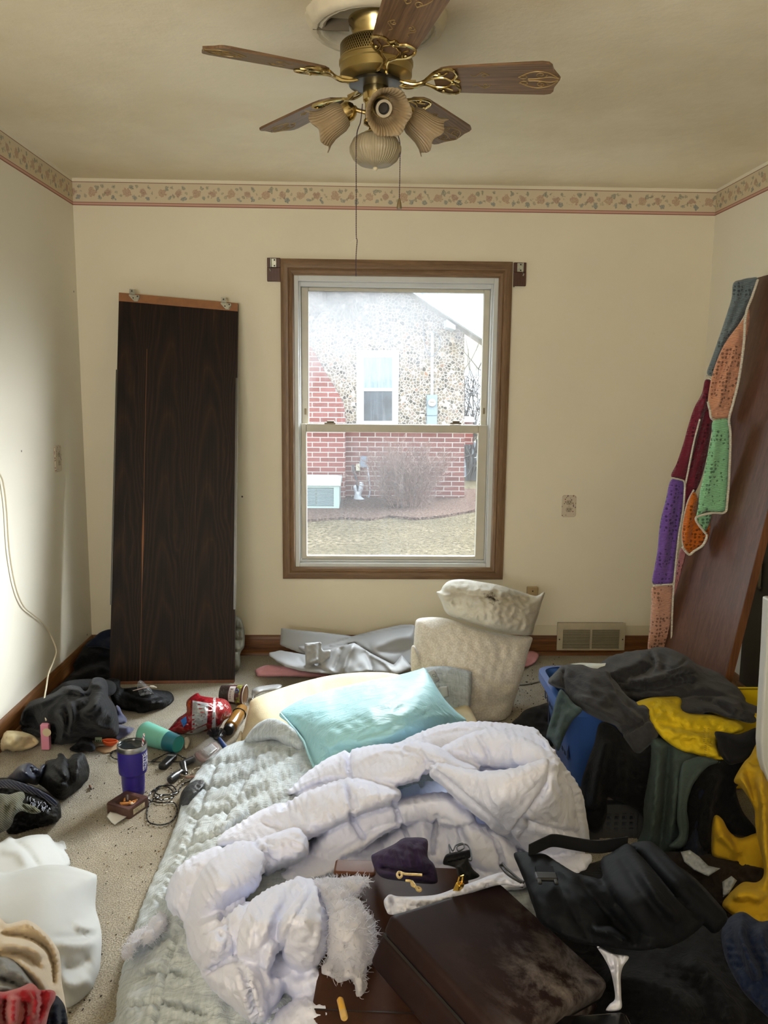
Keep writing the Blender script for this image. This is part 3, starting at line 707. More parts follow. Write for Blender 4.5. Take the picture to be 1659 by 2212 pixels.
obj('flywheel', lathe(NB(), [(0, -.166), (.072, -.166), (.075, -.17), (.075, -.176), (.05, -.18), (0, -.18)], 40), plain('black_flywheel', '#16130f', .35), fan, angle=40)
bm = NB()
for k in range(10):
    M = Matrix.Rotation(2*PI*k/10, 4, 'Z')
    bx(bm, .05, .072, -.013, .013, -.1725, -.1635, M @ Matrix.Translation((.018, 0, 0)) @ Matrix.Rotation(.7, 4, 'Y') @ Matrix.Translation((-.05, 0, 0.03)))
obj('vent_ring', bm, M_brass, fan, smooth=False, bevel=.002)
M_bladewood = oak('blade_wood', '#4f3a28', '#86664a', 'X', 1.0, .38)
M_gold = plain('gold_scroll', '#9c8250', .4, .5)
BL = .505; HW = .073
def blade_outline():
    top = [(.165, .030), (.19, .052), (.215, .058), (.30, .064), (.42, .071), (BL-.045, HW), (BL-.028, .069), (BL-.02, .058), (BL-.017, .038), (BL-.006, .014), (BL, 0)]
    return top+[(x, -y) for x, y in top[-2::-1]]
def scrolls():
    bm = NB(); z = -.0048
    def sp(cx, cy, r0, turns, dirn, a0):
        P = [(cx+r0*(1-t/30)*math.cos(a0+dirn*turns*2*PI*t/30), cy+r0*(1-t/30)*math.sin(a0+dirn*turns*2*PI*t/30), z) for t in range(28)]
        tube(bm, P, .0012, 5)
    for s in (1, -1):
        sp(.305, s*.022, .011, 1.3, s, 0); tube(bm, [tuple(q) for q in crom([(.318, s*.024, z), (.30, s*.036, z), (.28, s*.02, z), (.268, s*.026, z)], 6)], .001, 5)
        sp(.455, s*.022, .016, 1.6, -s, 0); sp(.41, s*.016, .013, 1.2, s, PI)
        tube(bm, [tuple(q) for q in crom([(.395, s*.012, z), (.42, s*.03, z), (.445, s*.038, z), (.475, s*.03, z), (.5, s*.006, z)], 6)], .0014, 5)
        tube(bm, [tuple(q) for q in crom([(.42, s*.004, z), (.45, s*.006, z), (.48, s*.012, z), (.5, s*.003, z)], 6)], .0012, 5)
    return bm
def iron():
    """openwork two lobed brass blade arm"""
    bm = NB()
    def c(p, r=.0032): tube(bm, [tuple(q) for q in crom(p, 6)], r, 7)
    for s in (1, -1):
        c([(.052, s*.012, -.002), (.08, s*.014, -.014), (.11, s*.008, -.017), (.135, s*.006, -.01), (.15, s*.018, -.007), (.175, s*.045, -.007), (.205, s*.058, -.007), (.225, s*.052, -.007), (.232, s*.03, -.007), (.222, s*.012, -.007), (.235, 0, -.007)], .0042)
        c([(.14, s*.004, -.009), (.165, s*.02, -.009), (.195, s*.022, -.009), (.215, s*.008, -.009), (.228, s*.03, -.008)], .003)
        c([(.165, s*.034, -.007), (.19, s*.03, -.007), (.21, s*.042, -.007)], .0025)
    bx(bm, .045, .115, -.009, .009, -.016, -.010, Matrix.Translation((0, 0, .004)))
    for p in ((.185, .04), (.185, -.04), (.215, 0)): sph(bm, (p[0], p[1], -.009), .005, 6)
    return bm
zb = -.168
blade_data = [(-15.5, 12, -.030), (57, 12, -.03), (130.5, 12, -.03), (211, 12, -.022), (281, 12, .045)]
for i, (a, pitch, droop) in enumerate(blade_data):
    M = Matrix.Translation((0, 0, zb)) @ Matrix.Rotation(math.radians(a), 4, 'Z') @ Matrix.Rotation(-droop/.5, 4, 'Y')
    bm = prism(NB(), blade_outline(), -.0045, .0025, lambda x, y, z: (x, y, z))
    sb_ = scrolls(); n0 = len(bm.verts); tmp = bpy.data.meshes.new('t'); sb_.to_mesh(tmp); sb_.free(); f0 = len(bm.faces); bm.from_mesh(tmp); bm.faces.ensure_lookup_table()
    for q in bm.faces[f0:]: q.material_index = 1
    b = obj('blade', bm, [M_bladewood, M_gold], fan, smooth=False); b.matrix_local = M @ Matrix.Rotation(math.radians(-pitch), 4, 'X') @ Matrix.Translation((0, 0, .008))
    ir = obj('blade_iron', iron(), M_brass, b); 
obj('light_hub', lathe(NB(), [(0, -.176), (.034, -.176), (.036, -.182), (.036, -.215), (.03, -.222), (.03, -.262), (.034, -.268), (.034, -.276), (.018, -.285), (.022, -.295), (.034, -.3), (.03, -.31), (0, -.31)], 36), M_brass, fan, angle=40)
def amber_glass(name, c, dens):
    n = NT(name); n.set(rough=.28, trans=.55, spec=.5, sub=0); n.b.inputs['IOR'].default_value = 1.3; n.col(lin(c)); s = n.sep(n.co()); a = n.math('ARCTAN2', s[1], s[0])
    n.bump(n.math('SINE', n.math('MULTIPLY', a, dens)), .35, .003); return n.m
M_amber = amber_glass('ribbed_amber_glass', '#cdb48c', 40); M_clear = amber_glass('ribbed_clear_glass', '#dccca8', 56)
M_socket = plain('socket_dark', '#3a332c', .4)
def shade(ang, tilt, rad, z):
    d = Vector((math.cos(ang)*math.cos(tilt), math.sin(ang)*math.cos(tilt), -math.sin(tilt)))
    o = Vector((math.cos(ang)*rad, math.sin(ang)*rad, z)); M = frame(d, o=o)
    ar = obj('lamp_arm', tube(NB(), [tuple(q) for q in crom([(math.cos(ang)*.028, math.sin(ang)*.028, -.245), (math.cos(ang)*rad*.62, math.sin(ang)*rad*.62, -.238), tuple(o-d*.028), tuple(o-d*.01)], 8)], .0058, 10), M_brass_dk, fan)
    obj('socket_cup', lathe(NB(), [(0, -.03), (.012, -.03), (.02, -.024), (.027, -.012), (.027, .008), (.024, .008), (.024, -.008), (0, -.008)], 28, M), M_brass, ar, angle=40)
    def ruffle(a, r, zz):
        k = max(0, (zz-.05)/.045); return (r*(1+.035*k*math.cos(6*a)+.012*math.cos(36*a)), zz+.006*k*math.cos(6*a))
    prof = [(.024, .0), (.033, .006), (.04, .022), (.0415, .04), (.0435, .058), (.05, .076), (.061, .091), (.0595, .0925), (.048, .078), (.041, .058), (.039, .04), (.0375, .022), (.031, .008), (.022, .002)]
    o2 = obj('lamp_shade', lathe(NB(), prof, 144, wob=ruffle), M_amber, ar, angle=0); o2.matrix_local = M
    s2 = obj('bulb_socket', lathe(NB(), [(0, .0), (.019, .0), (.019, .03), (.015, .031), (.015, .012), (0, .012)], 24, M), M_socket, ar, angle=40)
    obj('socket_ring', lathe(NB(), [(.0185, .028), (.0225, .028), (.0225, .034), (.0155, .034), (.0155, .03)], 24, M), plain('ring_white', '#b3a78f', .5), ar, angle=40)
shade(math.radians(172), math.radians(30), .085, -.245); shade(math.radians(-78), math.radians(26), .068, -.25); shade(math.radians(18), math.radians(32), .098, -.243)
gl = obj('bowl_shade', lathe(NB(), [(.03, -.31), (.045, -.306), (.062, -.317), (.0725, -.338), (.0725, -.352), (.062, -.372), (.045, -.385), (.02, -.391), (0, -.392), (0, -.388), (.02, -.387), (.044, -.38), (.059, -.37), (.0695, -.352), (.0695, -.338), (.06, -.32), (.03, -.313)], 168, wob=lambda a, r, z: (r*(1+.006*math.cos(42*a)), z)), M_clear, fan, angle=0)
obj('bowl_finial', lathe(NB(), [(0, -.401), (.004, -.4), (.007, -.395), (.006, -.391), (0, -.391)], 16), plain('finial_glass', '#cfc2a2', .2), gl)
M_chain = plain('dark_bead_chain', '#4a3944', .4, .4)
def bead_chain(pts):
    P = [Vector(q) for q in crom(pts, 10)]; L = sum((b-a).length for a, b in zip(P, P[1:])); n = int(L/.0016); Q = []; R = []
    # even spacing
    cum = [0]
    for a, b in zip(P, P[1:]): cum.append(cum[-1]+(b-a).length)
    j = 0
    for i in range(n+1):
        s = L*i/n
        while j < len(P)-2 and cum[j+1] < s: j += 1
        Q.append(P[j].lerp(P[j+1], (s-cum[j])/max(1e-9, cum[j+1]-cum[j]))); R.append((.0017, .0017, .0006)[i % 3])
    return tube(NB(), Q, R, 6)
fo = Vector((FX, FY, CEIL))
def fp(px, py, y): return ony(px, py, y)-fo
obj('pull_chain', bead_chain([fp(783, 225, 2.43), fp(779, 262, 2.41), fp(770, 300, 2.385), fp(769.5, 420, 2.385), fp(769.5, 508, 2.385), fp(771.5, 518, 2.385), fp(770, 538, 2.385), fp(769, 560, 2.385), fp(769, 597, 2.385)]), M_chain, fan)
c2 = obj('pull_chain', bead_chain([fp(848, 262, 2.46), fp(862, 300, 2.44), fp(864, 330, 2.44), fp(863.5, 380, 2.44), fp(862.5, 430, 2.44)]), M_chain, fan)
q = fp(862.5, 429, 2.44); obj('chain_fob', lathe(NB(), [(0, 0), (.003, -.001), (.0058, -.012), (.0072, -.024), (.0064, -.028), (0, -.028)], 16, Matrix.Translation(q)), plain('fob_wood', '#6b5a3c', .4), c2)
bm = NB(); tube(bm, [tuple(q) for q in crom([fp(769.5, 511, 2.385), fp(764, 519, 2.385), fp(756, 525, 2.385)], 5)], .0012, 5); obj('string_scrap', bm, plain('string_white', '#d8d2c2', .8), fan)
# ================================================================ closet doors
def quad_panel(name, BLc, BRc, TLc, TRc, th, mat, parent, u0=0, u1=1, v0=0, v1=1, off=0.0, bev=.002):
    """panel over part of a quad; thickness goes behind it; uv = fraction of the whole quad"""
    Pq = lambda u, v: (BLc*(1-u)+BRc*u)*(1-v)+(TLc*(1-u)+TRc*u)*v
    nrm = (BRc-BLc).cross(TLc-BLc).normalized()
    bm = NB(); uv = bm.loops.layers.uv.new('uv'); N = 10
    g = [[(bm.verts.new(Pq(u0+(u1-u0)*i, v0+(v1-v0)*j/N)+nrm*off), bm.verts.new(Pq(u0+(u1-u0)*i, v0+(v1-v0)*j/N)+nrm*(off-th))) for i in (0, 1)] for j in range(N+1)]
    def F_(vs, c):
        f = bm.faces.new(vs)
        for l, q in zip(f.loops, c): l[uv].uv = q
    for j in range(N):
        a, b = v0+(v1-v0)*j/N, v0+(v1-v0)*(j+1)/N
        F_((g[j][0][0], g[j][1][0], g[j+1][1][0], g[j+1][0][0]), ((u0, a), (u1, a), (u1, b), (u0, b)))
        F_((g[j][0][1], g[j+1][0][1], g[j+1][1][1], g[j][1][1]), ((u0, a), (u0, b), (u1, b), (u1, a)))
        for s in (0, 1):
            F_((g[j][s][0], g[j+1][s][0], g[j+1][s][1], g[j][s][1]), (((u0, u1)[s], a), ((u0, u1)[s], b), ((u0, u1)[s], b), ((u0, u1)[s], a)))
    for j in (0, N):
        F_((g[j][0][0], g[j][1][0], g[j][1][1], g[j][0][1]), ((u0, (v0, v1)[j > 0]),)*4)
    o = obj(name, bm, mat, parent, world=True, smooth=False); return o
def dark_grain():
    n = NT('dark_woodgrain_laminate'); n.set(rough=.5, spec=.14); c = n.add('ShaderNodeTexCoord'); s = n.sep(c.outputs['UV']); u, v = s[0], s[1]
    x = n.math('MULTIPLY', u, .595); y = n.math('MULTIPLY', v, 1.95)
    w1 = n.noise(n.comb(n.math('MULTIPLY', x, 5.0), n.math('MULTIPLY', y, 1.2), 0.0), 1.6, 3, .5)
    xx = n.math('ADD', x, n.math('MULTIPLY', n.math('SUBTRACT', w1, .5), .10))
    pp = n.math('ABSOLUTE', n.math('SUBTRACT', n.math('FRACT', n.math('ADD', n.math('DIVIDE', xx, .21), .33)), .5))   # 0 at a heart line
    arg = n.math('ADD', n.math('MULTIPLY', y, 3.2), n.math('MULTIPLY', n.math('MULTIPLY', pp, pp), 17.0)); arg = n.math('ADD', arg, n.math('MULTIPLY', w1, 1.4))
    rg = n.math('FRACT', arg); rg = n.math('POWER', n.math('ABSOLUTE', n.math('SUBTRACT', rg, .5)), 1.4)
    fine = n.noise(n.comb(n.math('MULTIPLY', x, 120.0), n.math('MULTIPLY', y, 1.6), 0.0), 1.5, 3, .6)
    a = n.ramp(rg, [(0.0, lin('#1c1411')), (.14, lin('#211713')), (.32, lin('#2b1e17')), (.40, lin('#33241a'))])
    b = n.mix(.6, a, n.ramp(fine, [(.35, (.35, .3, .28, 1)), (.62, (1.15, 1.05, 1, 1))]), 'MULTIPLY')
    lines = n.ramp(n.noise(n.comb(n.math('MULTIPLY', xx, 75.0), n.math('MULTIPLY', y, .7), 3.0), 1.0, 2, .5), [(.66, (0, 0, 0, 1)), (.70, (.3, .3, .3, 1))])
    b = n.mix(lines, b, lin('#54402f'))
    # peeled seam
    sx = n.math('SUBTRACT', u, n.math('ADD', .243, n.math('MULTIPLY', n.math('SUBTRACT', .85, v), .0)))
    wd = n.math('MULTIPLY', n.math('ADD', .0016, n.math('MULTIPLY', n.math('MAXIMUM', n.math('SUBTRACT', .12, n.math('ABSOLUTE', n.math('SUBTRACT', v, .36))), 0.0), .055)), 1.0)
    sm = n.math('MULTIPLY', n.math('LESS_THAN', n.math('ABSOLUTE', sx), wd), n.math('LESS_THAN', v, .86))
    n.col(n.mix(sm, b, lin('#7d5234'))); return n.m
dBL, dBR, dTL = onz(236, 1479, 0), onz(506, 1475, 0), ony(257, 632, 4.23)
_n = np.array((dBR-dBL).cross(dTL-dBL)); _d = rays(514, 655); dTR = Vector(CO+_d*(((np.array(dBL)-CO) @ _n)/(_d @ _n)))
for d in (dBL, dBR): d.z = .002
dd_ = thing('closet_door', 'dark woodgrain closet door leaning against the back wall left of the window', 'closet door', (dBL+dBR)/2)
QD = (dBL, dBR, dTL, dTR)
pan = quad_panel('panel', *QD, .034, dark_grain(), dd_)
quad_panel('top_strip', *QD, .012, plain('raw_strip', '#8a5a34', .5, var=.12, vs=30), dd_, v0=.978, off=.0015)
M_strip = plain('clear_edge_strip', '#39352e', .3, .1, spec=.5)
quad_panel('edge_strip', *QD, .036, M_strip, dd_, u0=-.008, u1=.006, v0=.2, v1=.80, off=.003)
quad_panel('edge_strip', *QD, .036, M_strip, dd_, u0=.988, u1=1.004, v0=.19, v1=.80, off=.003)
quad_panel('worn_bottom', *QD, .03, plain('worn_edge', '#6b4028', .6, var=.3, vs=40), dd_, v0=-.0005, v1=.007, off=.0012)
up = (dTL-dBL).normalized(); al_ = (dTR-dTL).normalized(); nn = al_.cross(up).normalized()
def hanger(u):
    p = dTL*(1-u)+dTR*u
    M = Matrix(((al_.x, nn.x, up.x, p.x), (al_.y, nn.y, up.y, p.y), (al_.z, nn.z, up.z, p.z), (0, 0, 0, 1)))
    bm = NB(); prism(bm, [(-.018, -.006), (.034, -.006), (.036, -.016), (.026, -.036), (.008, -.038), (-.004, -.026), (-.018, -.012)], .002, .007, lambda a, b, c: M @ Vector((a, -c if False else c, b)))
    bx(bm, -.014, .012, -.03, .006, -.004, .002, M); bx(bm, -.016, .008, -.004, .004, -.002, .022, M)
    prism(bm, [(.022, -.034), (.034, -.02), (.034, -.008), (.028, -.01), (.026, -.02), (.02, -.03)], .006, .014, lambda a, b, c: M @ Vector((a, c, b)))
    h = obj('roller_bracket', bm, M_zinc, dd_, world=True, smooth=False, bevel=.001)
    for c in ((-.004, .012, .006), (.004, -.022, .0075), (.026, -.014, .0145)):
        obj('bracket_screw', lathe(NB(), [(0, 0), (.0042, 0), (.003, .0015), (0, .0015)], 10, M @ Matrix.Translation((c[0], c[2]-.001, c[1])) @ Matrix.Rotation(-PI/2, 4, 'X')), M_socket, h, world=True)
# front of the door faces the room, so hardware sits on +nn when nn points to the camera
if nn.y > 0: nn = -nn
hanger(.115); hanger(.885)
# right hand door
M_reddoor = oak('reddish_brown_door', '#4f3329', '#6e4a3b', 'Z', .35, .42)
rBL, rBR, rTL, rTR = Vector((1.38, 3.75, .002)), Vector((1.42, 3.15, .002)), Vector((1.757, 3.75, 1.93)), Vector((1.757, 3.15, 1.93))
rd = thing('closet_door', 'plain reddish brown closet door leaning against the right wall', 'closet door', (rBL+rBR)/2)
quad_panel('panel', rBL, rBR, rTL, rTR, .034, M_reddoor, rd)
quad_panel('door_edge', rBL, rBR, rTL, rTR, .032, oak('door_edge_wood', '#5f3a26', '#8a5b3c', 'Z', .6, .5), rd, u0=.9995, u1=1.004, off=-.001)
nr = (rBR-rBL).cross(rTL-rBL).normalized(); pu = onx(1632.5, 1139, 1.6)
# finger pull on the face
d_ = np.array(rays(1632.5, 1139)); t_ = ((np.array(rBL)-CO) @ np.array(nr))/(d_ @ np.array(nr)); pu = Vector(CO+d_*t_)
fpull = obj('finger_pull', lathe(NB(), [(0, .0008), (.009, .0008), (.0095, .003), (.013, .003), (.0135, 0)], 24, frame(nr, o=pu)), M_brass_dk, rd, world=True)
obj('pull_recess', lathe(NB(), [(0, .001), (.0088, .001), (.0088, .0013), (0, .0013)], 20, frame(nr, o=pu)), M_socket, fpull, world=True)
# pull handle on the dark panel that stands for the shaded wall behind it
cl = thing('wall_shade_panel', None, None, (XR, 2.8, 0), kind='structure')
obj('shade_slab', bx(NB(), XR-.03, XR-.001, 2.0, 3.64, .0, 2.02), plain('shaded_wall_olive', '#3b382f', .5, var=.1, vs=3), cl, world=True, smooth=False)  # flat panel added over the right wall, shade put into its dark colour
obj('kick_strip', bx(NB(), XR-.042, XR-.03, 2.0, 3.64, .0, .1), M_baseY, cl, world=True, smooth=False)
p = onx(1643, 1242, XR-.03)
obj('pull_plate', bx(NB(), XR-.036, XR-.03, p.y-.016, p.y+.03, p.z-.07, p.z+.06), plain('dark_plate', '#221d18', .5), cl, world=True, smooth=False)
q = [onx(1645, 1216, XR-.06), onx(1643, 1219, XR-.07), onx(1642, 1243, XR-.07), onx(1640, 1266, XR-.07), onx(1641, 1270, XR-.06)]
obj('pull_handle', tube(NB(), [tuple(a) for a in q], .0055, 8), plain('handle_pale', '#8f8a72', .35, .3), cl, world=True)
# ================================================================ outlets, phone jack, vent
def floral_plate():
    n = NT('floral_plate'); n.set(rough=.3, spec=.5); v = n.co(); t = n.add('ShaderNodeTexVoronoi', feature='F1'); t.inputs['Scale'].default_value = 95; n.ln(v, t.inputs['Vector'])
    r = n.add('ShaderNodeSeparateColor'); n.ln(t.outputs['Color'], r.inputs[0]); s = n.sep(v)
    edge = n.math('GREATER_THAN', n.math('ADD', n.math('MULTIPLY', n.math('ABSOLUTE', s[0]), 1.0), n.math('MULTIPLY', n.math('ABSOLUTE', s[2]), .35)), .021)
    blob = n.math('LESS_THAN', t.outputs['Distance'], .36); k = n.math('MULTIPLY', edge, blob); k = n.math('MULTIPLY', k, n.math('GREATER_THAN', r.outputs[1], .35))
    pc = n.ramp(r.outputs[0], [(.15, lin('#8b5f58')), (.4, lin('#5c5a66')), (.6, lin('#6e6c4c')), (.85, lin('#7d6a55'))])
    n.col(n.mix(k, lin('#c6baa6'), pc)); return n.m
M_plate = floral_plate(); M_recept = plain('receptacle', '#a89c86', .35); M_slot = plain('slot_dark', '#221c16', .7)
def outlet(label, p, rotz, h=.117):
    t = thing('wall_outlet', label, 'outlet', p, (0, 0, rotz), group='floral outlet plates'); w = h*.32
    c = .008
    bm = prism(NB(), [(-w+c, -h/2), (w-c, -h/2), (w, -h/2+c), (w, h/2-c), (w-c, h/2), (-w+c, h/2), (-w, h/2-c), (-w, -h/2+c)], -.006, 0, lambda a, b, q: (a, q, b))
    obj('plate', bm, M_plate, t, smooth=False, bevel=.002)
    for z in (.0195, -.0195):
        pts = [(.0155*math.cos(a)*(1.06 if abs(math.cos(a)) > .5 else 1), max(-.0125, min(.0125, .0165*math.sin(a)))) for a in [2*PI*k/24 for k in range(24)]]
        r = obj('receptacle', prism(NB(), [(a, b+z) for a, b in pts], -.0082, -.005, lambda a, b, q: (a, q, b)), M_recept, t, smooth=False)
        bm = NB()
        for x in (-.006, .006): bx(bm, x-.0012, x+.0012, -.0086, -.008, z-.001, z+.0075)
        lathe(bm, [(0, 0), (.0024, 0), (.0024, .0006), (0, .0006)], 10, Matrix.Translation((0, -.008, z-.0065)) @ Matrix.Rotation(PI/2, 4, 'X')); obj('slot', bm, M_slot, r, smooth=False)
    obj('screw', lathe(NB(), [(0, 0), (.003, 0), (.002, .001), (0, .001)], 10, Matrix.Translation((0, -.006, 0)) @ Matrix.Rotation(PI/2, 4, 'X')), M_recept, t)
outlet('floral outlet plate on the back wall right of the window', ony(1228.5, 1093, D), 0)
pl = onx(124, 991, XL); outlet('floral outlet plate on the left wall beside the dark door', pl, PI/2, .125)
p = ony(1149, 1275, D); pj = thing('phone_socket', 'small beige phone jack low on the wall behind the stained pillow', 'phone socket', p)
obj('jack_box', bx(NB(), -.03, .03, -.022, 0, -.028, .022), plain('jack_beige', '#b09a74', .4), pj, smooth=False, bevel=.004)
obj('jack_screw', lathe(NB(), [(0, 0), (.004, 0), (.003, .001), (0, .001)], 10, Matrix.Translation((0, -.022, 0)) @ Matrix.Rotation(PI/2, 4, 'X')), M_slot, pj)
# wall register
a = ony(1200, 1401, D); b = ony(1348, 1343, D); vw, vh = (b.x-a.x)/2, b.z-a.z
vt = thing('wall_register', 'cream metal heating register set into the baseboard', 'register', ((a.x+b.x)/2, D, a.z)); M_reg = plain('register_cream', '#b4aa92', .45, var=.08, vs=20)
bm = NB(); ring(bm, (-vw, vw, 0, vh), (-vw+.03, -.004, .006, vh-.035), -.03, -.018); bx(bm, -.004, .004, -.031, -.019, .006, vh-.035)
bmesh.ops.delete(bm, geom=[], context='VERTS'); bm.free(); bm = NB()
for q in ((-vw, -vw+.03, 0, vh), (vw-.03, vw, 0, vh), (-vw+.03, vw-.03, 0, .008), (-vw+.03, vw-.03, vh-.035, vh), (-.005, .005, .008, vh-.035)): bx(bm, q[0], q[1], -.03, -.02, q[2], q[3])
obj('frame', bm, M_reg, vt, smooth=False); obj('duct', bx(NB(), -vw+.004, vw-.004, -.021, .0, .002, vh-.004), plain('duct_dark', '#2a2318', .8), vt, smooth=False)
nl = 18
for s in (0, 1):
    bm = NB()
    for k in range(nl):
        z = .011+(vh-.05)*k/(nl-1); bx(bm, -vw+.031 if s == 0 else .006, -.006 if s == 0 else vw-.031, -.0295, -.0235, z, z+(vh-.05)/nl*.38)
    obj('louver_grid', bm, M_reg, vt, smooth=False)
for s in (-1, 1): obj('register_screw', lathe(NB(), [(0, 0), (.004, 0), (.003, .0015), (0, .0015)], 10, Matrix.Translation((s*(vw-.012), -.03, vh*.4)) @ Matrix.Rotation(PI/2, 4, 'X')), M_slot, vt)
# ================================================================ cord on the left wall
cp = [(-30, 985), (0, 1025), (8, 1050), (14, 1100), (20, 1190), (33, 1265), (50, 1308), (72, 1328), (92, 1345), (108, 1370), (121, 1402), (117, 1425), (105, 1455), (100, 1485), (96, 1510), (97, 1535), (99.5, 1556)]
pts = []
for i, (a, b) in enumerate(cp):
    w = onx(a, b, XL+.01)
    if i >= 10:
        k = (i-9)/(len(cp)-10); y = onx(a, b, XL+.012).y*(1-k)+3.14*k; w = ony(a, b, y)
    pts.append(w)
tag(obj('charging_cable', tube(NB(), [tuple(q) for q in crom([tuple(q) for q in pts], 8)], .0032, 8), plain('cable_ivory', '#cfc5ac', .45)), 'ivory charging cable hanging down the left wall to the clothes', 'cable')
p = ony(97, 1583, 3.14); pk = thing('charger_block', 'pink charger block with ivory plug standing by the black clothes', 'charger', ony(95, 1606, 3.13))
k = pxm(p); bz = p.z
def loc(a, b, y=3.13): return ony(a, b, y)
q0 = loc(88, 1605); q1 = loc(104, 1566); par = Matrix.Translation((0, 0, 0))
obj('block', bx(NB(), q0.x, q1.x, 3.13, 3.154, q0.z-.03, q1.z), plain('charger_pink', '#c9829a', .4), pk, world=True, smooth=False, bevel=.003)
obj('plug', bx(NB(), loc(93, 0).x, loc(104, 0).x, 3.118, 3.146, loc(95, 1571).z, loc(95, 1551).z), plain('plug_ivory', '#c9bfa6', .4), pk, world=True, smooth=False, bevel=.005)
obj('label_disc', lathe(NB(), [(0, 0), (.017, 0), (.017, .001), (0, .001)], 24, frame((0, -1, 0), o=loc(101, 1582, 3.1295))), plain('disc_tan', '#c2b295', .5), pk, world=True)
# ================================================================ crocheted blanket
def crochet(name, c, hole=.36):
    n = NT(name); n.set(rough=.95, spec=.1, sheen=.3); c = lin(c); v = n.co(); m = n.co(scale=(1, 1, 1), rot=(0, .2, 0))
    t = n.add('ShaderNodeTexVoronoi', feature='F1'); t.inputs['Scale'].default_value = 58; t.inputs['Randomness'].default_value = .45; n.ln(v, t.inputs['Vector'])
    big = n.noise(v, 11, 2); gate = n.math('GREATER_THAN', big, .50); hl = n.math('MULTIPLY', n.math('LESS_THAN', t.outputs['Distance'], hole), gate)
    w = n.add('ShaderNodeTexWave', bands_direction='Z'); w.inputs['Scale'].default_value = 42; w.inputs['Distortion'].default_value = 1.5; n.ln(m, w.inputs['Vector'])
    dk = tuple(x*.25 for x in c[:3])+(1,); base = n.mix(n.math('MULTIPLY', n.math('SUBTRACT', 1.0, w.outputs['Fac']), .35), c, dk); n.col(n.mix(n.math('MULTIPLY', hl, .85), base, dk))
    b = n.bump(t.outputs['Distance'], .7, .006); n.bump(w.outputs['Fac'], .5, .003, b); return n.m
bk = thing('crocheted_blanket', 'crocheted patchwork blanket of coloured squares hung over the brown door', 'blanket', Vector((1.5, 3.68, 0)))
CRO = {'slate': '#76858c', 'peach': '#dda384', 'mint': '#93cda0', 'maroon': '#7d2c3d', 'purple': '#7d5bb0', 'orange': '#c96a1e', 'rose': '#c98a90', 'blush': '#d6a48e'}
CRO = {k: crochet('crochet_'+k, v) for k, v in CRO.items()}
SQ = [('slate', [(1584, 612), (1602, 604), (1620, 600), (1638, 602), (1630, 635), (1612, 672), (1596, 700), (1575, 728), (1563, 752), (1550, 790), (1541, 812), (1527, 806), (1537, 775), (1551, 735), (1566, 690), (1580, 645)], 3.66, [('r', [(1600, 620), (1575, 690), (1548, 780)], 5, .012), ('r', [(1622, 625), (1590, 690), (1560, 745)], 6, .014), ('c', [(1612, 618), (1582, 692), (1552, 775)], 4, .014)]),
      ('maroon', [(1524, 820), (1541, 828), (1533, 862), (1540, 905), (1533, 955), (1524, 1000), (1512, 1042), (1494, 1078), (1478, 1105), (1478, 1042), (1450, 1030), (1462, 1000), (1476, 958), (1488, 915), (1500, 880), (1516, 850)], 3.72, [('r', [(1530, 840), (1505, 925), (1478, 1020)], 7, .02), ('c', [(1528, 880), (1506, 960), (1484, 1040)], 5, .025), ('r', [(1532, 900), (1515, 975), (1494, 1050)], 6, .014)]),
      ('peach', [(1606, 688), (1618, 668), (1619, 700), (1608, 760), (1598, 830), (1586, 875), (1576, 904), (1540, 904), (1532, 882), (1529, 866), (1536, 820), (1550, 775), (1570, 735)], 3.57, [('r', [(1600, 710), (1575, 790), (1548, 890)], 9, .018), ('c', [(1585, 745), (1556, 810), (1541, 860)], 5, .02)]),
      ('mint', [(1541, 909), (1575, 906), (1578, 935), (1575, 1010), (1571, 1080), (1567, 1104), (1545, 1107), (1526, 1105), (1513, 1112), (1504, 1118), (1508, 1095), (1512, 1062), (1521, 1020), (1530, 975), (1537, 940)], 3.46, [('r', [(1550, 915), (1540, 990), (1520, 1090)], 9, .014), ('c', [(1540, 940), (1528, 1030), (1512, 1085)], 5, .012)]),
      ('mint', [(1505, 1117), (1520, 1108), (1536, 1108), (1533, 1130), (1523, 1148), (1514, 1136), (1508, 1128)], 3.50, []),
      ('orange', [(1499, 1062), (1508, 1078), (1506, 1110), (1520, 1145), (1533, 1128), (1534, 1150), (1528, 1172), (1516, 1180), (1502, 1190), (1489, 1196), (1476, 1178), (1473, 1150), (1480, 1105), (1490, 1075)], 3.52, [('r', [(1498, 1075), (1488, 1130), (1482, 1175)], 6, .016)]),
      ('purple', [(1450, 1036), (1476, 1040), (1476, 1085), (1466, 1150), (1458, 1215), (1452, 1260), (1411, 1262), (1414, 1225), (1420, 1190), (1426, 1130), (1438, 1080)], 3.70, [('r', [(1458, 1045), (1442, 1140), (1428, 1250)], 8, .014), ('c', [(1470, 1060), (1456, 1150), (1440, 1250)], 4, .01)]),
      ('rose', [(1470, 1184), (1487, 1198), (1485, 1235), (1478, 1300), (1473, 1335), (1463, 1345), (1455, 1350), (1452, 1285), (1460, 1235)], 3.73, []),
      ('blush', [(1410, 1268), (1452, 1264), (1451, 1330), (1448, 1404), (1425, 1412), (1400, 1406), (1404, 1350), (1407, 1300)], 3.70, [('r', [(1422, 1275), (1418, 1400)], 10, .012)])]
for k, ol, y, fd in SQ:
    o = soft('crochet_square', CRO[k], parent=bk, outline=ol, zc=[(a, b, None, y) for a, b in ol[::3]], R=10, B=.014, T=.02, step=2.6, folds=fd+[('n', 6, .0022, 4)])
    o['label'] = k+' crochet square'
M_cream = crochet('crochet_cream', '#d8d0c0', .2)
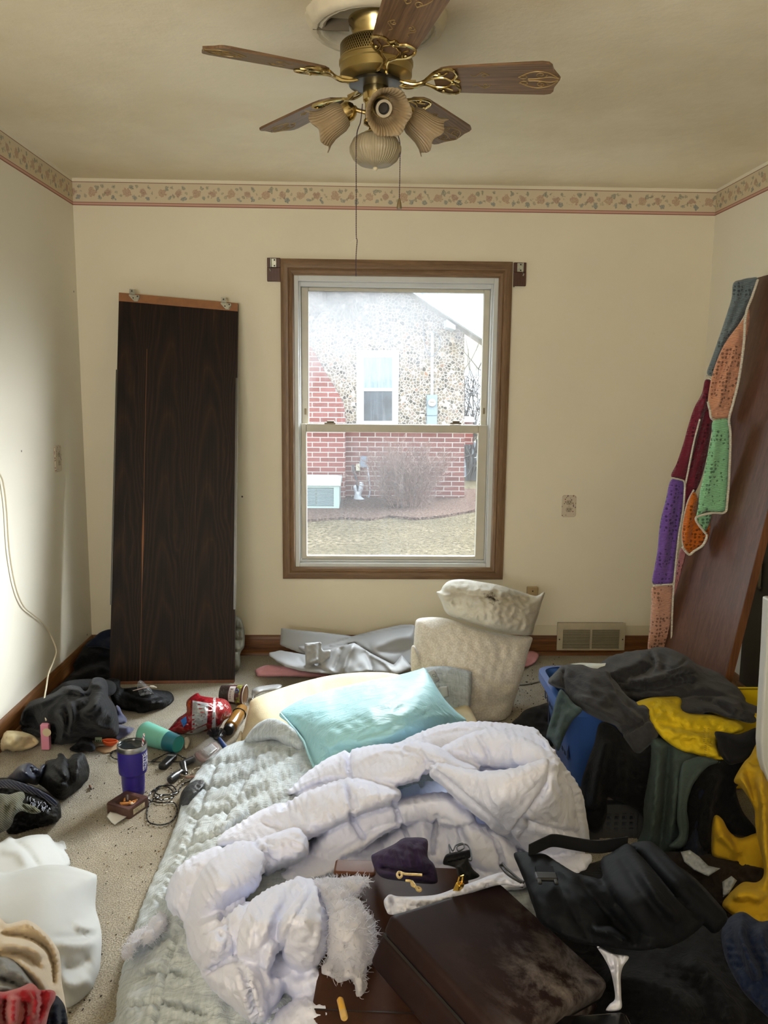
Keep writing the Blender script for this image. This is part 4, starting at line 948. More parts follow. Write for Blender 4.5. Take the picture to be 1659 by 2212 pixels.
for pts, y, r in (([(1637, 604), (1625, 640), (1611, 680), (1607, 740), (1597, 815), (1584, 870), (1575, 905), (1578, 940), (1576, 1010), (1571, 1085), (1565, 1107), (1540, 1108), (1512, 1114), (1503, 1120), (1508, 1132), (1522, 1150), (1527, 1158), (1518, 1178), (1500, 1190), (1488, 1198), (1474, 1182)], 3.43, .0074), ([(1576, 905), (1540, 907), (1533, 885), (1529, 868)], 3.5, .007), ([(1527, 811), (1540, 819), (1550, 800), (1580, 735), (1604, 695)], 3.64, .006),
                  ([(1450, 1032), (1476, 1038), (1481, 1044), (1498, 960), (1512, 905)], 3.66, .006), ([(1480, 1044), (1476, 1100), (1466, 1160), (1456, 1262), (1452, 1330), (1450, 1404)], 3.66, .0065), ([(1411, 1265), (1454, 1262)], 3.66, .0075), ([(1499, 1058), (1484, 1090), (1474, 1150), (1476, 1182)], 3.64, .006), ([(1473, 1336), (1456, 1350), (1452, 1372)], 3.7, .006)):
    q = [tuple(ony(a, b, y)) for a, b in [tuple(z) for z in crom(pts, 5)]]
    bo = obj('crochet_border', tube(NB(), q, r, 8, flat=.6), M_cream, bk, world=True)
# ================================================================ bed on the floor
def quilt_mat():
    n = NT('gauze_quilt'); n.set(rough=.95, spec=.08, sheen=.2); v = n.co(rot=(0, 0, .25))
    f = n.noise(v, 4, 3); base = n.ramp(f, [(.3, lin('#a6b0b8')), (.7, lin('#bfc8ce'))])
    a = n.noise(n.co(scale=(1, 9, 1), rot=(0, 0, .25)), 16, 3, .6); b = n.noise(n.co(scale=(9, 1, 1), rot=(0, 0, .25)), 16, 3, .6)
    base = n.mix(n.ramp(a, [(.35, (.45, .45, .45, 1)), (.6, (0, 0, 0, 1))]), base, lin('#7b858c')); base = n.mix(n.ramp(b, [(.35, (.3, .3, .3, 1)), (.6, (0, 0, 0, 1))]), base, lin('#d3dadf'))
    n.col(base); p = n.bump(a, .7, .008); p = n.bump(b, .5, .006, p); return n.m
M_quilt = quilt_mat()
fm = soft('foam_mattress', plain('yellowed_foam', '#cbbd9c', .85, var=.12, vs=9, bump=.3, bs=140, bd=.003), 'yellowed foam mattress slab with a curled far edge under the blue pillow', 'mattress',
     outline=[(520, 1612), (528, 1570), (538, 1530), (546, 1510), (600, 1489), (660, 1471), (720, 1458), (790, 1452), (850, 1455), (930, 1475), (1010, 1520), (1010, 1620), (700, 1660), (560, 1640)],
     zc=[(524, 1604, 0.02), (546, 1512, .135), (560, 1560, .125), (530, 1560, .07), (640, 1574, .12), (600, 1490, .14), (720, 1460, .165), (790, 1454, .18), (850, 1456, .165), (1000, 1520, .13), (800, 1560, .12), (700, 1640, .10), (1000, 1610, .10)], R=9, B=.012, T=.10, step=5, zmin=.0, folds=[('n', 40, .003, 5), ('c', [(546, 1558), (600, 1566), (660, 1575)], 3, .006)])
qt = soft('quilt', M_quilt, 'gray gauze quilt covering the floor mattress', 'quilt',
     outline=[(225, 2330), (248, 2212), (258, 2120), (285, 2030), (305, 1960), (330, 1900), (360, 1835), (384, 1768), (396, 1726), (412, 1688), (440, 1650), (470, 1625), (505, 1606), (560, 1592), (640, 1585), (720, 1600), (1000, 1640), (1120, 1720), (1160, 1900), (1190, 2100), (1200, 2330)],
     zc=[(240, 2300, .05), (262, 2120, .05), (310, 1960, .045), (362, 1840, .04), (398, 1730, .035), (442, 1655, .03), (505, 1612, .06), (330, 2150, .10), (380, 2000, .11), (440, 1850, .12), (500, 1740, .12), (560, 1660, .125), (640, 1600, .14), (800, 1640, .13), (1000, 1660, .12), (1100, 1760, .10), (700, 1900, .12), (1150, 2000, .10), (700, 2300, .11), (1180, 2300, .10)],
     R=30, B=.03, T=.10, step=4.5, zmin=0, folds=[('n', 40, .005, 2),
        ('c', [(430, 1700), (500, 1690), (580, 1650)], 6, .014), ('c', [(420, 1760), (500, 1745), (560, 1700), (640, 1650)], 6, .016), ('r', [(440, 1720), (520, 1710), (600, 1665)], 10, .014), ('c', [(440, 1800), (480, 1760), (545, 1735), (620, 1690)], 6, .018),
        ('r', [(395, 1800), (460, 1790), (520, 1740)], 12, .016), ('c', [(400, 1850), (470, 1830), (500, 1790), (560, 1740)], 6, .016), ('r', [(380, 1850), (440, 1810), (500, 1770)], 10, .012), ('c', [(470, 1830), (520, 1780), (580, 1750)], 5, .02),
        ('c', [(300, 2060), (340, 2040), (385, 2010)], 6, .014), ('c', [(280, 2120), (340, 2105), (400, 2100)], 6, .012), ('r', [(290, 2090), (350, 2075), (400, 2060)], 12, .012), ('c', [(300, 2180), (360, 2170), (440, 2190)], 6, .012), ('c', [(350, 1900), (400, 1890), (440, 1870)], 6, .010)])
rl = soft('quilt_fold', M_quilt, parent=None, outline=[(528, 1604), (540, 1580), (558, 1562), (582, 1552), (606, 1556), (632, 1572), (652, 1592), (662, 1608), (650, 1622), (620, 1612), (592, 1598), (560, 1602)],
     zc=[(540, 1600, .10), (580, 1555, .20), (655, 1600, .18), (600, 1600, .16)], R=18, B=.04, T=.08, step=5, zmin=.05, folds=[('n', 18, .006, 3), ('c', [(565, 1575), (610, 1572), (645, 1602)], 5, .012)])
rl.parent = qt
# ---------------- teal pillow
M_teal = fabric('teal_cotton', '#98cbd6', var=.05, vs=5, weave=1200, wb=.1, rough=.5, sheen=.1, wr=.5, wrs=7, spec=.4, stretch=(1, 2.2, 1.5))
tp = soft('pillow', M_teal, 'shiny teal blue pillow leaning on the head of the floor bed', 'pillow',
     outline=[(604, 1541), (650, 1511), (720, 1488), (800, 1470), (860, 1458), (905, 1446), (916, 1443), (926, 1455), (942, 1482), (962, 1512), (985, 1536), (1007, 1558), (965, 1570), (910, 1590), (872, 1610), (800, 1632), (740, 1650), (684, 1668), (676, 1660), (667, 1632), (655, 1600), (640, 1578), (620, 1560)],
     zc=[(606, 1541, .19), (720, 1488, .23), (860, 1458, .30), (918, 1444, .34), (962, 1512, .29), (1005, 1558, .21), (800, 1550, .33), (700, 1570, .27), (880, 1530, .34), (760, 1630, .23), (680, 1664, .15), (655, 1600, .18), (900, 1590, .26)],
     R=52, B=.035, T=.10, step=5, folds=[('r', [(620, 1545), (690, 1535), (760, 1500)], 9, .010), ('c', [(640, 1540), (700, 1545), (780, 1520), (900, 1470)], 6, .008), ('r', [(660, 1580), (700, 1600), (720, 1640)], 9, .012), ('c', [(650, 1560), (720, 1575), (800, 1555)], 6, .008), ('r', [(700, 1560), (790, 1530), (900, 1490)], 12, .010),
        ('r', [(690, 1620), (760, 1600), (850, 1590), (930, 1560)], 10, .010), ('c', [(740, 1610), (830, 1575), (930, 1540)], 5, .010), ('r', [(840, 1590), (900, 1555), (980, 1545)], 8, .009), ('w', 34, .006, 12, 2.5, -.35), ('n', 16, .0022, 9, 2, -.3)])
bm = NB(); tube(bm, [tuple(onz(a, b, z+.005)) for a, b, z in ((606, 1541, .19), (640, 1579, .18), (656, 1601, .18), (668, 1634, .165), (682, 1666, .15))], .004, 6)
obj('piping', bm, M_teal, tp, world=True)
# ---------------- white comforter
def white_mat():
    n = NT('white_comforter'); n.set(rough=.88, spec=.06, sheen=.1); v = n.co(); n.col(lin('#d6daee'))
    w = n.noise(n.co(scale=(1, 1, 1.4)), 7.5, 4, .5, .7); w = n.math('ABSOLUTE', n.math('SUBTRACT', w, .5)); p = n.bump(w, .4, .03)
    n.bump(n.noise(v, 30, 3, .55, .6), .25, .008, p); return n.m
M_white = white_mat()
cf = thing('comforter', 'rumpled white quilted comforter with torn corner on the floor bed', 'comforter', onz(800, 1800, 0))
def lb(ol, z, R=34, B=.07, T=.16, f=(), **k): return dict(outline=ol, zc=z if isinstance(z, list) else [(ol[0][0], ol[0][1], z)], R=R, B=B*1.2, T=T, folds=boost(f)+[('w', 26, .004, int(abs(ol[1][0])), 3.2, wang(ol))], step=6, zmin=.06)
def wang(ol):
    P = np.array(ol, float); P = P-P.mean(0); w, v = np.linalg.eigh(P.T @ P); return math.atan2(v[1, 1], v[0, 1])+PI/2+.25
LOBES = [
 lb([(860, 1612), (900, 1585), (960, 1565), (1015, 1559), (1080, 1562), (1150, 1572), (1172, 1584), (1195, 1615), (1190, 1660), (1120, 1680), (1040, 1680), (960, 1650), (900, 1632)], [(900, 1586, .36), (1015, 1560, .40), (1150, 1574, .40), (1190, 1630, .40), (1040, 1660, .33), (920, 1630, .32)], R=30, f=[('c', [(880, 1605), (960, 1585), (1060, 1575), (1160, 1590)], 5, .008), ('p', [(1010, 1560), (1080, 1564), (1150, 1574)], 8, .006, 9)]),
 lb([(950, 1622), (985, 1598), (1030, 1580), (1075, 1577), (1120, 1588), (1160, 1606), (1188, 1628), (1196, 1652), (1160, 1668), (1110, 1666), (1075, 1664), (1045, 1660), (1000, 1645)], [(985, 1600, .40), (1080, 1580, .44), (1170, 1615, .46), (1190, 1650, .44), (1080, 1660, .37), (1010, 1640, .37)], R=30, B=.06, f=[('c', [(1030, 1590), (1050, 1620), (1060, 1655)], 5, .012), ('r', [(1090, 1590), (1110, 1620), (1110, 1655)], 10, .01), ('c', [(1003, 1596), (1012, 1620), (1030, 1645)], 5, .012)]),
 lb([(924, 1666), (940, 1647), (985, 1655), (1040, 1664), (1100, 1660), (1150, 1646), (1185, 1640), (1200, 1662), (1188, 1705), (1160, 1760), (1115, 1815), (1090, 1806), (1040, 1768), (990, 1728), (950, 1692)], [(930, 1660, .40), (1040, 1668, .45), (1180, 1645, .49), (1190, 1700, .42), (1110, 1808, .24), (1000, 1735, .34), (1080, 1730, .42)], R=34, B=.06, f=[('c', [(936, 1660), (980, 1700), (1040, 1750), (1095, 1795)], 4, .010), ('p', [(1085, 1790), (1110, 1815)], 12, .008, 6), ('c', [(1180, 1650), (1175, 1690), (1150, 1750)], 5, .008)]),
 lb([(1160, 1578), (1195, 1612), (1222, 1655), (1244, 1693), (1258, 1728), (1268, 1780), (1273, 1830), (1262, 1856), (1215, 1856), (1150, 1850), (1100, 1812), (1120, 1770), (1165, 1720), (1186, 1670), (1180, 1620)], [(1165, 1582, .42), (1222, 1655, .36), (1258, 1728, .25), (1270, 1825, .10), (1150, 1845, .17), (1110, 1810, .22), (1180, 1740, .36), (1190, 1660, .47), (1215, 1790, .25)], R=34, B=.06, f=[('c', [(1165, 1590), (1215, 1670), (1245, 1760), (1255, 1840)], 5, .012), ('c', [(1110, 1800), (1150, 1770), (1240, 1790)], 5, .010), ('c', [(1190, 1690), (1225, 1740), (1250, 1800)], 5, .008)]),
 lb([(618, 1716), (640, 1690), (668, 1664), (704, 1640), (745, 1623), (795, 1611), (845, 1607), (890, 1612), (925, 1628), (946, 1646), (930, 1668), (900, 1686), (850, 1700), (800, 1700), (740, 1696), (690, 1704), (650, 1724)], [(622, 1716, .17), (704, 1642, .28), (795, 1613, .34), (890, 1614, .38), (940, 1645, .38), (860, 1690, .33), (740, 1690, .27), (660, 1715, .2)], R=34, f=[('c', [(757, 1622), (755, 1650), (758, 1680)], 5, .02), ('c', [(930, 1640), (915, 1660), (890, 1690)], 5, .014), ('s', [(925, 1650), (850, 1625), (790, 1640)], 20, .01)]),
 lb([(840, 1612), (890, 1600), (945, 1612), (985, 1636), (1040, 1662), (1000, 1672), (945, 1655), (900, 1632)], [(850, 1612, .37), (945, 1615, .40), (1030, 1660, .38), (940, 1650, .39)], R=24),
 lb([(555, 1796), (580, 1762), (615, 1730), (665, 1702), (739, 1682), (800, 1686), (864, 1708), (850, 1736), (770, 1762), (705, 1795), (662, 1815), (610, 1812)], [(565, 1792, .18), (620, 1732, .25), (740, 1685, .32), (860, 1710, .33), (760, 1755, .30), (660, 1805, .23), (600, 1800, .2)], R=36, f=[('c', [(740, 1684), (755, 1715), (775, 1748)], 5, .016), ('p', [(610, 1740), (660, 1708), (720, 1690)], 12, .009, 8), ('w', 30, .010, 31, 2, 1.3)]),
 lb([(656, 1852), (668, 1822), (696, 1794), (755, 1756), (845, 1729), (900, 1718), (960, 1711), (1005, 1735), (1028, 1776), (985, 1790), (925, 1775), (865, 1785), (810, 1815), (770, 1845), (715, 1865)], [(660, 1848, .15), (700, 1798, .19), (845, 1731, .25), (960, 1714, .29), (1020, 1774, .28), (925, 1770, .26), (810, 1810, .22), (720, 1855, .17)], R=32, f=[('r', [(668, 1832), (700, 1802), (760, 1768), (845, 1741), (900, 1729), (960, 1725), (1000, 1745)], 13, .022), ('c', [(700, 1850), (760, 1815), (830, 1785), (920, 1768), (985, 1778)], 7, .018), ('c', [(846, 1728), (856, 1755), (864, 1785)], 5, .018), ('c', [(755, 1756), (770, 1790), (790, 1825)], 5, .014)]),
 lb([(785, 1850), (830, 1805), (868, 1778), (915, 1755), (960, 1752), (1000, 1778), (1022, 1790), (1015, 1845), (960, 1870), (900, 1866), (840, 1866)], [(800, 1845, .14), (900, 1765, .20), (960, 1756, .22), (1010, 1800, .20), (960, 1865, .16), (860, 1858, .16)], R=30, f=[('c', [(950, 1755), (940, 1800), (935, 1850)], 5, .02), ('c', [(868, 1780), (880, 1815), (870, 1850)], 5, .016), ('r', [(905, 1765), (915, 1805), (925, 1850)], 8, .02), ('r', [(840, 1810), (850, 1840), (845, 1860)], 10, .02), ('r', [(975, 1770), (985, 1810), (975, 1855)], 10, .02), ('c', [(820, 1820), (822, 1845), (815, 1862)], 5, .015)]),
 lb([(998, 1782), (1050, 1782), (1090, 1812), (1125, 1850), (1145, 1885), (1080, 1900), (1030, 1880), (1005, 1840)], [(1010, 1785, .26), (1090, 1815, .23), (1140, 1880, .15), (1040, 1885, .15)], R=28, f=[('c', [(1040, 1785), (1075, 1830), (1090, 1890)], 5, .018)]),
 lb([(630, 1870), (680, 1840), (760, 1840), (900, 1858), (1050, 1880), (1140, 1872), (1130, 1920), (900, 1920), (740, 1900), (650, 1900)], .135, R=20, B=.03),
 lb([(600, 1905), (640, 1850), (700, 1836), (740, 1850), (735, 1880), (690, 1900), (640, 1910)], .15, R=22, B=.035),
 lb([(470, 1828), (478, 1804), (520, 1775), (565, 1750), (610, 1736), (625, 1760), (625, 1800), (590, 1822), (540, 1840)], [(475, 1825, .15), (520, 1778, .19), (610, 1740, .25), (620, 1800, .22), (540, 1835, .19)], R=26, B=.05, f=[('c', [(560, 1775), (600, 1785), (618, 1792)], 4, .014)]),
 lb([(530, 1832), (560, 1812), (602, 1798), (640, 1788), (660, 1806), (669, 1830), (655, 1858), (612, 1876), (565, 1892), (545, 1880)], [(540, 1840, .25), (600, 1800, .28), (645, 1792, .29), (665, 1830, .26), (610, 1872, .21), (560, 1888, .2)], R=30, B=.07, f=[('w', 26, .010, 5, 2, .4), ('r', [(640, 1790), (630, 1765), (612, 1748)], 9, .02), ('c', [(572, 1812), (580, 1840), (575, 1875)], 4, .014)]),
 lb([(398, 1995), (404, 1950), (422, 1902), (455, 1852), (485, 1828), (530, 1816), (566, 1830), (578, 1856), (570, 1890), (545, 1925), (505, 1958), (470, 1990), (438, 2014), (405, 2016)], [(402, 2000, .14), (425, 1900, .24), (485, 1832, .28), (560, 1830, .29), (570, 1885, .27), (500, 1955, .24), (430, 2008, .17), (480, 1920, .30)], R=44, B=.08, f=[('s', [(455, 1852), (480, 1900), (440, 1970)], 18, .008), ('c', [(566, 1835), (575, 1860), (560, 1900)], 5, .012)]),
 lb([(358, 1950), (364, 1912), (384, 1874), (420, 1848), (470, 1830), (490, 1842), (450, 1890), (424, 1930), (410, 1985), (394, 1998), (370, 1992)], [(362, 1950, .13), (385, 1876, .19), (470, 1833, .24), (430, 1920, .2), (395, 1992, .12)], R=30, B=.07, f=[('w', 24, .008, 15, 2, 1.3)]),
 lb([(392, 2014), (398, 1980), (440, 1975), (486, 1974), (508, 2010), (508, 2062), (482, 2084), (440, 2114), (414, 2080), (398, 2044)], [(396, 2014, .14), (440, 1978, .22), (500, 1985, .27), (505, 2060, .25), (440, 2110, .15), (460, 2040, .26)], R=38, B=.08, f=[('w', 22, .010, 25, 2, 1.2), ('c', [(440, 2015), (470, 1995), (490, 1985)], 4, .014)]),
 lb([(424, 2100), (455, 2082), (500, 2066), (535, 2068), (564, 2088), (578, 2150), (582, 2202), (562, 2222), (528, 2212), (488, 2172), (448, 2136)], [(428, 2100, .15), (500, 2070, .25), (560, 2090, .27), (580, 2200, .18), (530, 2208, .13), (470, 2150, .17), (520, 2130, .26)], R=36, B=.08, f=[('p', [(525, 2100), (535, 2140), (550, 2190)], 14, .009, 7), ('w', 22, .010, 35, 2, .6)]),
 lb([(480, 1982), (510, 1955), (545, 1935), (600, 1904), (638, 1893), (680, 1904), (660, 1940), (620, 1985), (595, 2025), (570, 2062), (560, 2092), (512, 2076), (500, 2030)], [(484, 1984, .25), (545, 1938, .29), (636, 1896, .30), (675, 1906, .30), (600, 2010, .33), (562, 2085, .28), (510, 2070, .26), (560, 1990, .35)], R=36, B=.06, f=[('p', [(490, 1978), (545, 1938), (590, 1908)], 12, .010, 9), ('r', [(560, 1960), (545, 2010), (535, 2070)], 9, .012), ('r', [(610, 1920), (585, 1975), (565, 2040)], 8, .012), ('c', [(585, 1925), (560, 1985), (545, 2050)], 5, .012), ('c', [(640, 1910), (610, 1960), (580, 2020)], 5, .012)]),
 lb([(672, 1906), (690, 1920), (706, 1958), (714, 2012), (708, 2050), (690, 2090), (660, 2106), (630, 2096), (614, 2072), (598, 2026), (612, 1980), (645, 1938)], [(675, 1910, .33), (710, 2000, .32), (690, 2085, .26), (635, 2092, .25), (602, 2030, .33), (655, 1990, .40)], R=36, B=.07, f=[('r', [(678, 1915), (640, 1965), (608, 2020)], 6, .012), ('r', [(684, 1925), (690, 1985), (680, 2060)], 6, .01), ('c', [(675, 1920), (655, 1970), (625, 2040)], 4, .012), ('c', [(690, 1940), (700, 2000), (690, 2070)], 4, .01), ('w', 22, .008, 45, 2, 1.2)]),
 lb([(562, 2050), (580, 2035), (600, 2026), (598, 2060), (582, 2104), (612, 2110), (604, 2170), (580, 2190), (568, 2140), (560, 2090)], [(570, 2050, .30), (598, 2030, .32), (600, 2110, .22), (585, 2185, .14)], R=16, B=.04, f=[('r', [(590, 2040), (578, 2090), (586, 2150)], 6, .012)]),
 lb([(560, 2060), (600, 2040), (640, 2080), (650, 2130), (600, 2120), (575, 2110)], .20, R=20, B=.03),
 lb([(614, 2120), (650, 2102), (690, 2095), (735, 2116), (732, 2150), (690, 2162), (640, 2160), (618, 2145)], [(620, 2120, .2), (690, 2098, .25), (730, 2145, .2), (640, 2155, .18)], R=28, B=.06),
 lb([(560, 2290), (578, 2214), (622, 2168), (670, 2148), (722, 2156), (740, 2200), (750, 2290)], [(580, 2215, .17), (670, 2152, .24), (735, 2200, .22), (650, 2285, .24)], R=40, B=.07, f=[('w', 26, .01, 55, 2, .3)]),
 lb([(1150, 1845), (1210, 1850), (1276, 1846), (1268, 1878), (1240, 1896), (1200, 1900), (1170, 1880)], .15, R=18, B=.03),
 lb([(500, 1900), (620, 1800), (800, 1720), (1000, 1680), (1180, 1700), (1220, 1830), (1000, 1850), (760, 1860), (600, 1900), (600, 2100), (520, 2120), (440, 2040)], .13, R=30, B=.02, T=.05),
]
cov = merged('comforter_cover', M_white, LOBES, voxel=.0045, sm=2, parent=cf)
S_ = lambda pts, w=4.5, a=.009, pk=.0035, lam=13: (pts, w, a, pk*.42, lam*1.25)
carve(cov, [S_([(757, 1612), (752, 1640), (757, 1683)]), S_([(945, 1646), (918, 1672), (908, 1705)]), S_([(936, 1662), (985, 1702), (1040, 1750), (1095, 1797), (1125, 1832)], 4.5, .009, .002), S_([(1190, 1636), (1184, 1690), (1152, 1740), (1128, 1770), (1100, 1806)]), S_([(1128, 1770), (1180, 1788), (1255, 1800)]),
  S_([(1200, 1620), (1235, 1690), (1250, 1760), (1262, 1845)], 4, .007), S_([(740, 1682), (754, 1712), (766, 1752)]), S_([(600, 1752), (630, 1722), (668, 1703), (720, 1689), (770, 1686)], 4.5, .010, .006, 11), S_([(848, 1728), (858, 1755), (864, 1782)]), S_([(755, 1752), (765, 1780), (790, 1815)]),
  S_([(470, 1990), (505, 1962), (545, 1937), (592, 1908), (640, 1894)], 4.5, .011, .007, 11), S_([(545, 1937), (520, 1980), (508, 2030), (512, 2075)], 4), S_([(438, 2018), (470, 2000), (498, 1992)], 4, .010), S_([(520, 2082), (533, 2125), (548, 2175), (558, 2208)], 4.5, .010, .007, 10), S_([(440, 2105), (475, 2085), (512, 2072)], 4, .009), S_([(568, 1828), (576, 1858), (562, 1900)], 4, .009), S_([(545, 1818), (575, 1845), (600, 1868)], 4, .006),
  S_([(862, 1612), (905, 1589), (965, 1570), (1015, 1565), (1085, 1569), (1150, 1579), (1182, 1596), (1212, 1650), (1238, 1702), (1255, 1745)], 3.5, .006, .003, 9), S_([(1052, 1785), (1077, 1828), (1086, 1885)], 4.5, .010), S_([(945, 1755), (938, 1800), (934, 1850)], 4), S_([(868, 1778), (880, 1815), (872, 1850)], 4), S_([(676, 1912), (650, 1962), (622, 2010), (606, 2060)], 4, .008), S_([(690, 1925), (700, 1985), (690, 2060)], 4, .007), S_([(460, 1850), (490, 1830), (530, 1820)], 4, .006), S_([(1030, 1585), (1050, 1620), (1058, 1655)], 4, .006)],
  [(34, .0022, 7, 3.2, 1.2)])
carve(qt, [(q, 5, .012, .0048, 17) for q in ([(425, 1702), (500, 1690), (575, 1655), (650, 1615)], [(408, 1765), (490, 1748), (570, 1705), (660, 1655)], [(392, 1830), (470, 1800), (550, 1755), (640, 1705)], [(370, 1890), (430, 1866), (510, 1812), (580, 1765)], [(440, 1650), (520, 1640), (600, 1610)], [(318, 2050), (350, 2030), (400, 2010)], [(290, 2112), (350, 2100), (420, 2108)], [(275, 2172), (350, 2168), (450, 2190)], [(340, 1960), (365, 1920), (380, 1890)], [(470, 1640), (440, 1720), (415, 1800), (380, 1900)], [(560, 1620), (520, 1700), (480, 1780)], [(400, 1990), (370, 2060), (350, 2140), (335, 2212)])], [(18, .0028, 5, 3.2, -.55)])
# stuffing that spills from the torn corner
def fluff_mat(name='polyester_stuffing'):
    n = NT(name); n.set(rough=1, spec=0, sheen=.3); n.col(lin('#f0f0f8')); v = n.co()
    n.bump(n.noise(n.co(scale=(1, 1, 1)), 60, 6, .75, 1.0), .25, .006); tl = n.add('ShaderNodeBsdfTranslucent'); tl.inputs[0].default_value = lin('#f4f4fa'); mx = n.add('ShaderNodeMixShader'); mx.inputs[0].default_value = .6; n.ln(n.b.outputs[0], mx.inputs[1]); n.ln(tl.outputs[0], mx.inputs[2]); n.ln(mx.outputs[0], n.o.inputs['Surface']); return n.m
M_fluff = fluff_mat()
def fluff(name, lumps, n, L, seed, parent=None, label=None, cat=None, grow=None):
    o = merged(name, M_fluff, lumps, voxel=.006, sm=2, parent=parent, label=label, cat=cat)
    rg = random.Random(seed); me = o.data; bm = bmesh.new(); bm.from_mesh(me); bm.verts.ensure_lookup_table(); bm.normal_update()
    vs = [v for v in bm.verts if v.normal.dot((Vector(CO)-v.co).normalized()) > -.25]; base = [(v.co.copy(), v.normal.copy()) for v in vs]
    # ruffle the surface
    from mathutils import noise as NZ
    for v in bm.verts:
        v.co += v.normal*(NZ.fractal(v.co*38, .8, 2.1, 5)*.009)
    for k in range(n):
        p, nr_ = rg.choice(base); d = (nr_*.8+Vector((rg.gauss(0, .5), rg.gauss(0, .5), rg.gauss(0, .5)))+(Vector(grow)*rg.random() if grow else Vector())).normalized(); pts = [p-nr_*.004]; l = L*rg.uniform(.4, 1.3)
        for i in range(5):
            d = (d+Vector((rg.gauss(0, .35), rg.gauss(0, .35), rg.gauss(0, .35)))).normalized(); pts.append(pts[-1]+d*l/5)
        tube(bm, pts, [.0009, .0008, .0007, .0006, .0005, .0003], 3, cap=False)
    bm.to_mesh(me); bm.free(); me.polygons.foreach_set('use_smooth', [True]*len(me.polygons)); return o
fl = lambda ol, z, R=22, B=.05, T=.1: dict(outline=ol, zc=[(ol[0][0], ol[0][1], z)] if not isinstance(z, list) else z, R=R, B=B, T=T, step=6, folds=[('n', 18, .014, 3), ('n', 8, .006, 6)])
st_o = fluff('stuffing', [
    fl([(678, 1908), (710, 1898), (745, 1902), (775, 1905), (768, 1935), (782, 1958), (800, 1985), (812, 2010), (812, 2062), (795, 2085), (760, 2100), (715, 2092), (706, 2050), (713, 2010), (705, 1955)], [(690, 1910, .33), (770, 1910, .31), (808, 2010, .31), (800, 2075, .29), (720, 2088, .27), (750, 2000, .38)], R=40, B=.07),
    fl([(735, 2088), (770, 2085), (792, 2090), (788, 2125), (778, 2150), (770, 2150), (764, 2118), (740, 2112)], .27, R=14), fl([(705, 2060), (750, 2080), (745, 2125), (715, 2118), (690, 2095)], .25, R=18),
    fl([(745, 1900), (775, 1896), (800, 1900), (785, 1918), (765, 1935)], .32, R=10, B=.03)], 1500, .02, 4, parent=cf, grow=(.5, -.1, .2))
o = fluff('stuffing_tuft', [fl([(264, 2062), (270, 2040), (285, 2020), (300, 2010), (318, 2002), (332, 1985), (348, 1974), (358, 1985), (360, 2005), (345, 2020), (325, 2036), (300, 2040), (288, 2052), (284, 2068)], .13, R=14, B=.03, T=.06)], 900, .016, 8, label='white tuft of loose stuffing on the left edge of the gray quilt', cat='stuffing')
# ================================================================ by the back wall
M_vinyl_sheet = plain('gray_vinyl', '#8f9092', .5, var=.06, vs=5, spec=.3)
vs_ = [dict(outline=[(607, 1356), (640, 1360), (700, 1366), (768, 1374), (700, 1400), (690, 1420), (650, 1412), (604, 1394)], zc=[(607, 1357, None, 4.15), (604, 1394, None, 4.08), (768, 1374, None, 4.12), (690, 1418, None, 3.98)], R=8, B=.01, T=.03, step=4, smooth=False),
       dict(outline=[(690, 1400), (768, 1372), (815, 1360), (866, 1349), (897, 1349), (900, 1400), (888, 1445), (850, 1438), (800, 1410), (765, 1388), (740, 1395)], zc=[(768, 1374, None, 4.12), (866, 1350, None, 4.14), (897, 1350, None, 4.12), (888, 1444, None, 3.92), (700, 1400, None, 4.0), (800, 1408, None, 3.96)], R=10, B=.015, T=.05, step=4, smooth=False, folds=[('c', [(768, 1374), (840, 1362), (893, 1352)], 5, .02), ('r', [(800, 1400), (850, 1380), (895, 1375)], 12, .03), ('c', [(815, 1405), (850, 1410), (890, 1400)], 4, .014)]),
       dict(outline=[(657, 1389), (694, 1386), (697, 1405), (716, 1402), (714, 1420), (697, 1432), (660, 1438)], zc=[(660, 1395, None, 3.86), (694, 1388, None, 3.88), (660, 1437, None, 3.82), (714, 1410, None, 3.84)], R=6, B=.01, T=.03, step=3, smooth=False, folds=[('c', [(690, 1388), (692, 1432)], 3, .02), ('r', [(665, 1432), (690, 1425)], 5, .015), ('n', 14, .004, 4)]),
       dict(outline=[(690, 1408), (740, 1395), (765, 1388), (802, 1411), (850, 1436), (868, 1414), (892, 1443), (852, 1459), (800, 1451), (745, 1459), (714, 1455), (690, 1440)], zc=[(700, 1410, None, 3.90), (765, 1389, None, 3.92), (802, 1412, None, 3.90), (852, 1457, None, 3.72), (750, 1457, None, 3.75), (890, 1442, None, 3.80)], R=8, B=.015, T=.05, step=4, smooth=False,
            folds=[('r', [(765, 1390), (750, 1420), (738, 1455)], 5, .03), ('c', [(740, 1396), (730, 1425), (720, 1450)], 5, .03), ('r', [(800, 1412), (830, 1430), (850, 1455)], 5, .025), ('c', [(785, 1405), (800, 1430), (805, 1452)], 5, .025), ('n', 30, .003, 6)]),
       dict(outline=[(574, 1411), (606, 1404), (650, 1412), (700, 1420), (740, 1440), (745, 1457), (700, 1456), (650, 1450), (616, 1441), (592, 1426)], zc=[(578, 1412, None, 4.0), (650, 1412, None, 3.98), (740, 1440, None, 3.85), (650, 1448, None, 3.80), (600, 1430, None, 3.9)], R=6, B=.01, T=.03, step=4, smooth=False, folds=[('r', [(600, 1425), (640, 1440), (700, 1448)], 6, .015), ('c', [(645, 1420), (665, 1445)], 4, .012)]),
       dict(outline=[(640, 1396), (900, 1390), (895, 1440), (700, 1440)], zc=[(640, 1396, None, 4.02), (900, 1390, None, 4.05), (895, 1440, None, 3.9), (700, 1440, None, 3.9)], R=6, B=.01, T=.1, step=6, smooth=False)]
merged('vinyl_sheet', M_vinyl_sheet, vs_, voxel=.005, sm=1, label='crumpled gray vinyl sheet on the floor under the window', cat='sheet')
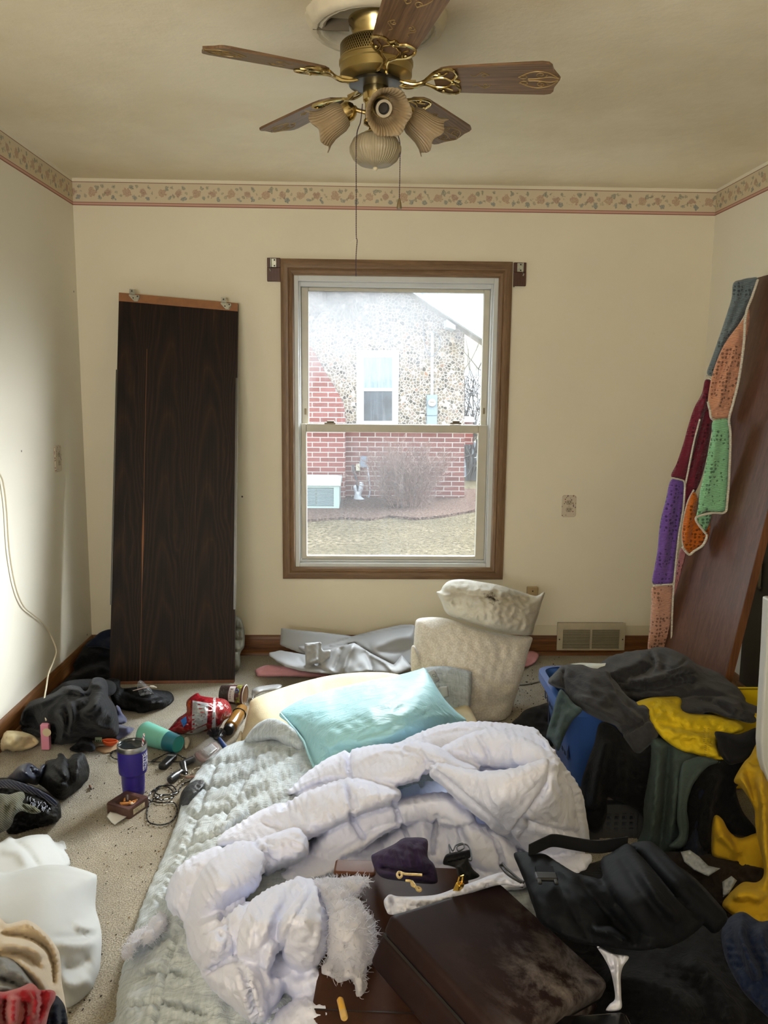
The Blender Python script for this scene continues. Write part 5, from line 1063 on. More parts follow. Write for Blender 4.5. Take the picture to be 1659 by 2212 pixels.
M_pink = fabric('pink_nylon', '#c58f98', weave=500, rough=.6, wr=.3)
soft('cloth_scrap', M_pink, 'thin pink cloth sticking out left of the gray vinyl sheet', 'cloth', outline=[(553, 1446), (575, 1437), (606, 1438), (640, 1444), (704, 1455), (700, 1464), (620, 1461), (562, 1462), (553, 1454)], zc=[(575, 1440, .05), (560, 1458, .015), (640, 1450, .05), (700, 1460, .02)], R=10, B=.02, T=.04, step=4, zmin=0, folds=[('c', [(565, 1445), (600, 1448), (640, 1456)], 3, .01)])
soft('cloth_scrap', M_pink, 'thin pink cloth on the floor right of the fleece cushion', 'cloth', outline=[(1125, 1415), (1145, 1406), (1163, 1411), (1161, 1424), (1147, 1437), (1125, 1441)], zc=[(1145, 1407, .04), (1147, 1436, .01), (1160, 1414, .03)], R=8, B=.015, T=.03, step=3, zmin=0, folds=[('c', [(1150, 1410), (1152, 1424), (1140, 1436)], 3, .008)])
M_khaki = fabric('khaki_quilted', '#77766a', rough=.7, wr=.3)
soft('sleeping_bag', M_khaki, 'olive gray puffy sleeping bag roll behind the dark door', 'sleeping bag', outline=[(492, 1334), (508, 1330), (521, 1338), (528, 1362), (528, 1395), (519, 1412), (519, 1440), (508, 1452), (490, 1450)], zc=[(505, 1335, None, 4.12), (505, 1445, None, 3.98)], R=14, B=.06, T=.12, step=3, folds=[('c', [(492, 1352), (510, 1358), (526, 1358)], 3, .02), ('c', [(492, 1375), (512, 1382), (528, 1380)], 3, .02), ('c', [(492, 1402), (512, 1408), (521, 1408)], 3, .02), ('c', [(516, 1340), (517, 1400)], 3, .012)])
bm = NB(); tube(bm, [tuple(onz(a, b, .004)) for a, b in [tuple(q) for q in crom([(1115, 1480), (1140, 1478), (1165, 1472), (1190, 1468)], 5)]], .004, 6); tag(obj('power_cable', bm, plain('cord_gray', '#7d7d7a', .6)), 'thin gray cord on the carpet left of the laundry tote', 'cord')
# fleece cushion and stained pillow
def sherpa_mat():
    n = NT('sherpa_fleece'); n.set(rough=1, spec=.05, sheen=.4); v = n.co(); t = n.add('ShaderNodeTexVoronoi', feature='SMOOTH_F1'); t.inputs['Scale'].default_value = 150; n.ln(v, t.inputs['Vector'])
    f = n.noise(v, 3, 4); b = n.ramp(f, [(.3, lin('#d8d4ca')), (.65, lin('#eae7e0'))]); n.col(n.mix(n.ramp(t.outputs['Distance'], [(.1, (0, 0, 0, 1)), (.6, (.5, .5, .5, 1))]), b, lin('#b0a99c'))); n.bump(t.outputs['Distance'], -.45, .006); return n.m
fc = merged('fleece_cushion', sherpa_mat(), [
    dict(outline=[(896, 1352), (900, 1338), (915, 1334), (940, 1333), (966, 1336), (1010, 1350), (1058, 1364), (1105, 1372), (1148, 1375), (1148, 1390), (1141, 1410), (1134, 1440), (1125, 1472), (1110, 1520), (1094, 1562), (1060, 1568), (1020, 1575), (940, 1560), (900, 1500), (890, 1445), (893, 1395)], zc=[(900, 1345, None, 3.62), (1146, 1378, None, 3.66), (1094, 1560, None, 3.40), (930, 1550, None, 3.40), (890, 1445, None, 3.5), (1020, 1450, None, 3.45)], R=26, B=.06, T=.14, step=5, zmin=0, folds=[('n', 30, .004, 4), ('c', [(1000, 1440), (1060, 1470), (1120, 1480)], 6, .014), ('r', [(1010, 1455), (1060, 1490), (1110, 1500)], 12, .012), ('c', [(1020, 1520), (1060, 1525), (1100, 1520)], 6, .01)]),
    dict(outline=[(888, 1400), (896, 1395), (908, 1420), (912, 1450), (900, 1460), (888, 1450)], zc=[(890, 1400, None, 3.5)], R=8, B=.03, T=.06, step=4)], voxel=.006, sm=3, label='cream fleece pet cushion standing on edge behind the teal pillow', cat='cushion')
def stain_mat():
    n = NT('stained_ticking'); n.set(rough=.75, spec=.2); v = n.co(); f = n.noise(v, 5, 4, .6)
    b = n.ramp(f, [(.3, lin('#b3ae9f')), (.6, lin('#d3d0c5'))]); p = ony(1062, 1292, 3.605)
    d = n.add('ShaderNodeVectorMath', operation='DISTANCE'); n.ln(v, d.inputs[0]); d.inputs[1].default_value = tuple(p)
    q = n.math('ADD', d.outputs['Value'], n.math('MULTIPLY', n.math('SUBTRACT', n.noise(v, 45, 5, .7), .5), .11)); n.col(n.mix(n.ramp(q, [(.012, (1, 1, 1, 1)), (.034, (0, 0, 0, 1))]), b, lin('#3d3222')))
    w = n.noise(v, 14, 4, .55, .6); n.bump(n.math('ABSOLUTE', n.math('SUBTRACT', w, .5)), .4, .02); return n.m
M_stain = stain_mat()
dp = merged('pillow', M_stain, [
    dict(outline=[(939, 1272), (950, 1277), (958, 1264), (972, 1254), (1000, 1251), (1040, 1257), (1080, 1264), (1124, 1277), (1158, 1287), (1178, 1276), (1170, 1302), (1163, 1328), (1156, 1348), (1146, 1372), (1110, 1370), (1080, 1364), (1045, 1354), (1013, 1344), (980, 1334), (962, 1322), (953, 1300)], zc=[(1000, 1252, None, 3.72), (1124, 1278, None, 3.72), (960, 1300, None, 3.66), (1060, 1318, None, 3.55), (1146, 1370, None, 3.64), (970, 1328, None, 3.64)], R=26, B=.07, T=.14, step=4, folds=[('c', [(940, 1274), (1000, 1282), (1080, 1290), (1160, 1293), (1176, 1280)], 3, .02), ('r', [(975, 1275), (1060, 1276), (1140, 1290)], 9, .012), ('n', 18, .005, 9), ('r', [(1110, 1345), (1140, 1350), (1158, 1335)], 5, .01), ('r', [(1100, 1360), (1130, 1362), (1150, 1352)], 4, .008), ('w', 20, .008, 4, 2, .3)])], voxel=.005, sm=2,
    label='stained off white pillow lying on top of the fleece cushion', cat='pillow')
bm = NB(); tube(bm, [tuple(ony(a, b, 3.598)) for a, b in [tuple(q) for q in crom([(1062, 1296), (1060, 1305), (1066, 1312), (1076, 1311)], 6)]], .006, 6); obj('burn_tear', bm, plain('burnt_hole', '#2a2218', .9), dp, world=True)
qc = soft('folded_blanket', M_quilt, 'gray gauze blanket corner with care tag against the fleece cushion', 'blanket', outline=[(915, 1446), (950, 1439), (978, 1441), (1016, 1450), (1020, 1458), (1018, 1500), (1010, 1552), (985, 1542), (960, 1516), (935, 1480)], zc=[(930, 1450, None, 3.36), (1018, 1456, None, 3.36), (1008, 1550, None, 3.25), (950, 1500, None, 3.28)], R=12, B=.03, T=.06, step=4, folds=[('w', 16, .006, 4, 2, .2)])
M_tag = plain('tag_white', '#c9cdd2', .6)
tg = soft('care_tag', M_tag, parent=qc, outline=[(920, 1453), (937, 1445), (951, 1470), (935, 1478)], zc=[(935, 1460, None, 3.30)], R=3, B=.004, T=.004, step=3, smooth=False)
tg2 = soft('care_tag', M_tag, parent=qc, outline=[(945, 1484), (967, 1482), (970, 1504), (957, 1508)], zc=[(957, 1492, None, 3.26)], R=3, B=.004, T=.004, step=3, smooth=False)
M_ink = plain('ink_dark', '#3c4656', .6)
bm = NB(); text_mesh(bm, 'Cit', 9, lambda v: Vector(ony(938+v.x*.85+v.y*.35, 1460+v.x*.35-v.y*.85, 3.29)), 0); obj('tag_text', bm, M_ink, tg, world=True, smooth=False)
bm = NB()
for k in range(3): text_mesh(bm, 'mmmm m mm', 2.6, lambda v, k=k: Vector(ony(942+v.x*.9+v.y*.3+k*1.2, 1467+v.x*.32-v.y*.85+k*2.6, 3.29)), 0)
obj('tag_text', bm, M_ink, tg, world=True, smooth=False)
# ================================================================ laundry
M_blue = plain('blue_plastic', '#3d62a8', .35, spec=.5)
tote = thing('laundry_tote', 'blue plastic laundry tote with pierced sides heaped with clothes', 'laundry tote', (.92, 2.9, .0))
TX0, TX1, TY0, TY1, TZ = .72, 1.22, 2.72, 3.12, .345
def rrect(x0, x1, y0, y1, r, n=5):
    P = []
    for cx, cy, a0 in ((x1-r, y1-r, 0), (x0+r, y1-r, PI/2), (x0+r, y0+r, PI), (x1-r, y0+r, 1.5*PI)):
        P += [(cx+r*math.cos(a0+PI/2*k/n), cy+r*math.sin(a0+PI/2*k/n)) for k in range(n+1)]
    return P
def wallring(bm, lo, hi, z0, z1, holes=False):
    A = [bm.verts.new((x, y, z0)) for x, y in lo]; B = [bm.verts.new((x, y, z1)) for x, y in hi]; n = len(A)
    for i in range(n): bm.faces.new((A[i], A[(i+1) % n], B[(i+1) % n], B[i]))
def tub(name, mat, par, x0, x1, y0, y1, z0, z1, taper=.05, th=.004, r=.06, slots=None):
    bm = NB(); o = rrect(x0, x1, y0, y1, r); lo = rrect(x0+taper, x1-taper, y0+taper, y1-taper, r)
    i = rrect(x0+th, x1-th, y0+th, y1-th, r); il = rrect(x0+taper+th, x1-taper-th, y0+taper+th, y1-taper-th, r)
    wallring(bm, lo, o, z0, z1); wallring(bm, il, i, z0+th, z1); n = len(o)
    bm.faces.new([bm.verts.new((x, y, z0)) for x, y in lo]); bm.faces.new([bm.verts.new((x, y, z0+th)) for x, y in il])
    b = obj(name, bm, mat, par, world=True, angle=50)
    bm = NB(); e = rrect(x0-.018, x1+.018, y0-.018, y1+.018, r+.01); wallring(bm, e, e, z1-.03, z1+.004); wallring(bm, e, i, z1+.004, z1+.006); wallring(bm, o, e, z1-.03, z1-.03)
    obj('rim', bm, mat, par, world=True, angle=50); return b
tb = tub('body', M_blue, tote, TX0, TX1, TY0, TY1, .02, TZ)
M_gap = plain('slot_shadow', '#152240', .8)
for k in range(9):     # pierced slots on the left side
    for j in range(2):
        y = TY0+.06+k*.038; z = .12+j*.11; xx = TX0+.05*(1-(z-.02)/(TZ-.02))
        bm = NB(); bx(bm, xx-.0025, xx-.001, y, y+.02, z, z+.085); obj('side_slot', bm, M_gap, tb, world=True, smooth=False)
gb = thing('laundry_basket', 'low gray plastic laundry basket with grid holes under the hanging clothes', 'laundry basket', (.95, 2.5, 0)); M_gray = plain('gray_plastic', '#3a3b3d', .5)
a0, a1 = ony(1240, 1800, 2.47).x, ony(1420, 1800, 2.47).x; zt_ = ony(1330, 1735, 2.47).z
bm = NB(); bx(bm, a0, a1, 2.46, 2.49, zt_-.03, zt_); bx(bm, a0, a1, 2.47, 2.485, 0, .03)
for q in range(12):
    x = a0+(a1-a0)*q/11; bx(bm, x-.005, x+.005, 2.468, 2.484, .0, zt_)
for q in range(5): bx(bm, a0, a1, 2.469, 2.482, .02+q*(zt_-.04)/4-.004, .02+q*(zt_-.04)/4+.004)
bx(bm, a0, a0+.012, 2.49, 2.66, 0, zt_); bx(bm, a1-.012, a1, 2.49, 2.66, 0, zt_); bx(bm, a0, a1, 2.49, 2.66, 0, .012); bx(bm, a0, ony(1296, 1760, 2.47).x, 2.4605, 2.47, 0, zt_-.02); bx(bm, ony(1378, 1760, 2.47).x, a1, 2.4605, 2.47, 0, zt_-.02)
obj('grid_body', bm, M_gray, gb, world=True, smooth=False)
def cloth(name, mat, label, cat, ol, zc, f=(), R=18, B=.03, T=.05, step=5, **k):
    return soft(name, mat, label, cat, outline=ol, zc=zc, R=R, B=B, T=T, step=step, folds=boost(f)+[('n', 22, .004, int(ol[0][0]) % 97)], **k)
Y = lambda *a: [(p, q, None, y) for p, q, y in a]
M_hood = fabric('charcoal_fleece', '#2d2d31', var=.15, vs=14, weave=700, wb=.3, sheen=.12, wr=.15)
hd = merged('hoodie', M_hood, [
    dict(outline=[(1250, 1470), (1280, 1446), (1316, 1420), (1352, 1408), (1398, 1403), (1416, 1398), (1449, 1401), (1485, 1419), (1506, 1434), (1551, 1453), (1581, 1474), (1604, 1498), (1610, 1520), (1590, 1550), (1575, 1554), (1535, 1525), (1497, 1505), (1464, 1512), (1420, 1510), (1371, 1512), (1300, 1500)], zc=Y((1316, 1420, 3.02), (1416, 1399, 3.10), (1506, 1435, 3.02), (1604, 1498, 2.86), (1575, 1550, 2.66), (1464, 1510, 2.74), (1371, 1510, 2.74), (1280, 1460, 2.92), (1450, 1450, 2.84)), R=34, B=.07, T=.14, step=5,
         folds=boost([('r', [(1290, 1460), (1360, 1440), (1400, 1415)], 9, .03), ('c', [(1330, 1475), (1385, 1455), (1410, 1435), (1405, 1408)], 6, .045), ('r', [(1405, 1405), (1418, 1430), (1412, 1455)], 7, .03), ('r', [(1325, 1470), (1400, 1468), (1470, 1445), (1510, 1440)], 8, .035), ('c', [(1340, 1490), (1420, 1490), (1480, 1475), (1510, 1480)], 7, .04), ('r', [(1500, 1480), (1540, 1490), (1585, 1500)], 10, .03), ('c', [(1425, 1445), (1450, 1455), (1490, 1440)], 5, .03), ('r', [(1440, 1425), (1470, 1440), (1500, 1438)], 8, .02), ('w', 30, .008, 5, 1.5, .3)])),
    dict(outline=[(1182, 1474), (1196, 1456), (1218, 1437), (1250, 1435), (1280, 1443), (1312, 1449), (1325, 1465), (1345, 1495), (1372, 1515), (1400, 1525), (1405, 1550), (1422, 1588), (1375, 1630), (1343, 1586), (1328, 1567), (1300, 1556), (1264, 1537), (1236, 1515), (1217, 1490), (1200, 1486)], zc=Y((1190, 1470, 2.80), (1225, 1440, 2.86), (1312, 1450, 2.80), (1372, 1516, 2.62), (1400, 1550, 2.54), (1375, 1625, 2.48), (1300, 1555, 2.58), (1236, 1512, 2.68)), R=24, B=.06, T=.12, step=5,
         folds=boost([('c', [(1216, 1440), (1218, 1470), (1220, 1490)], 4, .02), ('r', [(1312, 1452), (1330, 1485), (1348, 1520), (1385, 1560)], 5, .018), ('c', [(1322, 1455), (1340, 1495), (1362, 1525), (1395, 1550)], 4, .02), ('r', [(1240, 1500), (1300, 1535), (1350, 1565)], 10, .02), ('c', [(1345, 1580), (1375, 1570), (1402, 1552)], 3, .012), ('r', [(1260, 1460), (1280, 1490), (1320, 1520)], 14, .02), ('w', 26, .006, 7, 1.6, .7)])),
    dict(outline=[(1464, 1512), (1497, 1502), (1540, 1500), (1590, 1500), (1608, 1515), (1642, 1530), (1642, 1552), (1625, 1562), (1595, 1557), (1575, 1554), (1540, 1540), (1497, 1543), (1467, 1536)], zc=Y((1470, 1515, 2.72), (1590, 1505, 2.80), (1640, 1540, 2.78), (1575, 1552, 2.60), (1470, 1534, 2.64)), R=20, B=.05, T=.09, step=5, folds=boost([('c', [(1500, 1510), (1545, 1520), (1580, 1545)], 5, .03), ('r', [(1540, 1510), (1575, 1518), (1600, 1545)], 7, .025), ('c', [(1600, 1520), (1608, 1540), (1598, 1555)], 4, .025)]))], voxel=.0055, sm=3, label='charcoal gray sweatshirt draped over the top of the laundry tote', cat='sweatshirt')
carve(hd, [([(1340, 1588), (1372, 1572), (1405, 1550)], 3.5, .006, .002, 8), ([(1314, 1450), (1330, 1485), (1346, 1516), (1366, 1530)], 3.5, .006, 0, 9), ([(1219, 1438), (1216, 1466), (1219, 1492)], 3, .005, 0, 9), ([(1484, 1420), (1470, 1436), (1440, 1447)], 3, .006, 0, 9), ([(1330, 1470), (1400, 1478), (1460, 1462), (1505, 1452)], 4, .010, .003, 14), ([(1404, 1404), (1412, 1430), (1408, 1452)], 4, .008, 0, 9)], [(30, .0025, 3, 3.2, .5)])
M_yel = fabric('yellow_jersey', '#c9ae1c', var=.10, vs=10, weave=800, rough=.65, wr=.35, wrs=16); M_yel2 = fabric('mustard_twill', '#b08f1e', var=.15, vs=8, weave=700, rough=.8, wr=.25, wrs=14)
ys = cloth('shirt', M_yel, 'yellow shirt with a black panel lying under the charcoal sweatshirt', 'shirt', [(1368, 1522), (1400, 1508), (1440, 1505), (1470, 1508), (1480, 1538), (1545, 1545), (1596, 1560), (1606, 1578), (1565, 1590), (1550, 1602), (1554, 1625), (1571, 1647), (1530, 1638), (1500, 1629), (1470, 1621), (1435, 1598), (1412, 1570), (1395, 1540)],
           Y((1400, 1510, 2.68), (1470, 1510, 2.72), (1600, 1570, 2.60), (1480, 1560, 2.56), (1570, 1645, 2.44), (1470, 1620, 2.46), (1410, 1560, 2.54)), [('r', [(1430, 1580), (1490, 1590), (1550, 1600)], 7, .014), ('c', [(1420, 1560), (1480, 1575), (1560, 1580)], 5, .014), ('r', [(1500, 1605), (1530, 1610), (1560, 1630)], 5, .012), ('w', 18, .007, 3, 2, .3)])
bm = NB()
for k in range(13):
    for o_ in (0, 9):
        a, b = 1522-k*.2+o_+(k > 6)*4, 1574+k*4.6; tube(bm, [tuple(ony(a-2.2, b-.5, 2.465)), tuple(ony(a+2.2, b+.9, 2.465))], .0012, 5)
obj('ruched_stitching', bm, plain('stitch_yellow', '#8f7c20', .7), ys, world=True)['kind'] = 'stuff'
soft('black_panel', fabric('black_jersey', '#17171a', rough=.8), parent=ys, outline=[(1546, 1580), (1590, 1586), (1612, 1580), (1636, 1572), (1642, 1592), (1634, 1622), (1612, 1642), (1590, 1650), (1572, 1650), (1553, 1625), (1549, 1602)], zc=Y((1550, 1590, 2.50), (1636, 1580, 2.56), (1600, 1645, 2.42), (1572, 1645, 2.42)), R=14, B=.03, T=.05, step=5, folds=[('r', [(1570, 1595), (1600, 1605), (1630, 1600)], 8, .014)])
bm = NB()
text_mesh(bm, 'HEARS', 8, lambda v: Vector(ony(1447+v.x, 1516+v.x*.1-v.y, 2.60)), 0)
obj('shirt_print', bm, plain('print_gold', '#8f7a1c', .6), ys, world=True, smooth=False)
M_grn = fabric('dark_green_twill', '#3a4746', var=.15, vs=8, weave=700, rough=.8, wr=.2); M_blk = fabric('black_cotton', '#0b0b0d', var=.25, vs=9, weave=700, rough=.9, wr=.25, sheen=.03); M_nvy = fabric('navy_cotton', '#121828', var=.2, vs=8, weave=700, rough=.9, wr=.2, sheen=.04)
M_blk2 = fabric('washed_black_cotton', '#141416', var=.2, vs=10, weave=600, rough=.95, wr=.25, sheen=.05)
cloth('pants', M_grn, 'dark green pants leg over the left end of the blue tote', 'pants', [(1208, 1492), (1222, 1498), (1240, 1520), (1258, 1534), (1236, 1558), (1218, 1592), (1206, 1622), (1190, 1600), (1180, 1590), (1192, 1545)], Y((1212, 1495, 2.70), (1255, 1534, 2.58), (1200, 1610, 2.62), (1185, 1585, 2.72)), [('r', [(1235, 1530), (1215, 1560), (1205, 1600)], 5, .015), ('c', [(1215, 1510), (1205, 1550), (1195, 1590)], 4, .012)], R=10)
pg = cloth('pants', M_grn, 'dark green pants hanging down the front of the laundry tote', 'pants', [(1405, 1590), (1440, 1600), (1475, 1618), (1510, 1630), (1545, 1642), (1520, 1670), (1498, 1700), (1484, 1740), (1480, 1780), (1478, 1830), (1440, 1845), (1385, 1840), (1362, 1850), (1388, 1790), (1390, 1740), (1398, 1680), (1402, 1630)],
           Y((1405, 1595, 2.52), (1545, 1642, 2.46), (1390, 1700, 2.42), (1490, 1720, 2.38), (1370, 1845, 2.36), (1478, 1825, 2.34), (1440, 1720, 2.36)), [('r', [(1425, 1610), (1418, 1700), (1405, 1830)], 9, .03), ('c', [(1445, 1610), (1440, 1700), (1425, 1830)], 6, .03), ('r', [(1465, 1640), (1458, 1720), (1445, 1830)], 9, .022)])
soft('waistband', M_grn, parent=pg, outline=[(1472, 1655), (1490, 1640), (1520, 1634), (1556, 1646), (1530, 1656), (1506, 1682), (1490, 1712), (1484, 1745), (1488, 1782), (1484, 1818), (1470, 1832), (1445, 1828), (1466, 1804), (1462, 1770), (1464, 1720)], zc=Y((1550, 1646, 2.40), (1490, 1645, 2.38), (1475, 1740, 2.31), (1475, 1825, 2.28)), R=8, B=.014, T=.02, step=4, folds=[('c', [(1540, 1648), (1498, 1670), (1478, 1730), (1480, 1800)], 3, .006)])
cloth('sweater', M_blk, 'black sweater hanging over the front of the blue tote beside the sleeve cuff', 'sweater', [(1296, 1562), (1330, 1572), (1376, 1628), (1405, 1604), (1412, 1640), (1402, 1700), (1394, 1765), (1370, 1746), (1330, 1730), (1312, 1724), (1310, 1762), (1290, 1800), (1262, 1775), (1255, 1700), (1268, 1650), (1284, 1605)], Y((1300, 1566, 2.58), (1400, 1610, 2.50), (1394, 1755, 2.40), (1270, 1760, 2.44), (1330, 1650, 2.46)), [('r', [(1310, 1590), (1295, 1660), (1280, 1750)], 10, .03), ('r', [(1350, 1620), (1345, 1680), (1340, 1730)], 10, .02)])
cloth('pants', M_blk, 'black pants hanging at the right front of the laundry pile', 'pants', [(1548, 1640), (1600, 1640), (1622, 1660), (1606, 1690), (1590, 1704), (1604, 1752), (1632, 1790), (1622, 1806), (1580, 1800), (1548, 1770), (1540, 1830), (1500, 1850), (1476, 1840), (1484, 1785), (1486, 1735), (1500, 1695), (1525, 1660)], Y((1560, 1642, 2.44), (1615, 1660, 2.46), (1600, 1790, 2.30), (1500, 1840, 2.28), (1490, 1720, 2.36)), [('r', [(1550, 1660), (1530, 1740), (1520, 1830)], 10, .025)])
cloth('navy_shirt', M_nvy, 'navy cloth hanging beside the dark green pants', 'cloth', [(1500, 1690), (1540, 1668), (1560, 1690), (1545, 1760), (1530, 1840), (1518, 1900), (1478, 1890), (1480, 1790), (1488, 1730)], Y((1520, 1680, 2.40), (1500, 1880, 2.26), (1545, 1700, 2.38)), [('r', [(1520, 1690), (1505, 1790), (1500, 1880)], 8, .02)])
yp = merged('yellow_pants', M_yel2, [dict(outline=o, zc=z, R=18, B=.04, T=.08, step=5, folds=boost(f)) for o, z, f in (
    ([(1604, 1650), (1620, 1632), (1640, 1600), (1665, 1640), (1680, 1760), (1680, 2010), (1640, 2000), (1600, 1988), (1566, 1965), (1560, 1950), (1580, 1925), (1606, 1905), (1636, 1905), (1650, 1880), (1632, 1790), (1628, 1745), (1600, 1700), (1584, 1688)], Y((1610, 1650, 2.36), (1645, 1610, 2.44), (1670, 1700, 2.30), (1670, 2000, 1.90), (1580, 1950, 1.97), (1640, 1800, 2.2)), [('r', [(1640, 1650), (1650, 1760), (1655, 1950)], 9, .03), ('c', [(1615, 1665), (1632, 1720), (1640, 1800)], 5, .03), ('r', [(1600, 1670), (1618, 1720), (1632, 1770)], 6, .02), ('r', [(1580, 1940), (1620, 1930), (1650, 1950)], 12, .03), ('w', 22, .01, 3, 1.6, .9)]),
    ([(1542, 1762), (1560, 1768), (1576, 1796), (1600, 1810), (1640, 1800), (1660, 1840), (1650, 1900), (1610, 1890), (1570, 1862), (1540, 1852), (1536, 1810)], Y((1545, 1765, 2.27), (1640, 1805, 2.26), (1545, 1845, 2.24), (1630, 1890, 2.2)), [('r', [(1545, 1800), (1570, 1815), (1600, 1850)], 8, .02), ('c', [(1575, 1800), (1590, 1830), (1595, 1870)], 5, .02)]))], voxel=.006, sm=3, label='mustard yellow work pants spilling down at the right edge', cat='pants')
bn = thing('storage_bin', 'bright yellow plastic bin behind the sweatshirt', 'bin', (1.33, 2.95, 0)); M_yb = plain('yellow_plastic', '#d2b614', .35)
zb_ = ony(1620, 1500, 2.95).z; tub('bin_body', M_yb, bn, 1.28, 1.72, 2.75, 3.0, .01, zb_, .03, r=.03)
soft('white_towel', fabric('white_terry', '#cfd6d4', weave=300), 'white cloth tucked in the back of the blue tote', 'cloth', outline=[(1215, 1440), (1250, 1432), (1296, 1433), (1330, 1432), (1320, 1450), (1270, 1455), (1225, 1452)], zc=Y((1250, 1434, 3.05), (1300, 1448, 2.98)), R=8, B=.02, T=.05, step=4)
soft('black_bag', fabric('black_nylon', '#1d1d1f', var=.3, vs=14, rough=.6), 'flat black bag on the carpet behind the white comforter', 'bag', outline=[(1104, 1568), (1120, 1548), (1134, 1534), (1160, 1525), (1198, 1522), (1200, 1600), (1185, 1612), (1150, 1590)], zc=[(1134, 1536, .10), (1195, 1524, .12), (1190, 1600, .04), (1110, 1568, .05)], R=16, B=.03, T=.08, step=5, zmin=0, folds=[('w', 20, .008, 2, 1.5, .4)])
# white panel edge at the frame's right
wp = thing('white_cabinet', 'white painted cabinet edge standing at the far right by the yellow pants', 'cabinet', (1.28, 2.3, 0))
c0 = ony(1643, 1440, 2.35)
bm = NB(); P = [(1653, 1290), (1648, 1400), (1642, 1500), (1637, 1600), (1640, 1640), (1655, 1690), (1700, 1720), (1760, 1720), (1760, 1290)]
prism(bm, [(ony(a, b, 2.32).x, ony(a, b, 2.32).z) for a, b in P], 2.30, 2.34); obj('side_panel', bm, plain('cabinet_white', '#b9bcbd', .4), wp, world=True, smooth=False, bevel=.006)
bm = NB(); q0 = ony(1700, 1600, 2.32); bx(bm, q0.x, q0.x+.06, 2.30, 2.34, 0, q0.z); obj('leg', bm, plain('cabinet_white2', '#a9acad', .4), wp, world=True, smooth=False)
# ================================================================ cases, bags and pouches in front
def leather(name, a, b, rough=.34, scuff=.5, seed=0, wear='#8d8684'):
    n = NT(name); n.set(rough=rough, spec=.09); v = n.co(loc=(seed, 0, 0)); f = n.noise(v, 5, 5, .6)
    base = n.ramp(f, [(.3, lin(a)), (.7, lin(b))]); s = n.noise(v, 11, 7, .72, .3); g = n.noise(n.co(loc=(seed+2, 1, 0)), 2.2, 3, .6)
    ps = n.sep(n.co()); gt = n.math('MAXIMUM', n.math('SUBTRACT', n.math('ADD', n.math('DIVIDE', ps[0], .41), n.math('DIVIDE', ps[1], .29)), .8), .06); k = n.math('MULTIPLY', n.math('MAXIMUM', n.math('SUBTRACT', s, .45), 0.0), n.math('MULTIPLY', n.math('MULTIPLY', n.math('MAXIMUM', n.math('SUBTRACT', g, .36), 0.0), gt), 26.0*scuff))
    n.col(n.mix(n.math('MINIMUM', k, .75), base, lin(wear))); n.ln(n.math('ADD', rough, n.math('MULTIPLY', k, .3)), n.b.inputs['Roughness'])
    n.bump(n.noise(v, 260, 2), .15, .001); return n.m
M_brn = leather('brown_leather', '#33201a', '#4a2f22', .62, .12, 3, '#7d5a45'); M_drk = leather('dark_brown_leather', '#1d1415', '#2a1c1b', .55, .9, 0)
def case_box(name, label, A, B_, D_, z, h, mat, r=.02, parts=()):
    """flat case: photo corners A (near origin), B (along x), D (along y) of its top at height z"""
    z = z if isinstance(z, tuple) else (z,)*3; a, b, d = onz(*A, z[0]), onz(*B_, z[1]), onz(*D_, z[2]); ux = (b-a); uy = (d-a); lx, ly = ux.length, uy.length; ux.normalize(); uy = (uy-ux*uy.dot(ux)).normalized(); uz = ux.cross(uy)
    if uz.z < 0: uz = -uz
    og = a-uz*h; M = Matrix(((ux.x, uy.x, uz.x, og.x), (ux.y, uy.y, uz.y, og.y), (ux.z, uy.z, uz.z, og.z), (0, 0, 0, 1)))
    t = thing(name, label, 'briefcase', mat=M); return t, lx, ly, M
# brown case underneath
bc, lx, ly, M = case_box('briefcase', 'brown leather briefcase lying under the dark one beside the comforter', (728, 1862), (1010, 1872), (752, 2225), .235, .12, M_brn)
def soft_box(lx, ly, z0, z1, r=.018, n=5):
    bm = NB(); prev = None; rows = []
    for k in range(n+1):
        a = PI/2*k/n; rows.append((r*(1-math.sin(a)), z0+r*(1-math.cos(a))))
    prof = [(q, z) for q, z in rows][::-1]; prof = [(r*(1-math.cos(PI/2*k/n)) if False else r-r*math.sin(PI/2*k/n), z0+r-r*math.cos(PI/2*k/n)) for k in range(n+1)]
    prof += [(r-r*math.cos(PI/2*k/n), z1-r+r*math.sin(PI/2*k/n)) for k in range(n+1)]
    rings = []
    for ins, z in prof: rings.append([bm.verts.new((x, y, z)) for x, y in rrect(ins, lx-ins, ins, ly-ins, max(.004, r*1.3-ins*.6), 4)])
    for A, B in zip(rings, rings[1:]):
        m = len(A)
        for i in range(m): bm.faces.new((A[i], A[(i+1) % m], B[(i+1) % m], B[i]))
    bm.faces.new(rings[0]); bm.faces.new(rings[-1]); return bm
obj('case_lower', soft_box(lx, ly, 0, .075, .014), M_brn, bc, angle=50); obj('case_lid', soft_box(lx, ly, .078, .12, .014), M_brn, bc, angle=50)
obj('corner_guard', soft_box(.105, .06, 0, .012, .006), leather('worn_tan_leather', '#5b3a2b', '#704b3a', .42, .1, 6, '#a98d7d'), bc, angle=50).matrix_local = Matrix.Translation((-.004, -.006, .114))
obj('case_seam', bx(NB(), -.001, lx+.001, ly-.055, ly-.052, .1195, .1215), plain('seam_dark', '#1d100b', .6), bc, smooth=False)
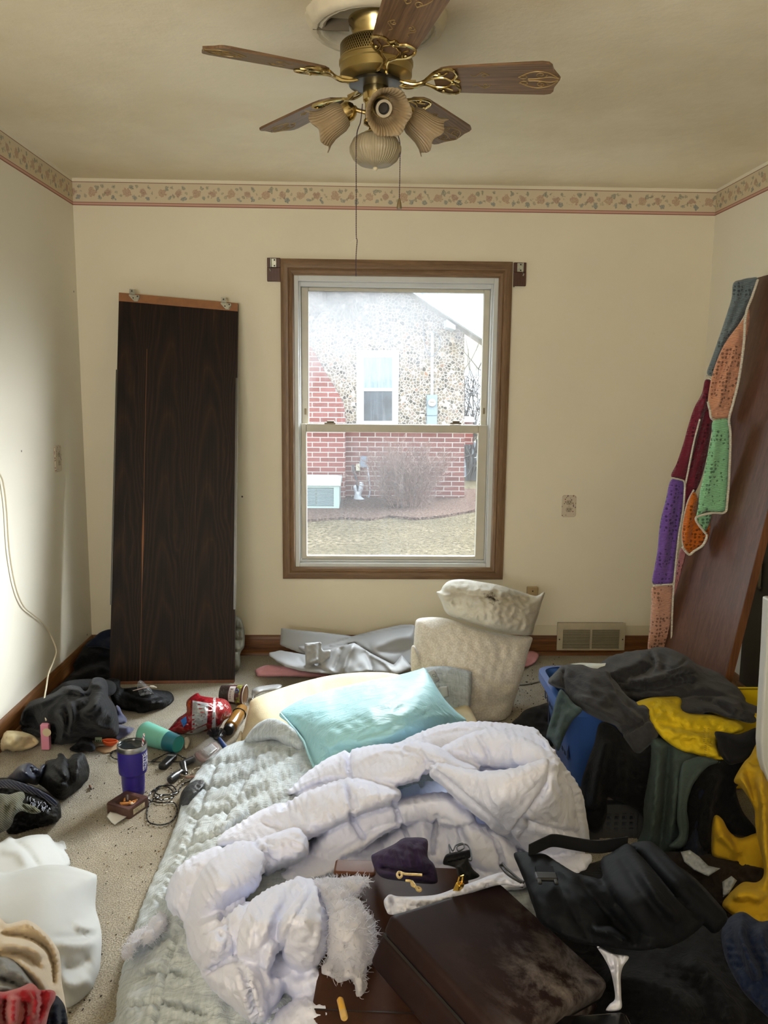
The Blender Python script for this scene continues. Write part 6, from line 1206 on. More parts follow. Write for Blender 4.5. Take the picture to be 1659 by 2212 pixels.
# dark case on top
dc, lx, ly, M = case_box('briefcase', 'dark brown scuffed leather briefcase lying tilted on top of the brown one', (839, 1974), (1078, 1902), (1082, 2251), (.425, .335, .35), .115, M_drk)
obj('case_lower', soft_box(lx, ly, 0, .068, .012), M_drk, dc, angle=50); lid = obj('case_lid', soft_box(lx, ly, .072, .115, .012), M_drk, dc, angle=50)
obj('seam_line', bx(NB(), .004, lx-.004, .004, ly-.004, .067, .073), plain('seam_dark2', '#120b0a', .7), dc, smooth=False)
M_goldm = plain('gold_metal', '#c29a3e', .25, .95)
ht = obj('gold_latch', bx(NB(), lx*.55, lx*.55+.03, -.006, .002, .06, .11), M_goldm, dc, smooth=False, bevel=.002)
obj('latch_hasp', bx(NB(), lx*.55+.004, lx*.55+.022, -.008, .004, .11, .138, Matrix.Translation((0, 0, 0))), M_goldm, ht, smooth=False, bevel=.002)
obj('latch_loop', tube(NB(), [(lx*.55+.006, -.004, .136), (lx*.55+.008, -.008, .15), (lx*.55+.02, -.008, .152), (lx*.55+.02, -.004, .138)], .002, 6), M_goldm, ht)
# white cloth behind the dark case
M_wht = fabric('white_cotton', '#c6c8d6', weave=900, wr=.3, wrs=20)
cloth('white_shirt', M_wht, 'white cotton shirt trapped behind the dark briefcase', 'shirt', [(829, 1948), (834, 1938), (843, 1932), (860, 1936), (900, 1936), (945, 1932), (990, 1916), (1030, 1902), (1062, 1890), (1090, 1884), (1118, 1894), (1132, 1906), (1128, 1916), (1090, 1912), (1060, 1916), (985, 1940), (900, 1968), (846, 1976), (834, 1966)], [(840, 1936, .34), (945, 1934, .36), (1080, 1887, .36), (1125, 1908, .36), (846, 1974, .33), (985, 1938, .37)], [('c', [(842, 1935), (848, 1955), (846, 1972)], 4, .014), ('r', [(860, 1945), (930, 1945), (1000, 1920), (1080, 1895)], 6, .01), ('w', 16, .006, 4, 2, -.2)], R=9, B=.018, T=.04, step=4)
sp_ = cloth('white_strap', M_wht, 'white cloth strap hanging below the black padded bag', 'cloth', [(1290, 2044), (1325, 2060), (1358, 2066), (1346, 2088), (1341, 2110), (1342, 2150), (1341, 2180), (1310, 2184), (1316, 2170), (1328, 2158), (1326, 2130), (1318, 2096), (1304, 2068)], [(1295, 2048, .37), (1355, 2068, .37), (1335, 2110, .32), (1335, 2170, .28), (1312, 2180, .27)], [('r', [(1335, 2072), (1334, 2110), (1336, 2160)], 4, .008)], R=7, B=.012, T=.02, step=3)
# black padded bag
M_neo = fabric('black_coated_nylon', '#0c0e12', var=.15, vs=7, weave=500, wb=.1, rough=.7, sheen=0, wr=.12, wrs=9, spec=.1)
pb_ = thing('padded_bag', 'black padded roll top bag with plastic buckle lying on the dark briefcase', 'bag', onz(1300, 1960, .4))
merged('bag_body', M_neo, [dict(outline=o, zc=z, R=r, B=.03, T=.06, step=5, folds=boost(f)) for o, z, r, f in (
    ([(1108, 1846), (1116, 1840), (1145, 1841), (1176, 1844), (1200, 1858), (1246, 1886), (1296, 1900), (1330, 1940), (1370, 1985), (1412, 2032), (1420, 2048), (1385, 2054), (1352, 2053), (1320, 2050), (1296, 2045), (1262, 2040), (1230, 2031), (1195, 2012), (1167, 1994), (1150, 1955), (1136, 1914), (1120, 1875)], [(1110, 1845, .42), (1180, 1846, .43), (1296, 1902, .46), (1415, 2045, .44), (1300, 2044, .42), (1168, 1992, .42), (1220, 1940, .46)], 14, [('c', [(1180, 1850), (1215, 1920), (1250, 1990), (1300, 2030)], 6, .014), ('c', [(1250, 1890), (1300, 1960), (1380, 2040)], 8, .025), ('r', [(1270, 2010), (1320, 2015), (1360, 2035)], 9, .02), ('c', [(1290, 2000), (1330, 2000), (1350, 2030)], 6, .018), ('w', 34, .006, 6, 2.4, .8)]),
    ([(1296, 1860), (1320, 1842), (1350, 1822), (1366, 1826), (1392, 1860), (1414, 1886), (1450, 1930), (1490, 1968), (1520, 1992), (1500, 2016), (1470, 2036), (1428, 2050), (1400, 2030), (1350, 1970), (1310, 1915)], [(1310, 1852, .45), (1360, 1826, .46), (1515, 1995, .44), (1440, 2040, .43), (1400, 1935, .51)], 26, [('c', [(1340, 1850), (1390, 1930), (1450, 2010)], 5, .012), ('r', [(1380, 1870), (1430, 1950), (1480, 2000)], 9, .014), ('c', [(1470, 1990), (1455, 2010), (1470, 2030)], 4, .012)]),
    ([(1360, 1824), (1400, 1816), (1420, 1826), (1460, 1865), (1500, 1902), (1540, 1945), (1572, 1980), (1560, 2005), (1541, 2018), (1515, 1994), (1470, 1950), (1420, 1890), (1385, 1850)], [(1370, 1826, .44), (1415, 1826, .46), (1570, 1982, .42), (1545, 2012, .40), (1465, 1905, .48)], 24, [('c', [(1410, 1830), (1480, 1905), (1560, 1985)], 4, .010)]))], voxel=.0055, sm=2, parent=pb_)
bu = obj('buckle', bx(NB(), -.022, .022, -.012, .012, 0, .008), plain('buckle_black', '#111214', .3), pb_, smooth=False, bevel=.003); pw = onz(1180, 1898, .47); bu.matrix_parent_inverse = Matrix(); bu.location = pw-onz(1300, 1960, .4); bu.rotation_euler = (0, 0, -.05)
for s in (-1, 1): obj('buckle_prong', bx(NB(), s*.016-.004, s*.016+.004, -.024, -.01, .001, .007), plain('buckle_black2', '#0d0e10', .3), bu, smooth=False, bevel=.002)
obj('buckle_web', bx(NB(), -.016, .02, .005, .04, -.004, .003), M_neo, bu, smooth=False)
bm = NB(); pts = [(1142, 1842), (1175, 1826), (1197, 1819), (1240, 1826), (1290, 1833), (1330, 1828), (1356, 1824)]
q = [onz(a, b, .43) for a, b in [tuple(z) for z in crom(pts, 6)]]; rows = []
for i, p in enumerate(q):
    t_ = (q[min(i+1, len(q)-1)]-q[max(i-1, 0)]).normalized(); n_ = Vector((-t_.y*.0, 0, 1)); rows.append([bm.verts.new(p+Vector((0, dy, dz))) for dy, dz in ((0, .018), (0, -.012), (.003, -.012), (.003, .018))])
for a, b in zip(rows, rows[1:]):
    for k in range(4): bm.faces.new((a[k], a[(k+1) % 4], b[(k+1) % 4], b[k]))
obj('bag_strap', bm, fabric('strap_black', '#101012', weave=400), pb_, world=True)
cloth('black_garment', M_blk, 'black garment heap in the dark bottom right corner', 'garment', [(1150, 1900), (1260, 1870), (1380, 1840), (1480, 1880), (1560, 1960), (1575, 1985), (1620, 2000), (1690, 2060), (1690, 2330), (1180, 2330), (1190, 2220), (1200, 2150)], [(1160, 1910, .16), (1380, 1850, .12), (1240, 2070, .17), (1430, 2056, .22), (1560, 2005, .20), (1680, 2080, .20), (1680, 2300, .2), (1200, 2300, .17)], [('r', [(1300, 2100), (1420, 2130), (1520, 2200)], 20, .03), ('r', [(1480, 2060), (1540, 2120), (1600, 2220)], 20, .03)], R=30, B=.04, T=.15, step=8)
cloth('navy_jacket', fabric('deep_blue_nylon', '#0d1830', var=.2, vs=7, rough=.7, wr=.25), 'deep blue jacket at the right edge below the yellow pants', 'jacket', [(1560, 2005), (1578, 1980), (1606, 1970), (1640, 1990), (1690, 2005), (1690, 2200), (1620, 2160), (1575, 2090), (1560, 2040)], [(1575, 1985, .33), (1640, 1992, .34), (1680, 2100, .33), (1580, 2080, .31)], [('r', [(1600, 1985), (1605, 2040), (1640, 2120)], 10, .03), ('r', [(1640, 1995), (1650, 2050), (1680, 2110)], 10, .02)], R=20)
M_paper = plain('crumpled_paper', '#8f959b', .6, var=.12, vs=12)
for k, (ol, z, lab) in enumerate((([(1470, 1840), (1490, 1836), (1510, 1850), (1530, 1870), (1556, 1876), (1530, 1893), (1500, 1880), (1478, 1862)], .12, 'gray crumpled paper on the floor between the black bag and yellow pants'), ([(1560, 1905), (1580, 1892), (1592, 1902), (1575, 1930), (1562, 1938)], .1, 'small white paper scrap beside the yellow pants'))):
    soft('paper_scrap', M_paper, lab, 'paper', outline=ol, zc=[(ol[0][0], ol[0][1], z)], R=6, B=.01, T=.015, step=3, smooth=False, folds=[('w', 12, .008, 3)])
cloth('dark_rug_clothes', fabric('dark_brown_cloth', '#231d19', weave=500), 'dark clothes covering the floor under the laundry on the right', 'clothes', [(1400, 1845), (1480, 1840), (1560, 1850), (1660, 1880), (1690, 1960), (1600, 1985), (1520, 1930), (1440, 1880)], [(1480, 1842, .06), (1660, 1890, .06), (1600, 1980, .07), (1420, 1860, .05)], [('w', 26, .012, 7, 1.5, .4)], R=16, B=.03, T=.06, zmin=0)
# purple drawstring bag
M_pur = fabric('purple_felt', '#2f2340', var=.15, vs=12, weave=600, wb=.3, wr=.3, wrs=18)
pp = cloth('drawstring_pouch', M_pur, 'purple drawstring pouch with gold cord on the brown briefcase', 'pouch', [(802, 1852), (812, 1842), (850, 1824), (868, 1812), (884, 1809), (922, 1813), (924, 1850), (938, 1868), (945, 1895), (942, 1908), (915, 1909), (875, 1904), (830, 1897), (812, 1882)], [(810, 1848, .31), (880, 1811, .37), (922, 1816, .36), (942, 1900, .30), (820, 1890, .30), (880, 1860, .36)], [('c', [(818, 1872), (860, 1880), (900, 1886), (935, 1890)], 4, .022), ('r', [(815, 1880), (870, 1893), (935, 1902)], 5, .012), ('r', [(882, 1815), (884, 1850), (890, 1880)], 5, .012), ('r', [(850, 1830), (865, 1858), (870, 1878)], 5, .010), ('r', [(905, 1820), (905, 1850), (920, 1880)], 5, .010)], R=13, B=.03, T=.06, step=4)
M_gcord = plain('gold_cord', '#b8a06a', .5, .2, var=.3, vs=180)
bm = NB(); tube(bm, [tuple(onz(a, b, .36)) for a, b in [tuple(z) for z in crom([(912, 1890), (895, 1889), (875, 1888), (862, 1884), (858, 1890), (862, 1896), (868, 1892), (866, 1884)], 6)]], .0028, 7); obj('draw_cord', bm, M_gcord, pp, world=True)
bm = NB(); tube(bm, [tuple(onz(a, b, .345)) for a, b in [tuple(z) for z in crom([(876, 1902), (888, 1904), (890, 1912), (898, 1916), (906, 1918), (909, 1923), (903, 1924), (897, 1914), (890, 1904)], 6)]], .003, 7); obj('cord_end', bm, M_gcord, pp, world=True)
kp = cloth('small_pouch', M_blk2, 'small black drawstring pouch beside the purple one', 'pouch', [(957, 1866), (962, 1848), (975, 1842), (1000, 1838), (1015, 1836), (1018, 1848), (1012, 1860), (1022, 1878), (1036, 1892), (1020, 1900), (1000, 1902), (988, 1890), (985, 1876), (970, 1870)], [(962, 1850, .33), (1015, 1838, .34), (1030, 1892, .29), (985, 1880, .31)], [('c', [(965, 1862), (985, 1858), (1008, 1852)], 4, .02), ('r', [(985, 1870), (1000, 1885), (1015, 1895)], 6, .01)], R=9, B=.02, T=.05, step=3)
bm = NB(); tube(bm, [tuple(onz(a, b, .35)) for a, b in [tuple(z) for z in crom([(972, 1842), (970, 1824), (978, 1838), (985, 1826), (1000, 1822), (1002, 1832), (990, 1838), (988, 1828), (1006, 1824), (1016, 1836), (1018, 1858), (1012, 1856)], 6)]], .0018, 6); obj('pouch_cord', bm, plain('cord_black', '#0f0f10', .6), kp, world=True)
# lighter, pen, cable, small case
a, b = onz(734, 2157, .3), onz(744, 2198, .3); M = frame(b-a, o=a); L = (b-a).length
lt = thing('highlighter', 'yellow pen beside the comforter on the brown briefcase', 'pen', mat=M)
obj('pen_barrel', lathe(NB(), [(0, 0), (.004, .0), (.0065, .004), (.0065, L*.8), (.006, L*.84), (0, L*.84)], 20), plain('pen_yellow', '#c99a2c', .35), lt); obj('pen_cap', lathe(NB(), [(.0068, L*.72), (.0068, L), (.005, L+.003), (0, L+.003)], 20), plain('pen_cap_tan', '#b99a5e', .4), lt)
a, b = onz(1094, 1904, .345), onz(1130, 1914, .345); M = frame(b-a, o=a); L = (b-a).length
pn = thing('ballpoint_pen', 'black pen with chrome clip on the dark briefcase', 'pen', mat=M); obj('pen_barrel', lathe(NB(), [(0, 0), (.004, .002), (.0045, .01), (.0045, L), (0, L)], 16), plain('pen_black', '#15151a', .3), pn); obj('pen_clip', bx(NB(), -.0015, .0015, .0045, .0065, .004, .03), plain('chrome', '#c9c9c9', .15, 1), pn, smooth=False)
bm = NB(); tube(bm, [tuple(onz(a, b, .43)) for a, b in [tuple(z) for z in crom([(1081, 1870), (1086, 1868), (1096, 1878), (1110, 1890), (1124, 1902), (1132, 1906)], 6)]], .003, 7); tube(bm, [tuple(onz(a, b, .428)) for a, b in [tuple(z) for z in crom([(1081, 1870), (1092, 1884), (1108, 1896), (1126, 1906)], 6)]], .003, 7); tag(obj('wrist_strap', bm, plain('strap_dark', '#1b1b1d', .5)), 'thin black wrist strap left of the padded bag', 'strap')
sb = thing('black_case', 'glossy black case with shiny edge at the bottom right', 'case', onz(1270, 2190, .30)); a, b = onz(1196, 2192, .27), onz(1352, 2182, .27)
M = frame((0, 0, 1), b-a, o=a-Vector((0, 0, .05))); obj('case_body', soft_box((b-a).length, .12, 0, .05, .008), plain('gloss_black', '#0d0d0e', .18, spec=.6), sb, world=True, angle=50).data.transform(M @ Matrix.Translation((0, -.12, 0)))
# ================================================================ clothes by the left wall
M_blk3 = fabric('black_denim', '#141519', var=.25, vs=12, weave=500, rough=.95, wr=.25, sheen=.06); M_blks = fabric('black_satin', '#0a0a0b', var=.2, vs=8, weave=900, wb=.05, rough=.62, spec=.16, sheen=0, wr=.5, wrs=14)
M_nvs = fabric('navy_satin', '#141a30', var=.2, vs=8, weave=900, wb=.05, rough=.45, spec=.4, wr=.2, wrs=12)
merged('black_clothes', M_blk, [
    dict(outline=[(100, 1500), (110, 1470), (128, 1440), (150, 1412), (185, 1388), (215, 1372), (250, 1366), (260, 1480), (235, 1510), (160, 1510)], zc=[(128, 1440, None, 3.95), (215, 1373, None, 4.1), (250, 1480, None, 3.85), (110, 1495, None, 3.65), (170, 1460, None, 3.88)], R=30, B=.07, T=.2, step=5, zmin=0, folds=[('r', [(130, 1450), (180, 1420), (235, 1405)], 9, .035), ('r', [(140, 1480), (190, 1450), (240, 1440)], 9, .03), ('c', [(140, 1465), (190, 1435), (240, 1425)], 5, .02), ('w', 26, .012, 3, 1.5, .4)]),
    dict(outline=[(105, 1500), (150, 1470), (240, 1470), (245, 1500), (180, 1515), (110, 1515)], zc=[(150, 1475, .2), (240, 1475, .16), (110, 1510, .1)], R=16, B=.05, T=.2, step=5, zmin=0)], voxel=.007, sm=2, label='black clothes heaped in the corner behind the dark door', cat='clothes')
cloth('navy_shirt', M_nvy, 'navy shirt on top of the corner heap beside the dark door', 'shirt', [(186, 1396), (200, 1380), (220, 1364), (245, 1362), (245, 1400), (215, 1398)], [(200, 1380, None, 4.0), (240, 1366, None, 4.02), (240, 1396, None, 3.92)], [('c', [(200, 1390), (225, 1376), (240, 1374)], 4, .012)], R=12)
merged('pants', M_blk3, [dict(outline=o, zc=z, R=r, B=.05, T=.12, step=4, zmin=0, folds=boost(f)) for o, z, r, f in (
    ([(20, 1562), (30, 1544), (45, 1526), (66, 1514), (95, 1504), (120, 1494), (141, 1480), (171, 1482), (186, 1494), (196, 1470), (206, 1463), (224, 1465), (233, 1478), (235, 1505), (246, 1520), (253, 1538), (257, 1566), (254, 1596), (226, 1600), (202, 1602), (178, 1600), (160, 1606), (142, 1607), (122, 1612), (102, 1609), (94, 1596), (88, 1576), (60, 1572), (32, 1572)],
      [(25, 1560, .04), (66, 1516, .12), (141, 1482, .20), (210, 1465, .24), (235, 1500, .20), (256, 1590, .02), (210, 1592, .03), (122, 1610, .02), (60, 1570, .03), (150, 1530, .20), (210, 1520, .24), (100, 1540, .15)], 22,
      [('r', [(45, 1535), (90, 1515), (140, 1485)], 7, .03), ('r', [(141, 1486), (170, 1490), (184, 1500)], 6, .03), ('c', [(150, 1500), (175, 1505), (192, 1498)], 5, .04), ('r', [(214, 1470), (222, 1500), (200, 1530), (170, 1545)], 8, .035), ('c', [(195, 1480), (190, 1520), (165, 1535)], 6, .04), ('r', [(150, 1515), (158, 1545), (150, 1590)], 5, .035), ('c', [(143, 1530), (146, 1560), (138, 1592)], 4, .03),
       ('r', [(118, 1540), (135, 1545), (140, 1580), (128, 1606)], 5, .03), ('c', [(115, 1560), (120, 1585), (112, 1605)], 7, .05), ('r', [(235, 1510), (215, 1545), (180, 1565)], 7, .025), ('r', [(55, 1530), (48, 1555), (60, 1568)], 5, .03), ('c', [(70, 1540), (80, 1560), (92, 1580)], 6, .03), ('r', [(200, 1560), (230, 1575), (250, 1570)], 6, .02), ('w', 22, .008, 3, 1.5, .6)]),
    ([(0, 1552), (16, 1548), (26, 1552), (40, 1566), (88, 1576), (92, 1592), (60, 1584), (30, 1576), (0, 1576), (-20, 1564)], [(16, 1550, .06), (88, 1580, .05), (40, 1578, .02)], 10, [])
    )], voxel=.0055, sm=2, label='washed black denim pants crumpled under the white charging cable', cat='pants')
sk = cloth('sock', plain('charcoal_knit', '#232427', .95, var=.2, vs=40, bump=.4, bs=400, spec=.08), 'charcoal rolled cuff lying by the black pants', 'sock', [(150, 1618), (164, 1606), (176, 1592), (192, 1594), (202, 1606), (206, 1618), (198, 1624), (180, 1622), (166, 1625)], [(176, 1596, .06), (165, 1620, .01), (200, 1614, .05)], [('r', [(168, 1612), (182, 1604), (198, 1610)], 5, .012), ('c', [(168, 1620), (180, 1616), (196, 1620)], 4, .02)], R=8, B=.015, T=.03, step=3, zmin=0)
cloth('cream_shirt', fabric('cream_cotton', '#cdbf9c', weave=700, wr=.35, wrs=18), 'cream cotton cloth on the carpet at the left edge', 'cloth', [(-25, 1590), (0, 1582), (20, 1578), (45, 1580), (68, 1587), (80, 1596), (84, 1604), (70, 1615), (52, 1621), (34, 1626), (15, 1619), (0, 1627), (-25, 1620)], [(0, 1584, .06), (45, 1582, .07), (82, 1602, .03), (34, 1624, .01), (0, 1622, .01), (30, 1600, .09)], [('r', [(10, 1590), (40, 1590), (70, 1598)], 5, .012), ('c', [(60, 1598), (72, 1600), (80, 1603)], 3, .012), ('r', [(10, 1600), (25, 1612), (34, 1622)], 4, .01), ('c', [(50, 1612), (66, 1606), (80, 1605)], 3, .01)], R=12, B=.02, T=.05, step=3, zmin=0)
M_lav = fabric('slate_lavender', '#3a3c58', weave=500, sheen=.3)
cloth('slate_sock', M_lav, 'slate blue sock poking out right of the black denim pants', 'sock', [(250, 1526), (258, 1527), (264, 1540), (273, 1551), (273, 1560), (262, 1564), (250, 1560)], [(254, 1528, .06), (270, 1555, .03), (255, 1560, .03)], R=7, B=.02, T=.03, step=3, zmin=0)
cloth('slate_sock', M_lav, 'slate blue sock lying flat below the other one', 'sock', [(252, 1566), (274, 1569), (288, 1572), (288, 1578), (276, 1588), (262, 1596), (250, 1597)], [(274, 1570, .04), (264, 1594, .01), (286, 1575, .02)], R=7, B=.02, T=.03, step=3, zmin=0)
bs_ = cloth('black_shirt', M_blks, 'black shirt lying flat at the foot of the dark door', 'shirt', [(230, 1470), (258, 1468), (263, 1486), (300, 1484), (338, 1490), (368, 1495), (376, 1514), (362, 1527), (332, 1534), (300, 1543), (292, 1538), (262, 1532), (245, 1520)], [(250, 1470, .10), (300, 1486, .07), (368, 1498, .03), (300, 1540, .01), (362, 1526, .01), (260, 1530, .02), (320, 1505, .07)], [('c', [(262, 1488), (300, 1505), (350, 1508)], 4, .02), ('r', [(270, 1500), (320, 1512), (365, 1510)], 6, .015), ('r', [(300, 1520), (330, 1518), (360, 1520)], 5, .012), ('c', [(300, 1530), (315, 1518), (340, 1516)], 4, .012)], R=10, B=.025, T=.05, step=3, zmin=0)
def film_mat(name, c, a):
    n = NT(name); n.set(rough=.12, spec=.8, trans=0); n.col(lin(c)); n.b.inputs['Alpha'].default_value = a; v = n.co(); w = n.noise(v, 55, 4, .6, .8); n.bump(n.math('ABSOLUTE', n.math('SUBTRACT', w, .5)), 1, .02); return n.m
M_film = film_mat('clear_film', '#9fa2a6', .3)
cw = cloth('clear_wrapper', M_film, 'crumpled clear plastic wrapper on the flat black shirt', 'wrapper', [(296, 1484), (298, 1473), (304, 1469), (311, 1474), (322, 1483), (334, 1499), (320, 1501), (304, 1503), (299, 1494)], [(304, 1472, .11), (330, 1498, .07), (302, 1502, .07)], [('w', 8, .010, 3)], R=5, B=.015, T=.02, step=2)
sw = thing('cotton_swab', 'thin pink stick with white tip behind the clear wrapper', 'swab', onz(300, 1487, .1)); obj('stick', tube(NB(), [tuple(onz(287, 1492, .095)), tuple(onz(326, 1482, .10))], .0014, 6), plain('stick_pink', '#c3a59a', .5), sw, world=True)
obj('tip', tube(NB(), [tuple(onz(325, 1482, .10)), tuple(onz(330, 1483, .10)), tuple(onz(338, 1485, .10))], [.004, .0055, .002], 8), plain('tip_white', '#cfccc2', .8), sw, world=True)
# orange loops and card
bm = NB()
for k in range(4):
    pts = [(221, 1598+k), (232, 1597+k*2.2), (246, 1598+k*2.4), (254, 1601), (244, 1604+k*1.6), (232, 1605+k*1.6), (224, 1602+k)]
    tube(bm, [tuple(onz(a, b, .012+.006*(3-k))) for a, b in [tuple(z) for z in crom(pts, 5)]], .003, 6)
ob = thing('hair_ties', 'bundle of orange hair ties on the carpet below the black pants', 'hair ties', onz(238, 1603, 0)); obj('orange_loops', bm, plain('orange_elastic', '#c8511c', .6), ob, world=True)
lb_ = obj('product_card', bx(NB(), -.014, .014, -.001, .001, -.006, .014), plain('card_green', '#8d9f86', .5), ob, smooth=False); lb_.location = onz(213, 1600, .014)-onz(238, 1603, 0)
bm = NB(); bx(bm, -.010, -.004, -.0018, -.001, -.003, .003); bx(bm, -.002, .003, -.0018, -.001, -.003, .004); bx(bm, .005, .010, -.0018, -.001, -.003, .002); obj('card_marks', bm, plain('card_ink', '#2c3a2c', .5), lb_, smooth=False)
soft('cardboard_scrap', plain('cardboard', '#a58a6c', .85, var=.08, vs=20), 'torn flat cardboard scrap under the orange hair ties', 'cardboard', outline=[(200, 1618), (214, 1612), (238, 1608), (256, 1602), (268, 1612), (262, 1622), (245, 1624), (226, 1628), (212, 1623)], zc=[(230, 1615, .004)], R=3, B=.003, T=.006, step=4, zmin=0, smooth=False)
# black track pants, navy shorts, olive corduroys
merged('track_pants', M_blks, [dict(outline=o, zc=z, R=r, B=.05, T=.1, step=4, zmin=0, folds=boost(f)) for o, z, r, f in (
    ([(96, 1660), (98, 1645), (112, 1640), (124, 1638), (124, 1630), (130, 1626), (138, 1630), (147, 1641), (156, 1630), (168, 1627), (180, 1626), (188, 1642), (194, 1664), (186, 1694), (166, 1714), (148, 1724), (133, 1734), (118, 1722), (95, 1702), (80, 1690), (84, 1672)],
     [(100, 1646, .10), (130, 1628, .12), (180, 1628, .13), (192, 1665, .06), (165, 1712, .01), (133, 1732, .01), (85, 1690, .05), (140, 1680, .14)], 20,
     [('c', [(147, 1640), (150, 1662), (155, 1690)], 5, .03), ('r', [(165, 1632), (170, 1665), (158, 1695)], 8, .025), ('c', [(112, 1655), (130, 1680), (158, 1696)], 4, .02), ('r', [(120, 1648), (138, 1670), (150, 1685)], 6, .02), ('r', [(100, 1670), (125, 1695), (155, 1705)], 10, .02), ('c', [(176, 1632), (186, 1655), (190, 1670)], 4, .012), ('w', 20, .006, 3, 1.5, .8)]),
    )], voxel=.005, sm=2, label='shiny black track pants crumpled on the carpet left of the blue tumbler', cat='pants')
ns_ = cloth('navy_shorts', M_nvs, 'navy satin shorts bundled against the black track pants', 'shorts', [(14, 1684), (28, 1668), (42, 1654), (62, 1648), (75, 1654), (84, 1660), (90, 1652), (100, 1652), (98, 1672), (88, 1684), (80, 1696), (58, 1692), (34, 1690)], [(30, 1668, .10), (64, 1650, .13), (95, 1655, .10), (80, 1692, .05), (20, 1685, .06), (55, 1675, .13)], [('c', [(66, 1656), (70, 1668), (80, 1672)], 4, .02), ('r', [(40, 1662), (55, 1670), (75, 1685)], 5, .015), ('r', [(86, 1655), (88, 1668), (84, 1682)], 3, .012)], R=14, B=.035, T=.06, step=3)
def rib_mat(name, c, c2, s):
    n = NT(name); n.set(rough=.95, spec=.1, sheen=.2); w = n.add('ShaderNodeTexWave', bands_direction='DIAGONAL'); w.inputs['Scale'].default_value = s; w.inputs['Distortion'].default_value = .8; n.ln(n.co(), w.inputs['Vector'])
    n.col(n.mix(w.outputs['Fac'], lin(c), lin(c2))); n.bump(w.outputs['Fac'], .6, .004); return n.m
bk_ = cloth('black_shorts', M_blks, 'black shorts with ruched navy waistband at the left edge', 'shorts', [(-25, 1712), (-10, 1684), (12, 1680), (30, 1682), (58, 1692), (90, 1706), (118, 1724), (129, 1736), (132, 1768), (116, 1782), (70, 1794), (40, 1804), (14, 1800), (20, 1760), (0, 1740)], [(0, 1685, .06), (60, 1694, .10), (125, 1735, .07), (130, 1768, .02), (70, 1793, .01), (20, 1798, .02), (80, 1745, .11)], [('r', [(95, 1755), (112, 1765), (126, 1768)], 6, .02), ('r', [(80, 1770), (100, 1760), (120, 1745)], 5, .014), ('c', [(60, 1778), (90, 1776), (118, 1768)], 4, .014), ('w', 16, .008, 9, 1.5, .3)], R=15, B=.035, T=.06, step=3, zmin=0)
wb_ = soft('waistband', rib_mat('ruched_navy', '#11141f', '#2c3552', 60), parent=bk_, outline=[(-10, 1688), (20, 1684), (56, 1694), (88, 1708), (114, 1724), (124, 1738), (112, 1740), (84, 1724), (50, 1710), (10, 1702), (-10, 1706)], zc=[(0, 1690, .10), (60, 1698, .14), (120, 1732, .11), (50, 1708, .12)], R=6, B=.012, T=.02, step=2.6)
bm = NB(); rr_ = random.Random(5)
for k in range(26):
    a = rr_.uniform(60, 108); b = 1722+(a-60)*.45+rr_.uniform(-4, 8); p = onz(a, b, .138); q = onz(a+rr_.uniform(-5, 5), b+rr_.uniform(2, 8), .134); tube(bm, [tuple(p), tuple((p+q)/2+Vector((0, 0, .004))), tuple(q)], .0009, 4)
obj('loose_threads', bm, plain('thread_pale', '#aab3cc', .7), bk_, world=True)['kind'] = 'stuff'
cloth('corduroys', rib_mat('olive_corduroy', '#33352a', '#5f604c', 75), 'olive corduroy pants leg at the left edge on the black shorts', 'pants', [(-25, 1720), (0, 1714), (20, 1716), (38, 1711), (50, 1711), (54, 1722), (49, 1734), (60, 1737), (74, 1742), (88, 1752), (82, 1757), (66, 1757), (46, 1752), (32, 1762), (26, 1780), (12, 1794), (-25, 1800)], [(10, 1718, .17), (50, 1714, .16), (85, 1752, .12), (20, 1785, .08), (0, 1795, .06), (30, 1745, .18)], [('r', [(40, 1716), (34, 1740), (26, 1775)], 6, .02), ('c', [(46, 1735), (56, 1748), (74, 1753)], 4, .02), ('r', [(12, 1720), (8, 1760), (4, 1790)], 6, .014)], R=12, B=.03, T=.05, step=3)
